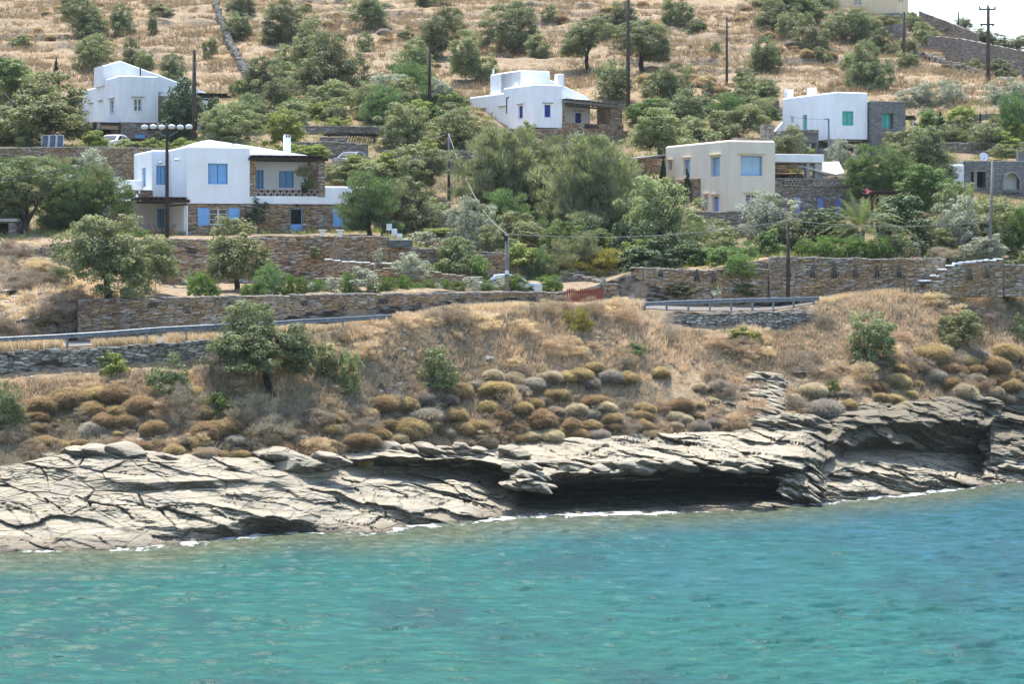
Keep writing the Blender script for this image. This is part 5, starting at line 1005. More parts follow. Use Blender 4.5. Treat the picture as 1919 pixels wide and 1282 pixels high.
# long loose stone wall climbing the hillside, and the far right field walls
def hillwall(pts, h, label, mat='fieldstone', seed=3, w=.7):
    r = random.Random(seed); pp = [P(a, b, spot(a, b, 200)) for a, b in pts]; org = pp[0].copy(); o = empty('field_wall', org, 0, label, 'field wall'); mb = MB()
    for a, b in zip(pp[:-1], pp[1:]):
        L = (b-a).length; n = max(1, int(L/.75))
        for k in range(n):
            c = a.lerp(b, k/n)-org
            for l in range(3):
                s = r.uniform(.2, .46)*w/.6; x = c.x+r.uniform(-.25, .25)*w; y = c.y+r.uniform(-.3, .3); z = c.z-.1+l*h/3
                mb.box(x-s, x+s*.9, y-s*.8, y+s*.8, z, z+h/3*r.uniform(.8, 1.1), .05)
    mb.build('stones', M[mat], o); return o
hillwall([(462, 152), (452, 128), (445, 112), (432, 92), (424, 68), (414, 44), (406, 22), (404, 2)], 1.0, 'pale loose stone wall climbing straight up the hillside at left', w=.55)
hillwall([(1855, 146), (1810, 134), (1770, 122), (1740, 112), (1712, 104)], .8, 'thin dark field wall slanting across the right hillside', 'stone_grey', 4)
w, g = ragwall('field_wall', [(1738, 268, 66, 82), (1800, 262, 72, 92), (1860, 256, 84, 104), (1960, 250, 104, 120), (2230, 244, 150, 170)], .6, 'stone_grey', 'long grey field wall descending to the right edge below the skyline', 14, None)
ragwall('field_wall', [(1722, 306, 20, 40), (1780, 303, 42, 60), (1830, 300, 62, 76)], .6, 'stone_grey', 'short grey wall descending the skyline right of the hilltop house', 15, None)
ragwall('field_wall', [(1330, 288, 0, 12), (1375, 286, 8, 22), (1410, 284, 16, 28)], .5, 'stone_grey', 'short dark wall high on the hillside left of the hilltop house', 16, None)
# ---------------------------------------------------------------- houses
SPLIT = {'stone_pillars': 'stone_pillar', 'porch_pillar': 'porch_pillar', 'terrace_parapet': 'terrace_parapet', 'porch_stonework': 'porch_stonework', 'carport_post': 'carport_post', 'left_stone_wing': 'stone_wing_wall', 'side_annex': 'side_annex', 'carport_roof': 'carport_beam', 'link_roof': 'link_slab', 'hut_wall': 'wall', 'porch_side_wall': 'porch_side_wall', 'balcony_wall': 'balcony_wall'}
class House:
    def __init__(s, name, px, D, yaw, pyb, label, cat='house'):
        s.p = P(px, pyb, D); s.yaw = math.radians(yaw); s.c, s.s = math.cos(s.yaw), math.sin(s.yaw)
        s.o = empty(name, s.p, s.yaw, label, cat); s.zb = s.p.z
    def a(s, px, b=0):      # local x on the plane b=const that appears at column px
        k = (px-CX)/F; x0 = s.p.x-s.s*b; y0 = s.p.y+s.c*b; return (k*y0-x0)/(s.c-k*s.s)
    def b(s, px, a=0):
        k = (px-CX)/F; x0 = s.p.x+s.c*a; y0 = s.p.y+s.s*a; return (k*y0-x0)/(-s.s-k*s.c)
    def z(s, py, a=0, b=0): return ZP(py, s.p.y+a*s.s+b*s.c)-s.zb
    def mb(s): return MB()
    def part(s, mb, name, mat, parent=None, **k):
        if name in SPLIT:
            for g0, g1, v0, v1 in mb.groups():
                q = MB(); q.v = mb.v[v0:v1]; q.f = [tuple(i-v0 for i in f) for f in mb.f[g0:g1]]; o = q.build(SPLIT[name], M[mat], parent or s.o, **k)
            return o
        return mb.build(name, M[mat], parent or s.o, **k)
def block(mb, a0, a1, b0, b1, z0, z1, hF=(), hL=(), r=.22, ch=.09):
    """wall block, front at b0 and left side at a0, with recessed rectangular openings (u0,u1,z0,z1)"""
    def panel(holes, u0, u1, w0, w1, f):
        us = sorted({u0, u1} | {min(max(x, u0), u1) for h in holes for x in h[:2]}); ws = sorted({w0, w1} | {min(max(x, w0), w1) for h in holes for x in h[2:4]})
        for i in range(len(us)-1):
            for j in range(len(ws)-1):
                c = ((us[i]+us[i+1])/2, (ws[j]+ws[j+1])/2)
                if any(h[0] < c[0] < h[1] and h[2] < c[1] < h[3] for h in holes): continue
                mb.add([f(us[i], ws[j], 0), f(us[i+1], ws[j], 0), f(us[i+1], ws[j+1], 0), f(us[i], ws[j+1], 0)], [(0, 1, 2, 3)])
        for h in holes:
            q = [(h[0], h[2]), (h[1], h[2]), (h[1], h[3]), (h[0], h[3])]; v = [f(x, y, 0) for x, y in q]+[f(x, y, r) for x, y in q]
            mb.add(v, [(0, 4, 5, 1), (1, 5, 6, 2), (2, 6, 7, 3), (3, 7, 4, 0), (4, 7, 6, 5)])
    zt = z1-ch
    panel(list(hF), a0, a1, z0, zt, lambda u, w, d: (u, b0+d, w)); panel(list(hL), b0, b1, z0, zt, lambda u, w, d: (a0+d, u, w))
    v = [(a0, b0, z0), (a1, b0, z0), (a1, b1, z0), (a0, b1, z0), (a0, b0, zt), (a1, b0, zt), (a1, b1, zt), (a0, b1, zt), (a0+ch, b0+ch, z1), (a1-ch, b0+ch, z1), (a1-ch, b1-ch, z1), (a0+ch, b1-ch, z1)]
    mb.add(v, [(3, 2, 1, 0), (1, 2, 6, 5), (2, 3, 7, 6), (4, 5, 9, 8), (5, 6, 10, 9), (6, 7, 11, 10), (7, 4, 8, 11), (8, 9, 10, 11)])
def opening(H, f, pos, u0, u1, z0, z1, style, col, frame=None, hood=None, name=None, r=.22, sill=False):
    """window or door filling an opening; f 'F' (front plane at b=pos) or 'L' (left plane at a=pos); o>0 stands out of the wall"""
    def bx(mb, a, b, c, d, o0, o1):
        if f == 'F': mb.box(a, b, pos-o1, pos-o0, c, d)
        else: mb.box(pos-o1, pos-o0, a, b, c, d)
        return mb
    fr = frame or col; W = u1-u0; root = empty(name or ('door' if 'door' in style else 'window'), (0, 0, 0)); root.parent = H.o; t = .06
    if style in ('shut', 'door2', 'glass', 'pane', 'door', 'door_glass', 'open'):
        m = MB(); i0, i1 = -r+.01, -r+.07
        bx(m, u0, u0+t, z0, z1, i0, i1); bx(m, u1-t, u1, z0, z1, i0, i1); bx(m, u0+t, u1-t, z1-t, z1, i0, i1); bx(m, u0+t, u1-t, z0, z0+t, i0, i1); m.build('frame', M[fr], root)
    if style in ('shut', 'door2', 'door'): bx(MB(), u0+.005, u1-.005, z0+.005, z1-.005, -r+.002, -r+.009).build('gap_shade', M['void'], root)  # dark sheet behind the leaves, painted shade so the gaps read dark
    if style in ('shut', 'door2'):
        um = (u0+u1)/2
        for (p, q) in ((u0+t+.03, um-.02), (um+.02, u1-t-.03)):
            m = MB(); bx(m, p, q, z0+t+.005, z1-t-.005, -r+.012, -r+.05); bx(m, p+.05, q-.05, z0+.14, (z0+z1)/2-.03, -r+.055, -r+.065); bx(m, p+.05, q-.05, (z0+z1)/2+.03, z1-.14, -r+.055, -r+.065); m.build('shutter' if style == 'shut' else 'door_leaf', M[col], root)
    if style == 'door': m = MB(); bx(m, u0+t+.005, u1-t-.005, z0+t, z1-t-.005, -r+.012, -r+.05); bx(m, u0+.16, u1-.16, z0+.2, z1-.25, -r+.052, -r+.064); m.build('door_leaf', M[col], root); bx(MB(), u1-.2, u1-.13, z0+.95, z0+1.1, -r+.066, -r+.10).build('handle', M['metal_d'], root)
    if style == 'door_glass':
        zm = z0+(z1-z0)*.42; bx(MB(), u0+t+.005, u1-t-.005, z0+t, zm, -r+.012, -r+.05).build('door_leaf', M[col], root); bx(MB(), u0+t+.005, u1-t-.005, zm+.01, z1-t-.005, -r+.012, -r+.03).build('pane', M['glass'], root)
    if style in ('glass', 'pane', 'open'):
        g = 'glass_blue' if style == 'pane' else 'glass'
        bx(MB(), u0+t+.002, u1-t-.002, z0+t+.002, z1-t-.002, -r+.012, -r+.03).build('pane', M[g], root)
        if style != 'pane':
            m = MB(); um = (u0+u1)/2; bx(m, um-.05, um+.05, z0+t, z1-t, -r+.032, -r+.075); n = 2 if W > .8 else 1
            for k in range(1, n+1): zz = z0+(z1-z0)*k/(n+1); bx(m, u0+t, um-.052, zz-.02, zz+.02, -r+.032, -r+.07); bx(m, um+.052, u1-t, zz-.02, zz+.02, -r+.032, -r+.07)
            m.build('glazing_bars', M['wframe'], root)
    if style == 'open':
        for (p, q) in ((u0-W*.62, u0-.03), (u1+.03, u1+W*.62)):
            m = MB(); bx(m, p, q, z0-.05, z1+.05, .03, .07); bx(m, p+.07, q-.07, z0+.05, z1-.05, .071, .082); m.build('shutter', M[col], root)
    if hood: bx(MB(), u0-.22, u1+.22, z1+.13, z1+.2, -.02, .16).build('hood', M[hood], root)
    if sill: bx(MB(), u0-.06, u1+.06, z0-.07, z0-.002, -.02, .06).build('sill', M['wframe'], root)
    return root
def rects(H, f, pos, lst):
    out = []
    for (p0, p1, y0, y1) in lst:
        if f == 'F': u = sorted((H.a(p0, pos), H.a(p1, pos))); um = (u[0]+u[1])/2; z = (H.z(y1, um, pos), H.z(y0, um, pos))
        else: u = sorted((H.b(p0, pos), H.b(p1, pos))); um = (u[0]+u[1])/2; z = (H.z(y1, pos, um), H.z(y0, pos, um))
        out.append((u[0], u[1], z[0], z[1]))
    return out
def zigzag(H, a0, a1, b, z0, z1, n, mat='cap', name='balustrade', axis='F', back='void'):
    m = MB(); w = (a1-a0)/n; pt = (lambda u, z: (u, b, z)) if axis == 'F' else (lambda u, z: (b, u, z))
    for i in range(n):
        x = a0+i*w; m.bar(pt(x, z0), pt(x+w/2, z1), .055, .16); m.bar(pt(x+w/2, z1), pt(x+w, z0), .055, .16)
    for z in (z0-.03, z1+.04): m.bar(pt(a0, z), pt(a1, z), .2, .07)
    return m.build(name, M[mat], H.o)
def pergola(H, a0, a1, b0, b1, z, beams=7, mat='wood_dark', cover=True, name='pergola', slope=0):
    """timber pergola roof: edge beams, rafters and a thin mat"""
    m = MB(); m.bar((a0-.2, b0, z), (a1+.2, b0, z-slope), .16, .2); m.bar((a0-.2, b1, z), (a1+.2, b1, z-slope), .14, .16)
    for i in range(beams): t = (i+.5)/beams; x = a0+(a1-a0)*t; m.bar((x, b0-.35, z+.16-slope*t), (x, b1, z+.16-slope*t), .1, .13)
    o = m.build(name, M[mat], H.o)
    if cover:
        c = MB(); n = int((a1-a0)/.12); r = random.Random(4)
        for i in range(n): x = a0+(a1-a0)*(i+.5)/n; t = (i+.5)/n; c.box(x-.045, x+.045, b0-.3+r.uniform(-.05, .05), b1, z+.232-slope*t, z+.262-slope*t)
        c.build('slats', M[mat], o)
    return o
# --- A: main house
H = House('white_house', 350, 155, 19, 447, 'large white house with sky-blue shutters, stone ground floor and balcony loggia')
z1 = H.z(381, 0); a470 = H.a(468); a610 = H.a(609); a660 = H.a(690); zt = H.z(273.5, 0); zpar = H.z(349, H.a(630)); zlo = H.z(367, a470); bb = 9.0
hF = rects(H, 'F', 0, [(390, 427, 306, 345)]); m = H.mb(); block(m, 0, a470, 0, bb, z1, zt, hF); H.part(m, 'upper_wall', 'white')
opening(H, 'F', 0, *hF[0], 'shut', 'blue', sill=False)
m = H.mb(); u = hF[0]; t = .14; m.box(u[0]-t, u[0]-.002, -.025, .01, u[2]-t, u[3]+t); m.box(u[1]+.002, u[1]+t, -.025, .01, u[2]-t, u[3]+t); m.box(u[0], u[1], -.025, .01, u[3]+.002, u[3]+t); m.box(u[0], u[1], -.025, .01, u[2]-t, u[2]-.002); H.part(m, 'window_surround', 'white')
m = H.mb(); m.box(a470+.002, a610, 0, 2.6, z1, zlo, 0); m.box(a610+.002, a660, 0, 5, z1, zpar, .08); m.box(a610+.25, a660-.2, 4.9, 5.1, zpar-.3, zpar-.02); H.part(m, 'balcony_wall', 'white')
# loggia
zl = H.z(300, a470); bw = 2.6; hL = rects(H, 'F', bw, [(476, 494, 318, 354), (523, 551, 320, 352)]); m = H.mb(); a577 = H.a(577, bw)
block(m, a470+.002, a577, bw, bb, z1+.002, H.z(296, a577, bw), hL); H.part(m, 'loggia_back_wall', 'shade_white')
opening(H, 'F', bw, *hL[0], 'door2', 'blue_sh'); opening(H, 'F', bw, *hL[1], 'door2', 'blue_sh')
m = H.mb(); m.box(a470+.004, a470+.42, -.03, .35, zlo-.03, zl); m.box(a470+.004, a470+.3, .352, bw-.002, zlo+.002, zl-.1); m.box(a610-.5, a610+.002, -.035, .4, zlo-.04, zl); m.box(a577+.003, a610-.05, bw-.6, bw, zlo-.02, zl); m.box(a610-.45, a610-.02, .402, bw-.61, zlo, zl-.6); H.part(m, 'stone_pillars', 'stone')
pergola(H, a470+.1, a610, -.1, bw-.05, zl+.1, 9)
zigzag(H, a470+.42, a610-.5, .12, zlo+.03, zlo+.40, 10, name='balcony_balustrade')
m = H.mb(); m.box(a470+.42, a610-.5, .25, .3, zlo+.01, zlo+.42); H.part(m, 'balustrade_shade', 'void')  # dark sheet painting the shade behind the balustrade
# sloping roof behind
b2 = 4.4; poly = [(H.a(362, b2), H.z(300, 0, b2)), (H.a(577, b2), H.z(300, H.a(577, b2), b2)), (H.a(577, b2), H.z(291, H.a(577, b2), b2)), (H.a(470, b2), H.z(273, H.a(470, b2), b2)), (H.a(391, b2), H.z(261.5, H.a(391, b2), b2)), (H.a(362, b2), H.z(271, H.a(362, b2), b2))]
m = H.mb(); m.prism(poly, b2, b2+5, .08); rf = H.part(m, 'roof', 'white')
m = H.mb(); ac = H.a(537, b2+1); m.box(ac-.22, ac+.22, b2+.6, b2+1.1, H.z(298, ac, b2), H.z(256, ac, b2), .03); m.lathe([(.27, H.z(256, ac, b2)+.002), (.27, H.z(255, ac, b2)), (.22, H.z(251, ac, b2))], 8, (ac, b2+.85)); ch = H.part(m, 'chimney', 'white', rf)
m = H.mb()
for s in (-1, 1): m.box(ac+s*.1-.055, ac+s*.1+.055, b2+.585, b2+.597, H.z(256, ac, b2)-.02, H.z(252, ac, b2)+.0)
m.build('flue_holes', M['void'], ch)
m = H.mb(); xa = H.a(437, 2); za = H.z(273, xa, 2); m.bar((xa, 2, za-.3), (xa, 2, za+.55), .04)
for k in range(4): m.bar((xa-.3+.06*k, 2, za+.15+.12*k), (xa+.3-.06*k, 2.1, za+.18+.12*k), .02)
H.part(m, 'aerial', 'metal_d')
# ground floor
a352 = .08; a690 = H.a(690); hG = rects(H, 'F', .08, [(392, 427, 391, 421), (544, 567, 391, 441), (641, 669, 392, 424)]); m = H.mb(); block(m, .02, a690, .08, bb, -.6, z1-.004, hG, r=.18); H.part(m, 'ground_floor_wall', 'stone')
opening(H, 'F', .08, *hG[0], 'open', 'blue', 'wframe', r=.18); opening(H, 'F', .08, *hG[1], 'door_glass', 'blue', r=.18); opening(H, 'F', .08, *hG[2], 'open', 'blue', 'wframe', r=.18)
m = H.mb(); xs = H.a(556); m.bar((xs, -.0, hG[1][3]+.3), (xs, -.18, hG[1][3]+.3), .07); m.box(xs-.08, xs+.08, -.2, -.06, hG[1][3]+.15, hG[1][3]+.28); H.part(m, 'wall_lantern', 'metal_d')
# left rear block over the porch
bL = H.b(318, 0); aL = H.a(285, bL); bL2 = H.b(251, aL); aP = H.a(250, bL)-.15; zc = H.z(374, 0, bL); zt2 = H.z(281, aL, bL)
hF2 = rects(H, 'F', bL, [(293, 311, 310, 346)]); hL2 = rects(H, 'L', aL, [(265, 273, 314, 350)]); m = H.mb(); block(m, aL, -.002, bL, bL2, zc, zt2, hF2, hL2); H.part(m, 'rear_upper_wall', 'white')
opening(H, 'F', bL, *hF2[0], 'shut', 'blue'); opening(H, 'L', aL, *hL2[0], 'door', 'blue_sh', name='door')
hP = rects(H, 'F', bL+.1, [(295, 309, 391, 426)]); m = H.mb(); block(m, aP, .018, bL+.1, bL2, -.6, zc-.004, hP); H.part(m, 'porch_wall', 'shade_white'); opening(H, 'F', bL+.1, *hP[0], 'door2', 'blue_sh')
m = H.mb(); m.box(-.12, .016, .3, bL+.05, -.5, z1-.15); m.box(-.01, .0785, .02, .3, -.5, z1-.15); H.part(m, 'porch_side_wall', 'white')
for (p, b_) in ((328, .15), (346, 2.5)):
    pass
pergola(H, aP-.2, .0, -.05, bL-.02, H.z(376, aP, 0), 8); m = H.mb(); xp = H.a(243, .3); m.box(xp-.35, xp+.3, .0, .6, -.6, H.z(379, xp, 0)); m.box(xp-.38, xp+.33, bL-1, bL, -.6, H.z(379, xp, bL)); H.part(m, 'porch_pillar', 'stone')
zigzag(H, aP-.3, aL-.05, bL-.3, H.z(369, aP, bL), H.z(358, aP, bL), 4, name='terrace_balustrade'); m = H.mb(); m.box(aL-.9, aL-.02, bL-.4, bL-.2, H.z(370, aL, bL), H.z(357, aL, bL)); H.part(m, 'balustrade_end', 'stone')
m = H.mb(); zz = H.z(337, aP, bL+4); m.box(H.a(205, bL+4), aL-.05, bL+4, bL+4.25, zc, zz, .05); m.box(aP-3.4, aP-.02, bL+.5, bL+.75, -.5, zc-.3, .05); H.part(m, 'terrace_parapet', 'white')
m = H.mb(); xs = H.a(299, bL); m.lathe([(.05, H.z(308, xs, bL)), (.16, H.z(304, xs, bL)), (.02, H.z(301, xs, bL))], 10, (xs, bL-.16)); m.lathe([(.03, H.z(302, xs, bL)), (.03, H.z(300, xs, bL)), (.02, H.z(299, xs, bL))], 6, (xs, bL-.05)); H.part(m, 'wall_lamp', 'porcelain')
m = H.mb(); yb = H.b(336, 0); m.lathe([(.07, H.z(302, 0, yb)), (.18, H.z(299, 0, yb)), (.03, H.z(296, 0, yb))], 10, (-.2, yb)); H.part(m, 'wall_lamp', 'porcelain')
# loggia furniture / pots as own things
def dup(o, parent=None):
    c = o.copy(); C.objects.link(c); c.parent = parent
    for ch in o.children: dup(ch, c)
    return c
def planter(p, label):
    r = empty('planter', p, 0, label, 'planter'); MB().lathe([(.10, 0), (.12, .05), (.09, .1), (.2, .36), (.24, .38), (.24, .44), (.19, .44), (.17, .36)], 16).build('urn', M['wframe'], r, True); return r
for px, l in ((604, 'left white stone urn on the terrace wall before the main house'), (637, 'right white stone urn on the terrace wall before the main house')): planter(P(px, 443.5, 142.35), l)
def chair(p, rz, label):
    r = empty('folding_chair', p, rz, label, 'chair', 'wooden folding chairs on the porch terrace'); m = MB()
    for k in range(5): m.box(-.22, .22, -.2+k*.085, -.2+k*.085+.065, .43, .455)
    m.build('seat', M['wood_pale'], r); m = MB()
    for k in range(4): m.box(-.22, .22, .2+.035*k, .225+.035*k, .52+k*.11, .60+k*.11)
    m.build('backrest', M['wood_pale'], r)
    for s in (-1, 1): MB().bar((s*.2, .26, 0), (s*.2, -.2, .43), .035).build('leg', M['wood_dark'], r); MB().bar((s*.235, -.24, 0), (s*.235, .33, .98), .035).build('leg', M['wood_dark'], r)
    return r
for px, D, rz, l in ((291, 150.3, 1.2, 'wooden folding chair left of the dark lamp pole'), (319, 150.3, -1.1, 'wooden folding chair right of the dark lamp pole')): p = P(px, 447, D); p.z = ZP(449, 142.4)+.05; chair(p, rz, l)
t_ = empty('garden_table', Vector((P(306, 447, 150.6).x, 150.6, ZP(449, 142.4)+.05)), 0, 'small dark table between the two folding chairs on the porch', 'table'); MB().lathe([(.38, .70), (.40, .72), (.40, .74)], 16).build('tabletop', M['metal_d'], t_)
for s in (-1, 1): MB().bar((s*.25, -.2, 0), (-s*.2, .2, .70), .03).build('leg', M['metal_d'], t_)
fr = P(571, 362, 157.6); pt = empty('potted_plant', fr, 0, 'bare-branched potted plant behind the balcony balustrade', 'potted plant'); MB().lathe([(.16, 0), (.24, .4), (.26, .42)], 12).build('pot', M['metal_d'], pt); m = MB(); rr = random.Random(2)
for k in range(7): e = Vector((rr.uniform(-.5, .4), rr.uniform(-.2, .2), rr.uniform(1.1, 1.7))); m.tube([(0, 0, .4), (.1-.1*k/7, 0, .8), e], [.03, .02, .008], 5)
m.build('stem', M['bark'], pt); cr = link('foliage', proto('oak', 0, 1)[0], pt); cr.scale = (.7, .5, .45); cr.location = (-.15, 0, 1.2); cr2 = link('foliage', proto('green', 0, 1)[0], pt); cr2.scale = (.6, .5, .3); cr2.location = (.25, 0, .35)
m = MB()
for k in range(5): m.box(k*.35, k*.35+.36, 0, .3, -.2-k*.33, .25-k*.33, .04)
o = m.build('stair_parapet', M['white']); o.location = P(724, 426, 150.4); tag(o, 'small stepped white stair parapet beside the feathery green tree', 'parapet')
# --- B: upper left house
H = House('white_house', 225, 186, 24, 232, 'weathered white house at upper left with high sloping parapet and climbing vine'); a1 = H.a(296); b1 = H.b(192); zt = H.z(140.5); zb = H.z(228.5)
hF = rects(H, 'F', 0, [(251, 266, 185, 208)]); hL = rects(H, 'L', 0, [(206, 213, 188, 211)]); m = H.mb(); block(m, 0, a1, 0, b1, zb, zt, hF, hL); H.part(m, 'upper_wall', 'old_white')
opening(H, 'F', 0, *hF[0], 'glass', 'wframe', hood='concrete', sill=True); opening(H, 'L', 0, *hL[0], 'glass', 'wframe', hood='concrete', sill=True)
b2 = H.b(151)
hL = rects(H, 'L', .02, [(186, 192, 192, 224), (168, 174, 196, 212)]); m = H.mb(); block(m, .02, a1-1, b1+.003, b2, zb, H.z(165, 0, (b1+b2)/2), hL); H.part(m, 'low_wing_wall', 'old_white'); opening(H, 'L', .02, *hL[0], 'door', 'cobalt', hood='concrete'); opening(H, 'L', .02, *hL[1], 'glass', 'wframe', hood='concrete')
b3 = 5.2; g = lambda px, py: (H.a(px, b3), H.z(py, H.a(px, b3), b3)); m = H.mb(); m.prism([g(192, 160), g(388, 182), g(388, 174), g(300, 140), g(225, 113), g(192, 122)], b3, b3+3, .1); rf = H.part(m, 'roof', 'old_white')
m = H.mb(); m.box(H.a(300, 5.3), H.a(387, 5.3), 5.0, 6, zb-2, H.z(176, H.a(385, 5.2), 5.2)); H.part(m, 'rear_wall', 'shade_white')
hB = []; m = H.mb(); block(m, .05, a1+.6, .06, 6, -1.2, zb-.004, hB); m.box(H.a(180), H.a(186), -.3, .2, -1.2, zb-.1); H.part(m, 'stone_base', 'stone_grey')
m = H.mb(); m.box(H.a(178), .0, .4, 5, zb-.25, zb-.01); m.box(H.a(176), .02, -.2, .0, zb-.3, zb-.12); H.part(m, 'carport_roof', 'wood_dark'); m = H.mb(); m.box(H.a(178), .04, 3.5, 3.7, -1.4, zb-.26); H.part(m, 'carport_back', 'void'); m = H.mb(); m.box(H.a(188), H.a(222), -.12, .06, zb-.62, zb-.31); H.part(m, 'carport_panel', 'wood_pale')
m = H.mb(); m.box(H.a(178)-.2, H.a(178)+.1, -.1, .2, -1.4, zb-.31); m.box(-.15, .03, -.1, .06, -1.4, zb-.31); H.part(m, 'carport_post', 'wood_dark')
opening(H, 'F', .06, H.a(253), H.a(271), -1.15, H.z(251), 'door', 'blue', name='door', r=-.06); opening(H, 'F', .06, H.a(337), H.a(358), -1.15, H.z(251), 'door', 'blue', name='door', r=-.3); m = H.mb(); m.box(H.a(300), H.a(372), .3, .6, -1.3, H.z(180, H.a(340))); H.part(m, 'annex_wall', 'stone_grey')
pergola(H, H.a(362), H.a(424), -.5, 3.5, H.z(181, H.a(390)), 7, name='pergola')
m = H.mb(); m.lathe([(.08, H.z(176, 0, b2-2)-2), (.08, H.z(129, 0, b2-2))], 8, (1, b2-1.2)); H.part(m, 'flue_pipe', 'wframe'); m = H.mb(); m.lathe([(.05, H.z(170, 0, b1)-1), (.05, H.z(139, 0, b1))], 8, (.8, b1+.8)); H.part(m, 'flue_pipe', 'wframe'); m = H.mb(); m.lathe([(.06, zt-.5), (.06, H.z(128, 3, 3))], 8, (H.a(263, 2), 2)); H.part(m, 'aerial', 'metal_d'); m = H.mb(); xa = H.a(342, b3+1); za = H.z(152, xa, b3+1); m.prism([(xa-.5, za-.3), (xa+.5, za-.5), (xa+.05, za+.35)], b3+.4, b3+1.6); H.part(m, 'ridge_vent', 'metal_d', rf)
# --- C: centre house with cobalt windows
H = House('white_house', 1003, 200, 27, 238.5, 'white house with cobalt blue windows, tall chimney and timber porch on a stone base'); a1 = H.a(1053.5); b1 = H.b(944); zt = H.z(157)
hF = rects(H, 'F', 0, [(1020.5, 1032, 196, 219)]); hL = rects(H, 'L', 0, [(971.5, 979.5, 198, 221)]); m = H.mb(); block(m, 0, a1, 0, b1, 0, zt, hF, hL); H.part(m, 'main_wall', 'white'); opening(H, 'F', 0, *hF[0], 'shut', 'cobalt', hood='concrete', sill=True); opening(H, 'L', 0, *hL[0], 'shut', 'cobalt', hood='concrete', sill=True)
b2 = H.b(880); hL = rects(H, 'L', .02, [(937, 946, 202, 232), (904, 910, 206, 222)]); m = H.mb(); block(m, .02, a1-.5, b1+.003, b2, -.4, H.z(178, 0, (b1+b2)/2), hL); H.part(m, 'low_wing_wall', 'white'); opening(H, 'L', .02, *hL[0], 'door', 'cobalt', hood='concrete'); opening(H, 'L', .02, *hL[1], 'shut', 'cobalt', hood='concrete')
b3 = 4.2; g = lambda px, py: (H.a(px, b3), H.z(py, H.a(px, b3), b3)); ax = g(976, 0)[0]; bL3 = H.b(919, ax); hL = rects(H, 'L', ax, [(965, 971, 153.5, 159.5)])
m = H.mb(); m.prism([g(976, 175), g(1105, 200), g(1105, 183), g(1040, 152), g(976, 132.5)], b3, b3+4, .1); rf = H.part(m, 'roof', 'white'); m = H.mb(); block(m, ax, ax+3, b3+.02, bL3, zt-1.6, H.z(135, ax, (b3+bL3)/2), (), hL); H.part(m, 'upper_wall', 'white'); opening(H, 'L', ax, *hL[0], 'pane', 'cobalt')
m = H.mb(); ac = H.a(1048, 1); m.box(ac-.32, ac+.32, .7, 1.3, zt-.3, H.z(139, ac, 1), .04); H.part(m, 'chimney', 'white', rf)
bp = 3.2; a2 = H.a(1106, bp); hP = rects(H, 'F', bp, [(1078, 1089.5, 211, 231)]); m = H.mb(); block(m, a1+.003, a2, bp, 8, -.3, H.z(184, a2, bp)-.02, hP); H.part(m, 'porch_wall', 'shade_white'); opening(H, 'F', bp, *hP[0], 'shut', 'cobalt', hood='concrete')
a3 = H.a(1157); pergola(H, a1+.1, a3, -.3, bp-.05, H.z(189.5, a1), 10, 'wood_grey', slope=.35); m = H.mb(); m.box(a1+.005, a1+.3, .0, .4, 0, H.z(192, a1)); m.box(H.a(1145), H.a(1166), .0, .5, -.3, H.z(196, a3)); m.box(H.a(1149), H.a(1163), .5, 3, -.3, H.z(199, a3)); m.box(H.a(1054), H.a(1093)-.02, -.25, .0, -.1, H.z(232, a2)); m.box(H.a(1118)+.02, H.a(1166), -.25, -.002, -.1, H.z(233, a3)); m.box(H.a(1093), H.a(1118), -.25, 0, -.1, H.z(242.5, a3)); H.part(m, 'porch_stonework', 'stone')
zigzag(H, H.a(1093)+.05, H.a(1118)-.05, -.12, H.z(240.5, a3), H.z(235, a3), 4, 'metal_d', 'porch_balustrade')
hB = rects(H, 'F', -.3, [(1081, 1093, 255, 274), (1121, 1133, 256, 276)]); m = H.mb(); block(m, -2.5, H.a(1190), -.3, 8, -3.2, -.104, hB, ch=.04); H.part(m, 'stone_base', 'stone')
for h in hB:
    o = opening(H, 'F', -.3, *h, 'door', 'cobalt', name='arched_window'); m = MB(); um = (h[0]+h[1])/2; rr_ = (h[1]-h[0])/2+.1
    for k in range(9): t0 = math.pi*k/9; t1 = math.pi*(k+1)/9; m.bar((um+rr_*math.cos(t0), -.33, h[3]-.1+rr_*.6*math.sin(t0)), (um+rr_*math.cos(t1), -.33, h[3]-.1+rr_*.6*math.sin(t1)), .1, .12)
    m.bar((h[1]+.08, -.33, h[2]), (h[1]+.08, -.33, h[3]-.1), .1, .12); m.build('arch_surround', M['white'], o)
m = H.mb(); m.lathe([(.1, H.z(178, 0, b2-3)-1), (.1, H.z(128, 0, b2-3))], 8, (1.2, b2-2.6)); H.part(m, 'flue_pipe', 'wframe'); m = H.mb(); m.lathe([(.06, H.z(174, 0, b2-5)-1), (.06, H.z(155, 0, b2-5))], 8, (1.2, b1+2.2)); H.part(m, 'flue_pipe', 'wframe')
m = H.mb(); yb = H.b(950); m.bar((-.05, yb, H.z(212, 0, yb)), (-.05, yb, H.z(184, 0, yb)), .06); m.bar((-.05, yb, H.z(184, 0, yb)), (-.05, yb-.5, H.z(182, 0, yb)), .06); H.part(m, 'drain_pipe', 'metal_d')
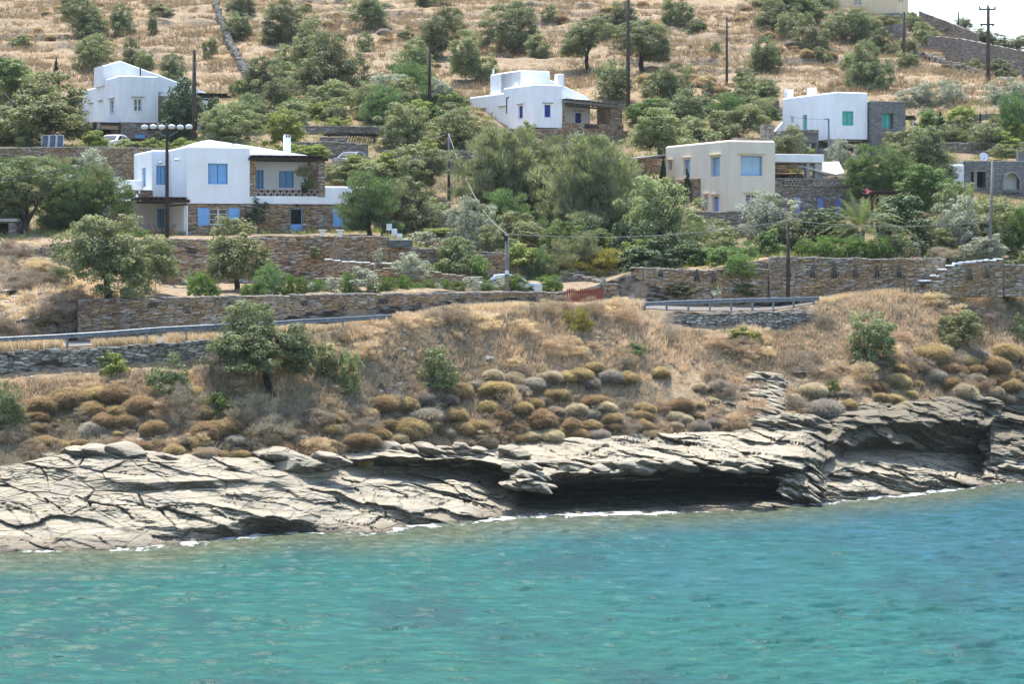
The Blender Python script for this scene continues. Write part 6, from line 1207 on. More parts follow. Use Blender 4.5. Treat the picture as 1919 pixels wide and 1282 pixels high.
# --- D: beige house
H = House('beige_house', 1364, 168, 19, 397.5, 'beige cubic house with pale blue windows and grey stone wings'); a1 = H.a(1452.5); b1 = H.b(1247.5); zt = H.z(262)
hF = rects(H, 'F', 0, [(1388, 1429, 292, 329), (1398, 1421, 365, 382)]); hL = rects(H, 'L', 0, [(1332, 1349, 294, 330), (1281, 1293, 299, 328), (1253, 1259, 303, 318), (1335, 1347, 368, 396), (1320, 1326, 367, 393)]); m = H.mb(); block(m, 0, a1, 0, b1, -.3, zt, hF, hL, r=.3, ch=.12); H.part(m, 'wall', 'beige')
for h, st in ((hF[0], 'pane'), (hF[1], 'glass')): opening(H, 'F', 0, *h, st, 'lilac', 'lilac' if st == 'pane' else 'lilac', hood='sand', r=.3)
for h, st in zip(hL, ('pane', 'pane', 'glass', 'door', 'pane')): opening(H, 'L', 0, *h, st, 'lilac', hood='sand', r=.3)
m = H.mb(); ac = H.a(1437, 3); m.box(ac-.42, ac+.42, 2.6, 3.3, zt-.2, H.z(234, ac, 3), .03); H.part(m, 'chimney', 'stone_grey'); m = H.mb(); m.box(H.a(1380, 4), H.a(1430, 4), 4, 5, zt-.2, H.z(257.5, 3, 4)); H.part(m, 'roof_hut', 'stone_grey')
bq = H.b(1303); m = H.mb(); aw = H.a(1303, bq-.1); m.box(aw-.1, -.003, bq-1, bq+6, -.4, H.z(334, aw, bq), .03); m.box(H.a(1215, bq+3), aw-.15, bq+.4, bq+.8, -.4, H.z(338, aw-3, bq), .03); m.box(H.a(1198, bq+8), H.a(1250, bq+8), bq+8, bq+8.4, -.4, H.z(296, aw-3, bq+8)); H.part(m, 'left_stone_wing', 'stone')
m = H.mb(); xx = H.a(1196, bq+4); m.prism([(xx, H.z(298, xx, bq+4)), (H.a(1247, bq+4), H.z(292, 0, bq+4)), (H.a(1247, bq+4), H.z(289, 0, bq+4)), (xx, H.z(295, xx, bq+4))], bq+4, bq+8.5); H.part(m, 'side_canopy', 'cap')
a2 = H.a(1605); hS = rects(H, 'F', .3, [(1491, 1503, 367, 410), (1533, 1545, 368, 411), (1566, 1577, 369, 411)]); m = H.mb(); block(m, a1+.003, a2, .3, 7, -1.2, H.z(335, a1), hS, ch=.04); H.part(m, 'right_stone_wing', 'stone_grey')
for h in hS: opening(H, 'F', .3, *h, 'door2', 'lilac', name='door')
zw = H.z(335, a1); vz = H.z(341, a1)
for (p0, p1, n) in ((1471, 1504, 5), (1525, 1588, 9)):
    x0, x1 = H.a(p0), H.a(p1); m = H.mb(); m.box(x0, x1, .275, .33, vz-.22, vz+.14); H.part(m, 'lattice_shade', 'void'); zigzag(H, x0, x1, .22, vz-.2, vz+.12, n, 'cap', 'terrace_lattice')  # dark sheet on the wall stands in for shade behind the lattice
m = H.mb(); m.box(a1+.01, a2+.05, .2, .7, zw+.003, zw+.07); H.part(m, 'terrace_coping', 'cap')
m = H.mb(); xb = H.a(1541, 1.2); m.box(a1-.02, xb, .9, 5.5, H.z(303, a1, 1), H.z(288, a1, 1), .03); rf = H.part(m, 'terrace_roof', 'roof_white'); m = H.mb(); m.box(a1+.05, xb-.1, .95, 5.4, H.z(303, a1, 1)-.08, H.z(303, a1, 1)-.003); m.build('roof_soffit', M['wood_pale'], rf)
for p0, p1 in ((1512, 1517.5), (1528, 1541)): m = H.mb(); m.box(H.a(p0, 1), H.a(p1, 1), 1.0, 1.5, zw, H.z(303, a1, 1)-.085); H.part(m, 'terrace_pillar', 'concrete')
m = H.mb(); m.box(a1+.01, a2, 6, 6.3, zw+.08, H.z(308, a1, 6)); H.part(m, 'terrace_back_wall', 'stone')
sl = MB(); n = 10; cs = [P(1478, 306, 171.5), P(1572, 303, 173), P(1583, 324, 171.6), P(1566, 327, 170.8)]; V = []
for i in range(n+1):
    for j in range(n+1):
        u, v = i/n, j/n; p = (cs[0]*(1-u)+cs[1]*u)*(1-v)+(cs[3]*(1-u*1)+cs[2]*u)*v if True else 0; p = Vector(p); p.z -= .5*math.sin(math.pi*u)*math.sin(math.pi*v); V.append(p-cs[0])
sl.add(V, [(i*(n+1)+j, (i+1)*(n+1)+j, (i+1)*(n+1)+j+1, i*(n+1)+j+1) for i in range(n) for j in range(n)]); o = sl.build('shade_sail', M['sail'], None, True); o.location = cs[0]; so = o.modifiers.new('t', 'SOLIDIFY'); so.thickness = .03; tag(o, 'white triangular shade sail stretched behind the beige house terrace', 'shade sail')
# --- E: green-shuttered house
H = House('white_house', 1568, 192, 22, 285, 'white cantilevered house with mint green shutters and blue-grey stone block'); a1 = H.a(1625.5); b1 = H.b(1466.5); zt = H.z(171.5); zb = H.z(260)
hF = rects(H, 'F', 0, [(1578.5, 1600, 208, 235)]); hL = rects(H, 'L', 0, [(1504, 1512.5, 215, 243.5), (1482, 1487, 218, 230)]); m = H.mb(); block(m, 0, a1, 0, b1, zb, zt, hF, hL); H.part(m, 'upper_wall', 'white'); opening(H, 'F', 0, *hF[0], 'shut', 'mint'); opening(H, 'L', 0, *hL[0], 'door', 'mint'); opening(H, 'L', 0, *hL[1], 'glass', 'wframe')
for p0, p1, t0 in ((1473, 1483.5, 166), (1514, 1528, 163)):
    yb = H.b((p0+p1)/2, 1); m = H.mb(); m.box(.7, 1.3, yb-.32, yb+.32, zt-.2, H.z(t0+7, 1, yb)); c = H.part(m, 'chimney', 'white'); m = MB(); zc = H.z(t0+7, 1, yb)
    for i, j in ((0, 0), (1, 0), (0, 1), (1, 1)): m.box(.7+i*.45, .85+i*.45, yb-.32+j*.49, yb-.17+j*.49, zc, zc+.3)
    m.build('chimney_cap', M['white'], c)
m = H.mb(); m.box(a1+.002, H.a(1633), .3, 3, H.z(204, a1), H.z(188, a1), .05); m.box(a1-2, H.a(1638), 1, 4, H.z(264, a1), H.z(261, a1)-.05); H.part(m, 'link_roof', 'white')
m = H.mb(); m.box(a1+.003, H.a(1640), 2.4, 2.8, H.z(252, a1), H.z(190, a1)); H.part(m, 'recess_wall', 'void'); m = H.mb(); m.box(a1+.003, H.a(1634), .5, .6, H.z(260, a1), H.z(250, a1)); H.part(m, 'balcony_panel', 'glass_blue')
x0 = H.a(1634, -.5); x1 = H.a(1697, -.5); hS = rects(H, 'F', -.5, [(1653, 1675, 212, 240)]); m = H.mb(); block(m, x0, x1, -.5, 7, -.8, H.z(188.5, x0, -.5), hS, r=.4, ch=.03); H.part(m, 'stone_block', 'stone_blue'); h = list(hS[0]); h[1] -= .2; opening(H, 'F', -.5, *h, 'shut', 'mint', r=.4)
m = H.mb(); m.box(H.a(1560, .3), H.a(1575, .3), .3, 1.0, -.5, zb-.003); H.part(m, 'pillar', 'concrete'); m = H.mb(); m.box(H.a(1534, 3), x0, 4, 4.3, -.6, zb-.004); H.part(m, 'lower_wall', 'stone_blue'); m = H.mb(); m.box(H.a(1592, 3.9), H.a(1630, 3.9), 3.85, 3.95, -.5, zb-.5); H.part(m, 'lower_glazing', 'glass')
hW = rects(H, 'F', -.4, [(1513, 1528, 267, 289)]); m = H.mb(); xw = H.a(1487, -.4); block(m, xw, H.a(1534, -.4), -.4, 5, -.9, H.z(244, 0, -.4), hW, r=.3, ch=.03); H.part(m, 'lower_left_wing', 'stone_blue'); opening(H, 'F', -.4, *hW[0], 'glass', 'wood_pale', r=.3, name='window')
m = H.mb(); m.box(H.a(1515, -.4), H.a(1533, -.4), -.43, -.39, H.z(249, 0), H.z(245.5, 0)); H.part(m, 'lattice_shade', 'void'); zigzag(H, H.a(1515, -.4), H.a(1533, -.4), -.46, H.z(249, 0), H.z(246, 0), 4, 'cap', 'terrace_lattice')  # shade behind the lattice painted as a dark strip
m = H.mb(); m.prism([(H.a(1448, b1), H.z(251, 0, b1)), (H.a(1470, b1), H.z(246, 0, b1)), (H.a(1468, b1), H.z(228, 0, b1))], b1, b1+.3); H.part(m, 'buttress', 'roof_white')
m = H.mb(); m.box(H.a(1540, -2), H.a(1580, -2), -2, -1.6, -1, H.z(279, 0)); H.part(m, 'terrace_wall', 'stone_blue'); pergola(H, x1+.1, H.a(1712, 0), 0, 3, H.z(222, x1), 4, 'wood', name='side_pergola'); m = H.mb(); m.box(H.a(1709, 0), H.a(1711, 0), -.1, .05, -.8, H.z(224, x1)); H.part(m, 'pergola_post', 'wframe')
# --- F: arched stone house at the right edge
H = House('stone_house', 1805, 177, 6, 392, 'grey stone house with a pointed arch at the right edge'); zt = H.z(301); x1 = H.a(2010)
hS = rects(H, 'F', 0, [(1820, 1847, 321, 352), (1879, 1912, 322, 355)]); m = H.mb(); block(m, 0, x1, 0, 8, -.5, zt, [hS[0]], r=1.2, ch=.03) if False else None
block(m, 0, x1, 0, 8, -.5, zt, hS, r=.9, ch=.03); H.part(m, 'stone_wall', 'stone_blue')
# spandrels turn the second opening into a pointed arch
h = hS[1]; um = (h[0]+h[1])/2; hh = h[3]-h[2]; m = MB(); arc = [(h[0], h[2]+hh*.45), (h[0]+.06, h[2]+hh*.62), (h[0]+.2, h[2]+hh*.8), (h[0]+.42, h[2]+hh*.93), (um, h[3]-.002)]
m.prism([(h[0], h[3]-.001)]+[(x, z) for x, z in arc[:-1]]+[(um, h[3]-.001)], -.003, .5); m.prism([(h[1], h[3]-.001), (um, h[3]-.001)]+[(2*um-x, z) for x, z in arc[:-1][::-1]], -.003, .5); H.part(m, 'arch_spandrels', 'stone_blue')
m = MB(); pts = [(h[0], h[2])]+arc+[(2*um-x, z) for x, z in arc[:-1][::-1]]+[(h[1], h[2])]
for p, q in zip(pts[:-1], pts[1:]): m.bar((p[0], -.03, p[1]), (q[0], -.03, q[1]), .09, .14)
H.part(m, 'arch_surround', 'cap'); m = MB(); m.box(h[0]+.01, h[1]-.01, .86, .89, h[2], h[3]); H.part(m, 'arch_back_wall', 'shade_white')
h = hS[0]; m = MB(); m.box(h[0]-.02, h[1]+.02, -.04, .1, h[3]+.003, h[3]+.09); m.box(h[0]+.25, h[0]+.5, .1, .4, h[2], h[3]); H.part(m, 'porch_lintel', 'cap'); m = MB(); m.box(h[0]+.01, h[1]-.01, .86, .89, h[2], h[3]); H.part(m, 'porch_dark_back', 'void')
x0, x1b = H.a(1880), H.a(1915); zz = H.z(364); m = H.mb(); m.box(x0, x1b, -.02, .02, zz-.14, zz+.14); H.part(m, 'lattice_shade', 'void'); zigzag(H, x0, x1b, -.08, zz-.14, zz+.14, 7, 'stone_blue', 'lattice_screen')  # dark strip added as the shade behind the screen
m = H.mb(); m.box(H.a(1917), H.a(1930), 1, 1.6, zt, H.z(283)); H.part(m, 'chimney', 'stone_blue')
hw = rects(H, 'F', -.2, [(1765, 1786, 334, 350)]); m = H.mb(); xw = H.a(1740, -.2); block(m, xw, -.003, -.2, 6, -.5, H.z(308), hw, r=.3); H.part(m, 'white_wing_wall', 'white'); opening(H, 'F', -.2, *hw[0], 'glass', 'wood_pale', r=.3)
m = H.mb(); m.box(hw[0][0]-.4, hw[0][1]+.3, -.5, -.18, hw[0][3]+.03, hw[0][3]+.1); H.part(m, 'window_canopy', 'metal_d')
d = empty('satellite_dish', P(1843, 302, 178.5), 0, 'round white satellite dish on the roof of the arched stone house', 'satellite dish'); m = MB(); prof = [(.02, 0), (.15, .012), (.27, .045), (.36, .09)]; m.lathe(prof+[(.37, .10), (.27, .06), (.15, .03)], 20); o = m.build('dish', M['wframe'], d, True); o.rotation_euler = (math.radians(68), 0, math.radians(12)); o.location = (0, -.02, .32); MB().bar((0, .05, -.2), (0, .05, .3), .05).build('mast', M['metal_d'], d); MB().bar((0, -.05, .1), (.02, -.42, .3), .025).build('feed_arm', M['metal_d'], d)
# --- G: hilltop house and ruin
H = House('hilltop_house', 1680, 300, 55, 12, 'yellowish beige house on the hilltop cut by the top edge'); b1 = H.b(1538); a1 = H.a(1702); hL = rects(H, 'L', 0, [(1600, 1606, -4, 8), (1608, 1614, -4, 8)]); hF = rects(H, 'F', 0, [(1684, 1687, -4, 3), (1689, 1692, -4, 3)])
m = H.mb(); block(m, 0, a1, 0, b1, -.8, 5, hF, hL); H.part(m, 'wall', 'sand')
for h in hL: opening(H, 'L', 0, *h, 'glass', 'wframe')
for h in hF: opening(H, 'F', 0, *h, 'shut', 'blue')
m = H.mb(); m.box(-.3, a1+.4, -.3, b1*.55, -3.6, -.82); H.part(m, 'stone_base', 'stone_blue'); m = H.mb(); m.box(a1+.2, a1+5, 1, 5, -2.8, -.2); m.box(H.a(1708), H.a(1712), 1, 1.5, -1, 1.6); H.part(m, 'side_annex', 'stone_grey')
H = House('stone_hut', 1690, 268, 35, 92, 'small roofless grey stone hut below the hilltop house'); a1 = H.a(1699); b1 = H.b(1622); m = H.mb(); zt = H.z(46); m.box(0, a1, 0, .5, -1.5, zt); m.box(0, .5, .502, b1, -1.5, zt-.01); m.box(a1-.5, a1, .502, b1, -1.5, zt-.3); m.box(.502, a1-.502, b1-.5, b1, -1.5, zt-.3); H.part(m, 'hut_wall', 'stone_grey'); m = H.mb(); m.box(-.05, a1+.05, -.06, .56, zt+.003, zt+.14); m.box(-.06, .56, .56, b1+.1, zt-.007, zt+.13); H.part(m, 'wall_top', 'cap')
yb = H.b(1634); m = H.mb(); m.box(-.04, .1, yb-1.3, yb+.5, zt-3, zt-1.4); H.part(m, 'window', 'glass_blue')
# --- small hut at the left edge, leaning panels, dark pergolas, trellis
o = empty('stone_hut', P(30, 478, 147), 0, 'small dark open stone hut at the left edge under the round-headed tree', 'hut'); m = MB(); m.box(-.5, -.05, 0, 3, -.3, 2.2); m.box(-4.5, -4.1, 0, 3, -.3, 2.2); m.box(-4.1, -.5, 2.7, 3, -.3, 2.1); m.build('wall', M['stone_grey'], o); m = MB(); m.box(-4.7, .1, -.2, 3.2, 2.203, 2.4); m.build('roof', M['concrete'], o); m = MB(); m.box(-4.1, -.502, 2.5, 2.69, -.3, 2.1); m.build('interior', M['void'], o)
for i, (px, l) in enumerate(((84, 'left'), (98, 'middle'), (112, 'right'))):
    o = empty('glass_panel', P(px, 276, 176), 0, l+' one of three grey glazed panels leaning below the wide tree', 'glass panel', 'glazed panels leaning under the wide tree'); m = MB(); q = math.radians(72); c, s = math.cos(q), math.sin(q)
    for (x0, x1, t0, t1) in ((-.28, -.22, 0, 1.05), (.22, .28, 0, 1.05), (-.22, .22, 0, .06), (-.22, .22, .99, 1.05)): m.add([(x0, t0*c-.03, t0*s), (x1, t0*c-.03, t0*s), (x1, t1*c-.03, t1*s), (x0, t1*c-.03, t1*s), (x0, t0*c+.03, t0*s), (x1, t0*c+.03, t0*s), (x1, t1*c+.03, t1*s), (x0, t1*c+.03, t1*s)], [(0, 1, 2, 3), (7, 6, 5, 4), (0, 4, 5, 1), (1, 5, 6, 2), (2, 6, 7, 3), (3, 7, 4, 0)])
    m.build('frame', M['wframe'], o); m = MB(); m.add([(-.22, .06*c, .06*s), (.22, .06*c, .06*s), (.22, .99*c, .99*s), (-.22, .99*c, .99*s)], [(0, 1, 2, 3)]); m.build('pane', M['shutter_grey'], o)
def flatpergola(px0, px1, D, py, pyb, label, dep=4, mat='wood_dark', thick=.12):
    a = P(px0, py, D); b = P(px1, py, D); L = b.x-a.x; o = empty('pergola', Vector((a.x, a.y, ZP(pyb, D))), 0, label, 'pergola'); z = ZP(py, D)-ZP(pyb, D); m = MB(); r = random.Random(int(px0))
    n = int(L/.22)
    for i in range(n): x = L*i/n; m.bar((x, -.3-r.random()*.3, z+r.uniform(-.03, .05)), (x+.1, dep+r.random()*.3, z+r.uniform(-.02, .06)), .12, .06)
    m.build('slats', M[mat], o); m = MB(); m.bar((-.3, .2, z-.12), (L+.3, .2, z-.12), .12, .14); m.build('beam', M[mat], o); m = MB(); m.bar((-.3, dep-.3, z-.12), (L+.3, dep-.3, z-.12), .12, .14); m.build('beam', M[mat], o)
    for x, y in ((.2, .2), (L-.2, .2), (.2, dep-.3), (L-.2, dep-.3)): MB().box(x-.09, x+.09, y-.09, y+.09, -1, z-.19).build('post', M[mat], o)
    return o
flatpergola(612, 706, 189, 250, 290, 'flat dark brushwood pergola between the main house and blue-windowed house')
flatpergola(1640, 1704, 163, 358, 420, 'flat black pergola right of the palm', 3)
o = flatpergola(786, 870, 150, 439, 470, 'low trellis with yellow-green vine in the central garden', 2, 'wood'); cr = link('vine_leaves', proto('lime', 1, 1)[0], o); cr.scale = (.95, .4, .16); cr.location = (1.5, .8, z_ := ZP(439, 150)-ZP(470, 150)-.15)
# ---------------------------------------------------------------- red picket gate and gate piers
D0 = 138.1; g0 = P(1062, 572, D0); g1 = P(1131, 572, D0+.5); o = empty('picket_gate', g0, math.atan2(g1.y-g0.y, g1.x-g0.x), 'red-brown picket gate between the roadside walls', 'gate'); L = (g1-g0).length; top = (572-541)*D0/F; n = 20; r = random.Random(3)
for i in range(n):
    x = L*(i+.5)/n; w_ = L/n*.36; h_ = top+.10*math.sin(i*.9)*.4+r.uniform(-.02, .03); m = MB(); m.prism([(x-w_, .02), (x+w_, .02), (x+w_, h_-.08), (x, h_), (x-w_, h_-.08)], -.02, .02); m.build('picket', M['red_wood'], o)
for z in (.22, top-.25): MB().box(0, L, .022, .07, z, z+.09).build('rail', M['red_wood'], o)
def pier(px, D, pyt, pyb, w, label):
    o = empty('gate_pier', P(px, pyb, D), 0, label, 'gate pier'); h = (pyb-pyt)*D/F; m = MB(); m.box(-w/2, w/2, 0, w, 0, h*.72); m.build('masonry', M['stone'], o); m = MB(); m.prism([(-w/2-.04, h*.723), (w/2+.04, h*.723), (w*.2, h), (-w*.2, h)], -.04, w+.04); m.build('cap_stone', M['cap'], o)
pier(1047, 140.6, 522, 570, .5, 'stone pier with pale cap left of the red gate'); pier(1131, 141.2, 520, 572, .45, 'stone pier with pointed pale cap right of the red gate'); pier(1719, 148.5, 454, 482, .5, 'short stone pier among the plants on the wall top at right')
ragwall('stone_wall', [(1062, 145, 512, 565), (1090, 144.4, 518, 566), (1128, 142.6, 530, 568)], .4, 'stone_grey', 'sloping drive wall behind the red gate', 41); ragwall('stone_wall', [(1133, 141.4, 533, 572), (1158, 141.6, 534, 572)], .5, 'stone', 'short wall right of the red gate', 42)
m = MB()
for k in range(5): m.box(0, 1.1, k*.4, k*.4+.42, -.3, .05+k*.19)
o = m.build('stone_steps', M['cap']); o.location = P(1158, 568, 141.5); tag(o, 'pale stone steps climbing right of the red gate', 'steps')
# ---------------------------------------------------------------- guardrails
def guardrail(pts, label, gap):
    pp = [P(a, b, D) for a, b, D in pts]; org = pp[0].copy(); o = empty('guardrail', org, 0, label, 'guardrail'); m = MB()
    prof = [(0, -.13), (-.04, -.095), (-.04, -.055), (0, -.02), (0, .02), (-.04, .055), (-.04, .095), (0, .13)]; V = []; n = len(pp)
    for i, p in enumerate(pp):
        for (dy, dz) in prof: V.append(p-org+Vector((0, dy, dz-.15)))
        for (dy, dz) in prof[::-1]: V.append(p-org+Vector((0, dy+.012, dz-.15)))
    k = 16; m.add(V, [(i*k+j, (i+1)*k+j, (i+1)*k+(j+1) % k, i*k+(j+1) % k) for i in range(n-1) for j in range(k)]+[tuple(range(k-1, -1, -1)), tuple((n-1)*k+j for j in range(k))]); m.build('rail', M['metal'], o)
    for i in range(n-1):
        L = (pp[i+1]-pp[i]).length
    X = pp[0].x+.6
    while X < pp[-1].x:
        for a, b in zip(pp[:-1], pp[1:]):
            if a.x <= X <= b.x:
                t = (X-a.x)/(b.x-a.x); q = a.lerp(b, t)-org; MB().box(q.x-.06, q.x+.06, q.y+.015, q.y+.12, q.z-.95, q.z+.03).build('post', M['metal'], o); break
        X += gap
def rl(px, py, k=6, dd=.35): return (px, py, R3(px, k)+dd)
guardrail([rl(-120, 642), rl(0, 631), rl(100, 626), rl(200, 620), rl(300, 612), rl(400, 607), rl(500, 602), rl(570, 597), rl(650, 593), rl(735, 588)], 'long steel guardrail along the road at left', 2.0)
guardrail([rl(1190, 566), rl(1280, 562), rl(1400, 558), rl(1470, 557), rl(1535, 555)], 'shorter steel guardrail along the road at right', 1.35)
# ---------------------------------------------------------------- poles and cables
def pole(px, pyt, pyb, D, w, mat, label, cat='utility pole', dx=0, name='utility_pole'):
    a = P(px, pyb, D); b = P(px+dx, pyt, D); o = empty(name, a, 0, label, cat); r = w*D/F/2; MB().tube([(0, 0, -.5), (b.x-a.x)*.5*Vector((1, 0, 0))+Vector((0, 0, (b.z-a.z)*.5)), b-a], [r*1.12, r, r*.8], 8).build('shaft', M[mat], o, True); return o, b-a
o, t = pole(313, 232, 478, 142.0, 7, 'wood_dark', 'dark timber pole carrying six white insulator housings before the main house')
MB().box(-1.55, 1.55, -.07, .07, t.z-.42, t.z-.28).build('crossarm', M['metal_d'], o); MB().bar((-.9, .05, t.z-.3), (0, .05, t.z-.85), .05).build('brace', M['metal'], o); MB().bar((.9, .05, t.z-.3), (0, .05, t.z-.85), .05).build('brace', M['metal'], o)
for i, x in enumerate((-1.4, -.86, -.31, .31, .86, 1.4)):
    m = MB(); m.tube([(-.22, 0, 0), (-.17, 0, 0), (0, 0, .02), (.17, 0, 0), (.22, 0, 0)], [.06, .13, .16, .13, .06], 10); c = m.build('insulator_housing', M['porcelain'], o, True); c.location = (x, -.14+.06*(i % 2), t.z-.22+.03*(i % 2)); c.rotation_euler = (0, 0, .3); MB().bar((x, 0, t.z-.28), (x, -.05, t.z-.2), .05).build('bracket', M['metal_d'], o)
T1 = o.location+Vector((0, 0, t.z-.2))
POLES = [(364, 93, 272, 181, 8, 'wood', 'tall brown timber pole beside the vine of the upper left house'), (805, 85, 214, 202, 6, 'wood_dark', 'slim dark pole at the hill foot between silver olive trees'), (1177, -40, 198, 210, 7, 'wood', 'tall brown post running out of the top edge'),
 (1362, 32, 167, 222, 4.5, 'wood', 'thin brown pole on the dry hillside'), (1694, 22, 130, 250, 6, 'wood', 'brown pole in front of the small stone hut')]
PT = {}
for q in POLES: o, t = pole(*q[:6], q[6]); PT[q[0]] = o.location+t; MB().box(-.05, .05, -.3, .3, t.z-.12, t.z-.04).build('crossarm', M['metal_d'], o)
o, t = pole(1852, 12, 147, 236, 7, 'wood', 'tall double-crossarmed power pole against the sky at far right')
for dz, w_ in ((-.25, 1.75), (-1.85, 1.5)): MB().box(-w_/2-.1, w_/2-.1, -.08, .08, t.z+dz-.09, t.z+dz+.07).build('crossarm', M['metal_d'], o)
for x, z in ((-.9, -.18), (-.05, 0), (.72, -.18), (-.7, -2.1), (.5, -2.1)): m = MB(); m.lathe([(.03, 0), (.11, .05), (.06, .12), (.11, .16), (.04, .25)], 8); c = m.build('insulator', M['metal_d'], o, True); c.location = (x, 0, t.z+z)
o, t = pole(841, 250, 306, 183, 4, 'metal', 'upper grey steel pole above the scrubby bank'); PA = o.location+t; o, t = pole(841, 300, 362, 166, 5, 'wood_dark', 'dark lower post on the scrubby bank below the steel pole')
o, t = pole(950, 438, 556, 137.6, 8, 'wood_grey', 'grey timber pole standing on the low roadside wall left of the car'); PB = o.location+t; MB().box(-.12, .12, -.22, -.1, 1.38, 1.62).build('meter_box', M['wframe'], o); MB().box(-.18, .05, -.2, .1, t.z-.45, t.z-.1).build('junction_box', M['metal_d'], o)
o, t = pole(1477, 413, 556, 141.8, 7, 'wood', 'plain timber pole in front of the roadside wall right of the creeper'); PC = o.location+t
o, t = pole(1853, 300, 545, 147.2, 5.5, 'wood_grey', 'thin leaning grey pole at right', dx=7); PD = P(1855, 415, 147.2)
o, t = pole(1553, 223, 300, 184, 4, 'metal', 'slim steel lamp post before the green-shuttered house', 'street lamp', name='street_lamp'); MB().box(-.35, .05, -.1, .1, t.z-.03, t.z+.05).build('lamp_head', M['metal'], o); PE = o.location+t
o, t = pole(930, 232, 262, 198, 3, 'metal', 'short metal post left of the stone base of the blue-windowed house'); o, t = pole(228, 582, 612, 122.6, 6, 'wood_grey', 'short leaning plank against the roadside wall at left', 'plank', dx=10, name='plank')
o, t = pole(1831, 13, 34, 290, 3, 'wood_dark', 'tiny distant pole on the skyline left of the power pole', dx=0) if False else pole(1796, 22, 50, 303, 3, 'wood_dark', 'tiny distant pole on the skyline left of the power pole')
def cable(a, b, sag, label, r=.02, mat='cable'):
    pts = [a.lerp(b, i/24)-Vector((0, 0, 4*sag*(i/24)*(1-i/24))) for i in range(25)]; org = pts[0].copy(); o = MB().tube([p-org for p in pts], r, 5).build('power_cable', M[mat], None, True); o.location = org; tag(o, label, 'cable')
cable(PA, PB, 1.3, 'pale twisted cable dropping from the upper steel pole to the grey timber pole', .028); cable(PB, PC, .55, 'pale cable spanning from the grey timber pole to the plain timber pole', .022); cable(PC, PD, .35, 'pale cable spanning from the plain timber pole to the thin leaning pole', .02)
cable(T1, P(-60, 340, 120), .8, 'dark cable running from the insulator pole to the left edge', .02, 'cable_d'); cable(T1+Vector((.8, 0, 0)), P(-60, 322, 150), 1.2, 'upper dark cable running from the insulator pole to the left', .02, 'cable_d')
cable(PA, P(600, 295, 186), .4, 'dark cable from the steel pole toward the silver car under the pergola', .02, 'cable'); cable(PA, PT[364], 3.0, 'long thin cable between the tall brown pole and the steel pole', .016, 'cable_d'); cable(PT[364], P(60, 138, 240), 1.5, 'thin cable leaving the tall brown pole toward the left', .015, 'cable_d'); cable(PE, P(1478, 217, 196), .1, 'thin wire from the lamp post to the white wall', .012, 'cable_d')
cable(P(1852, 16, 236), P(2100, 60, 200), 1.5, 'thin cable leaving the power pole to the right', .02, 'cable_d'); cable(P(1846, 16, 236), P(1720, -12, 330), 1.5, 'thin cable leaving the power pole over the hilltop', .02, 'cable_d')
# ---------------------------------------------------------------- cars
def car(loc, rz, label, paint):
    o = empty('parked_car', loc, rz, label, 'car'); W = .84
    side = [(-2.0, .35), (-2.05, .62), (-1.95, .86), (-1.15, .95), (-.55, 1.38), (.1, 1.46), (.85, 1.42), (1.5, 1.02), (1.98, .95), (2.05, .6), (2.0, .35)]
    m = MB(); body = [(-2.0, .32), (2.0, .32), (2.06, .6), (1.99, .95), (1.45, 1.0), (-1.15, .95), (-1.95, .86), (-2.05, .62)]; m.prism(body, -W, W); b = m.build('body', M[paint], o, bevel=.06)
    m = MB(); cab = [(-1.2, .955), (1.48, 1.003), (.85, 1.42), (.1, 1.47), (-.5, 1.38)]
    V = [(x, -W+.02+(.16 if z > 1.1 else 0), z) for x, z in cab]+[(x, W-.02-(.16 if z > 1.1 else 0), z) for x, z in cab]; n = 5; m.add(V, [tuple(range(n)), tuple(range(2*n-1, n-1, -1))]+[(i, i+n, (i+1) % n+n, (i+1) % n) for i in range(n)]); m.build('cabin', M[paint], o, bevel=.04)
    for nm, poly in (('side_window', [(-.98, 1.0), (-.05, 1.02), (-.02, 1.38), (-.48, 1.31)]), ('side_window', [(.05, 1.02), (1.12, 1.04), (.72, 1.36), (.08, 1.39)])):
        for s in (-1, 1): MB().add([(x, s*(W-.02-.16*min(1, max(0, (z-.97)/.42))+.012), z) for x, z in poly], [(0, 1, 2, 3) if s < 0 else (3, 2, 1, 0)]).build(nm, M['glass'], o)
    m = MB(); m.add([(-1.17, -.62, 1.0), (-1.17, .62, 1.0), (-.56, .54, 1.345), (-.56, -.54, 1.345)], [(0, 3, 2, 1)]); q = m.build('windscreen', M['glass'], o); q.location = (-.02, 0, .012)
    m = MB(); m.add([(1.42, -.62, 1.05), (1.42, .62, 1.05), (.93, .54, 1.38), (.93, -.54, 1.38)], [(0, 1, 2, 3)]); q = m.build('rear_window', M['glass'], o); q.location = (.03, 0, .01)
    for x in (-1.25, 1.25):
        for s in (-1, 1):
            w_ = empty('wheel', (x, s*(W-.06), .31)); w_.parent = o; MB().tube([(0, -.1, 0), (0, .1, 0)], .31, 16).build('tyre', M['rubber'], w_, bevel=.03); MB().tube([(0, -.11, 0), (0, .11, 0)], .18, 10).build('rim', M['metal'], w_)
    for s in (-1, 1): MB().box(-2.05, -1.96, s*.5-.14, s*.5+.14, .62, .76).build('headlight', M['wframe'], o); MB().box(1.985, 2.05, s*.62-.1, s*.62+.1, .68, .84).build('tail_light', M['lampred'], o)
    MB().box(-.6, -.45, -W-.14, -W+.01, .98, 1.1).build('mirror', M[paint], o); return o
p = P(953, 556, 139.9); p.z = ZP(513, 139.9)-1.47; car(p, math.pi+.12, 'silver car parked behind the shrub row beside the grey timber pole', 'car')
p = P(660, 299, 180.3); p.z = ZP(284, 180.3)-1.46; car(p, 1.2, 'silver-blue car half hidden under bushes by the dark pergola', 'shutter_grey')
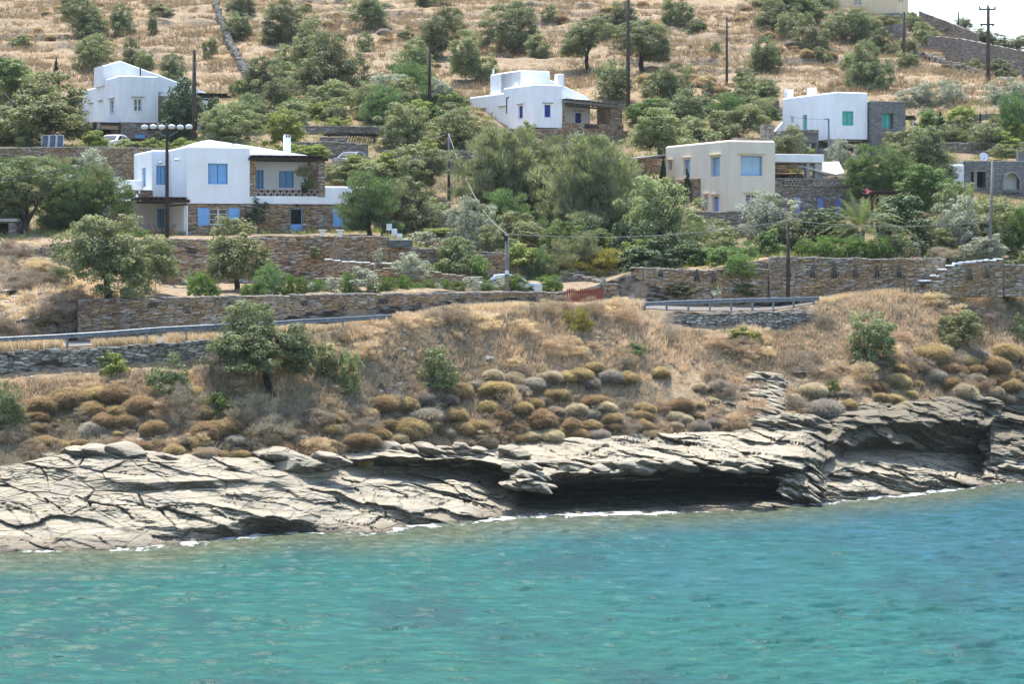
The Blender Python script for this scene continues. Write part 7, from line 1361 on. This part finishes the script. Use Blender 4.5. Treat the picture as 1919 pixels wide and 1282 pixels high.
p = P(214, 268, 184); p.z = ZP(252, 184)-1.46; car(p, 1.3, 'white car in the carport of the upper left house', 'wframe')
o = MB().box(0, 1.5, 0, .7, 0, .5, .06).build('water_tank', M['tank']); o.location = P(728, 463, 142.0); tag(o, 'weathered teal-grey tank on the stepped stone wall', 'water tank')
# ---------------------------------------------------------------- camera, light, sky
cam = bpy.data.cameras.new('camera'); co = bpy.data.objects.new('camera', cam); C.objects.link(co); co.location = (0, 0, CH); co.rotation_euler = (math.pi/2, 0, 0)
cam.sensor_width = 36; cam.lens = 36*F/1919.0; cam.shift_y = -(641-HY)/1919.0; cam.shift_x = 0; cam.clip_end = 6000; cam.clip_start = .5
bpy.context.scene.camera = co
S = Vector((-.10, .30, .95)).normalized(); el = math.asin(S.z); az = math.atan2(S.x, S.y)
L = bpy.data.lights.new('sun', 'SUN'); L.energy = 3.15; L.angle = math.radians(.53); L.color = (1, .955, .89); lo = bpy.data.objects.new('sun', L); C.objects.link(lo); lo.rotation_euler = S.to_track_quat('Z', 'Y').to_euler(); lo.location = (0, 0, 200)
W = bpy.data.worlds.new('World'); bpy.context.scene.world = W; W.use_nodes = True; nt = W.node_tree; nt.nodes.clear()
sk = nt.nodes.new('ShaderNodeTexSky'); sk.sky_type = 'NISHITA'; sk.sun_disc = False; sk.sun_elevation = el; sk.sun_rotation = az; sk.air_density = 1.0; sk.dust_density = 1.2; sk.ozone_density = 1.0
bg = nt.nodes.new('ShaderNodeBackground'); bg.inputs[1].default_value = .15; wo = nt.nodes.new('ShaderNodeOutputWorld'); nt.links.new(sk.outputs[0], bg.inputs[0]); nt.links.new(bg.outputs[0], wo.inputs[0])
sc = bpy.context.scene; sc.view_settings.view_transform = 'Standard'; sc.view_settings.look = 'None'; sc.view_settings.exposure = 1.37; sc.view_settings.gamma = 1
sc.cycles.max_bounces = 6; sc.cycles.diffuse_bounces = 3; sc.cycles.transparent_max_bounces = 8; sc.cycles.use_denoising = True

def haze():
    t = NT('haze'); o_ = t.n('OutputMaterial'); v = t.n('VolumePrincipled', {'Color': (.86, .92, 1.0), 'Density': HAZE, 'Anisotropy': .25}); t.t.links.new(v.outputs[0], o_.inputs['Volume'])
    o = MB().box(-760, 760, -450, 760, -10.2, 100).build('haze', t.m); tag(o, 'thin sea haze over the bay and hillside', 'haze', kind='stuff')
HAZE = .00008
if HAZE: haze()
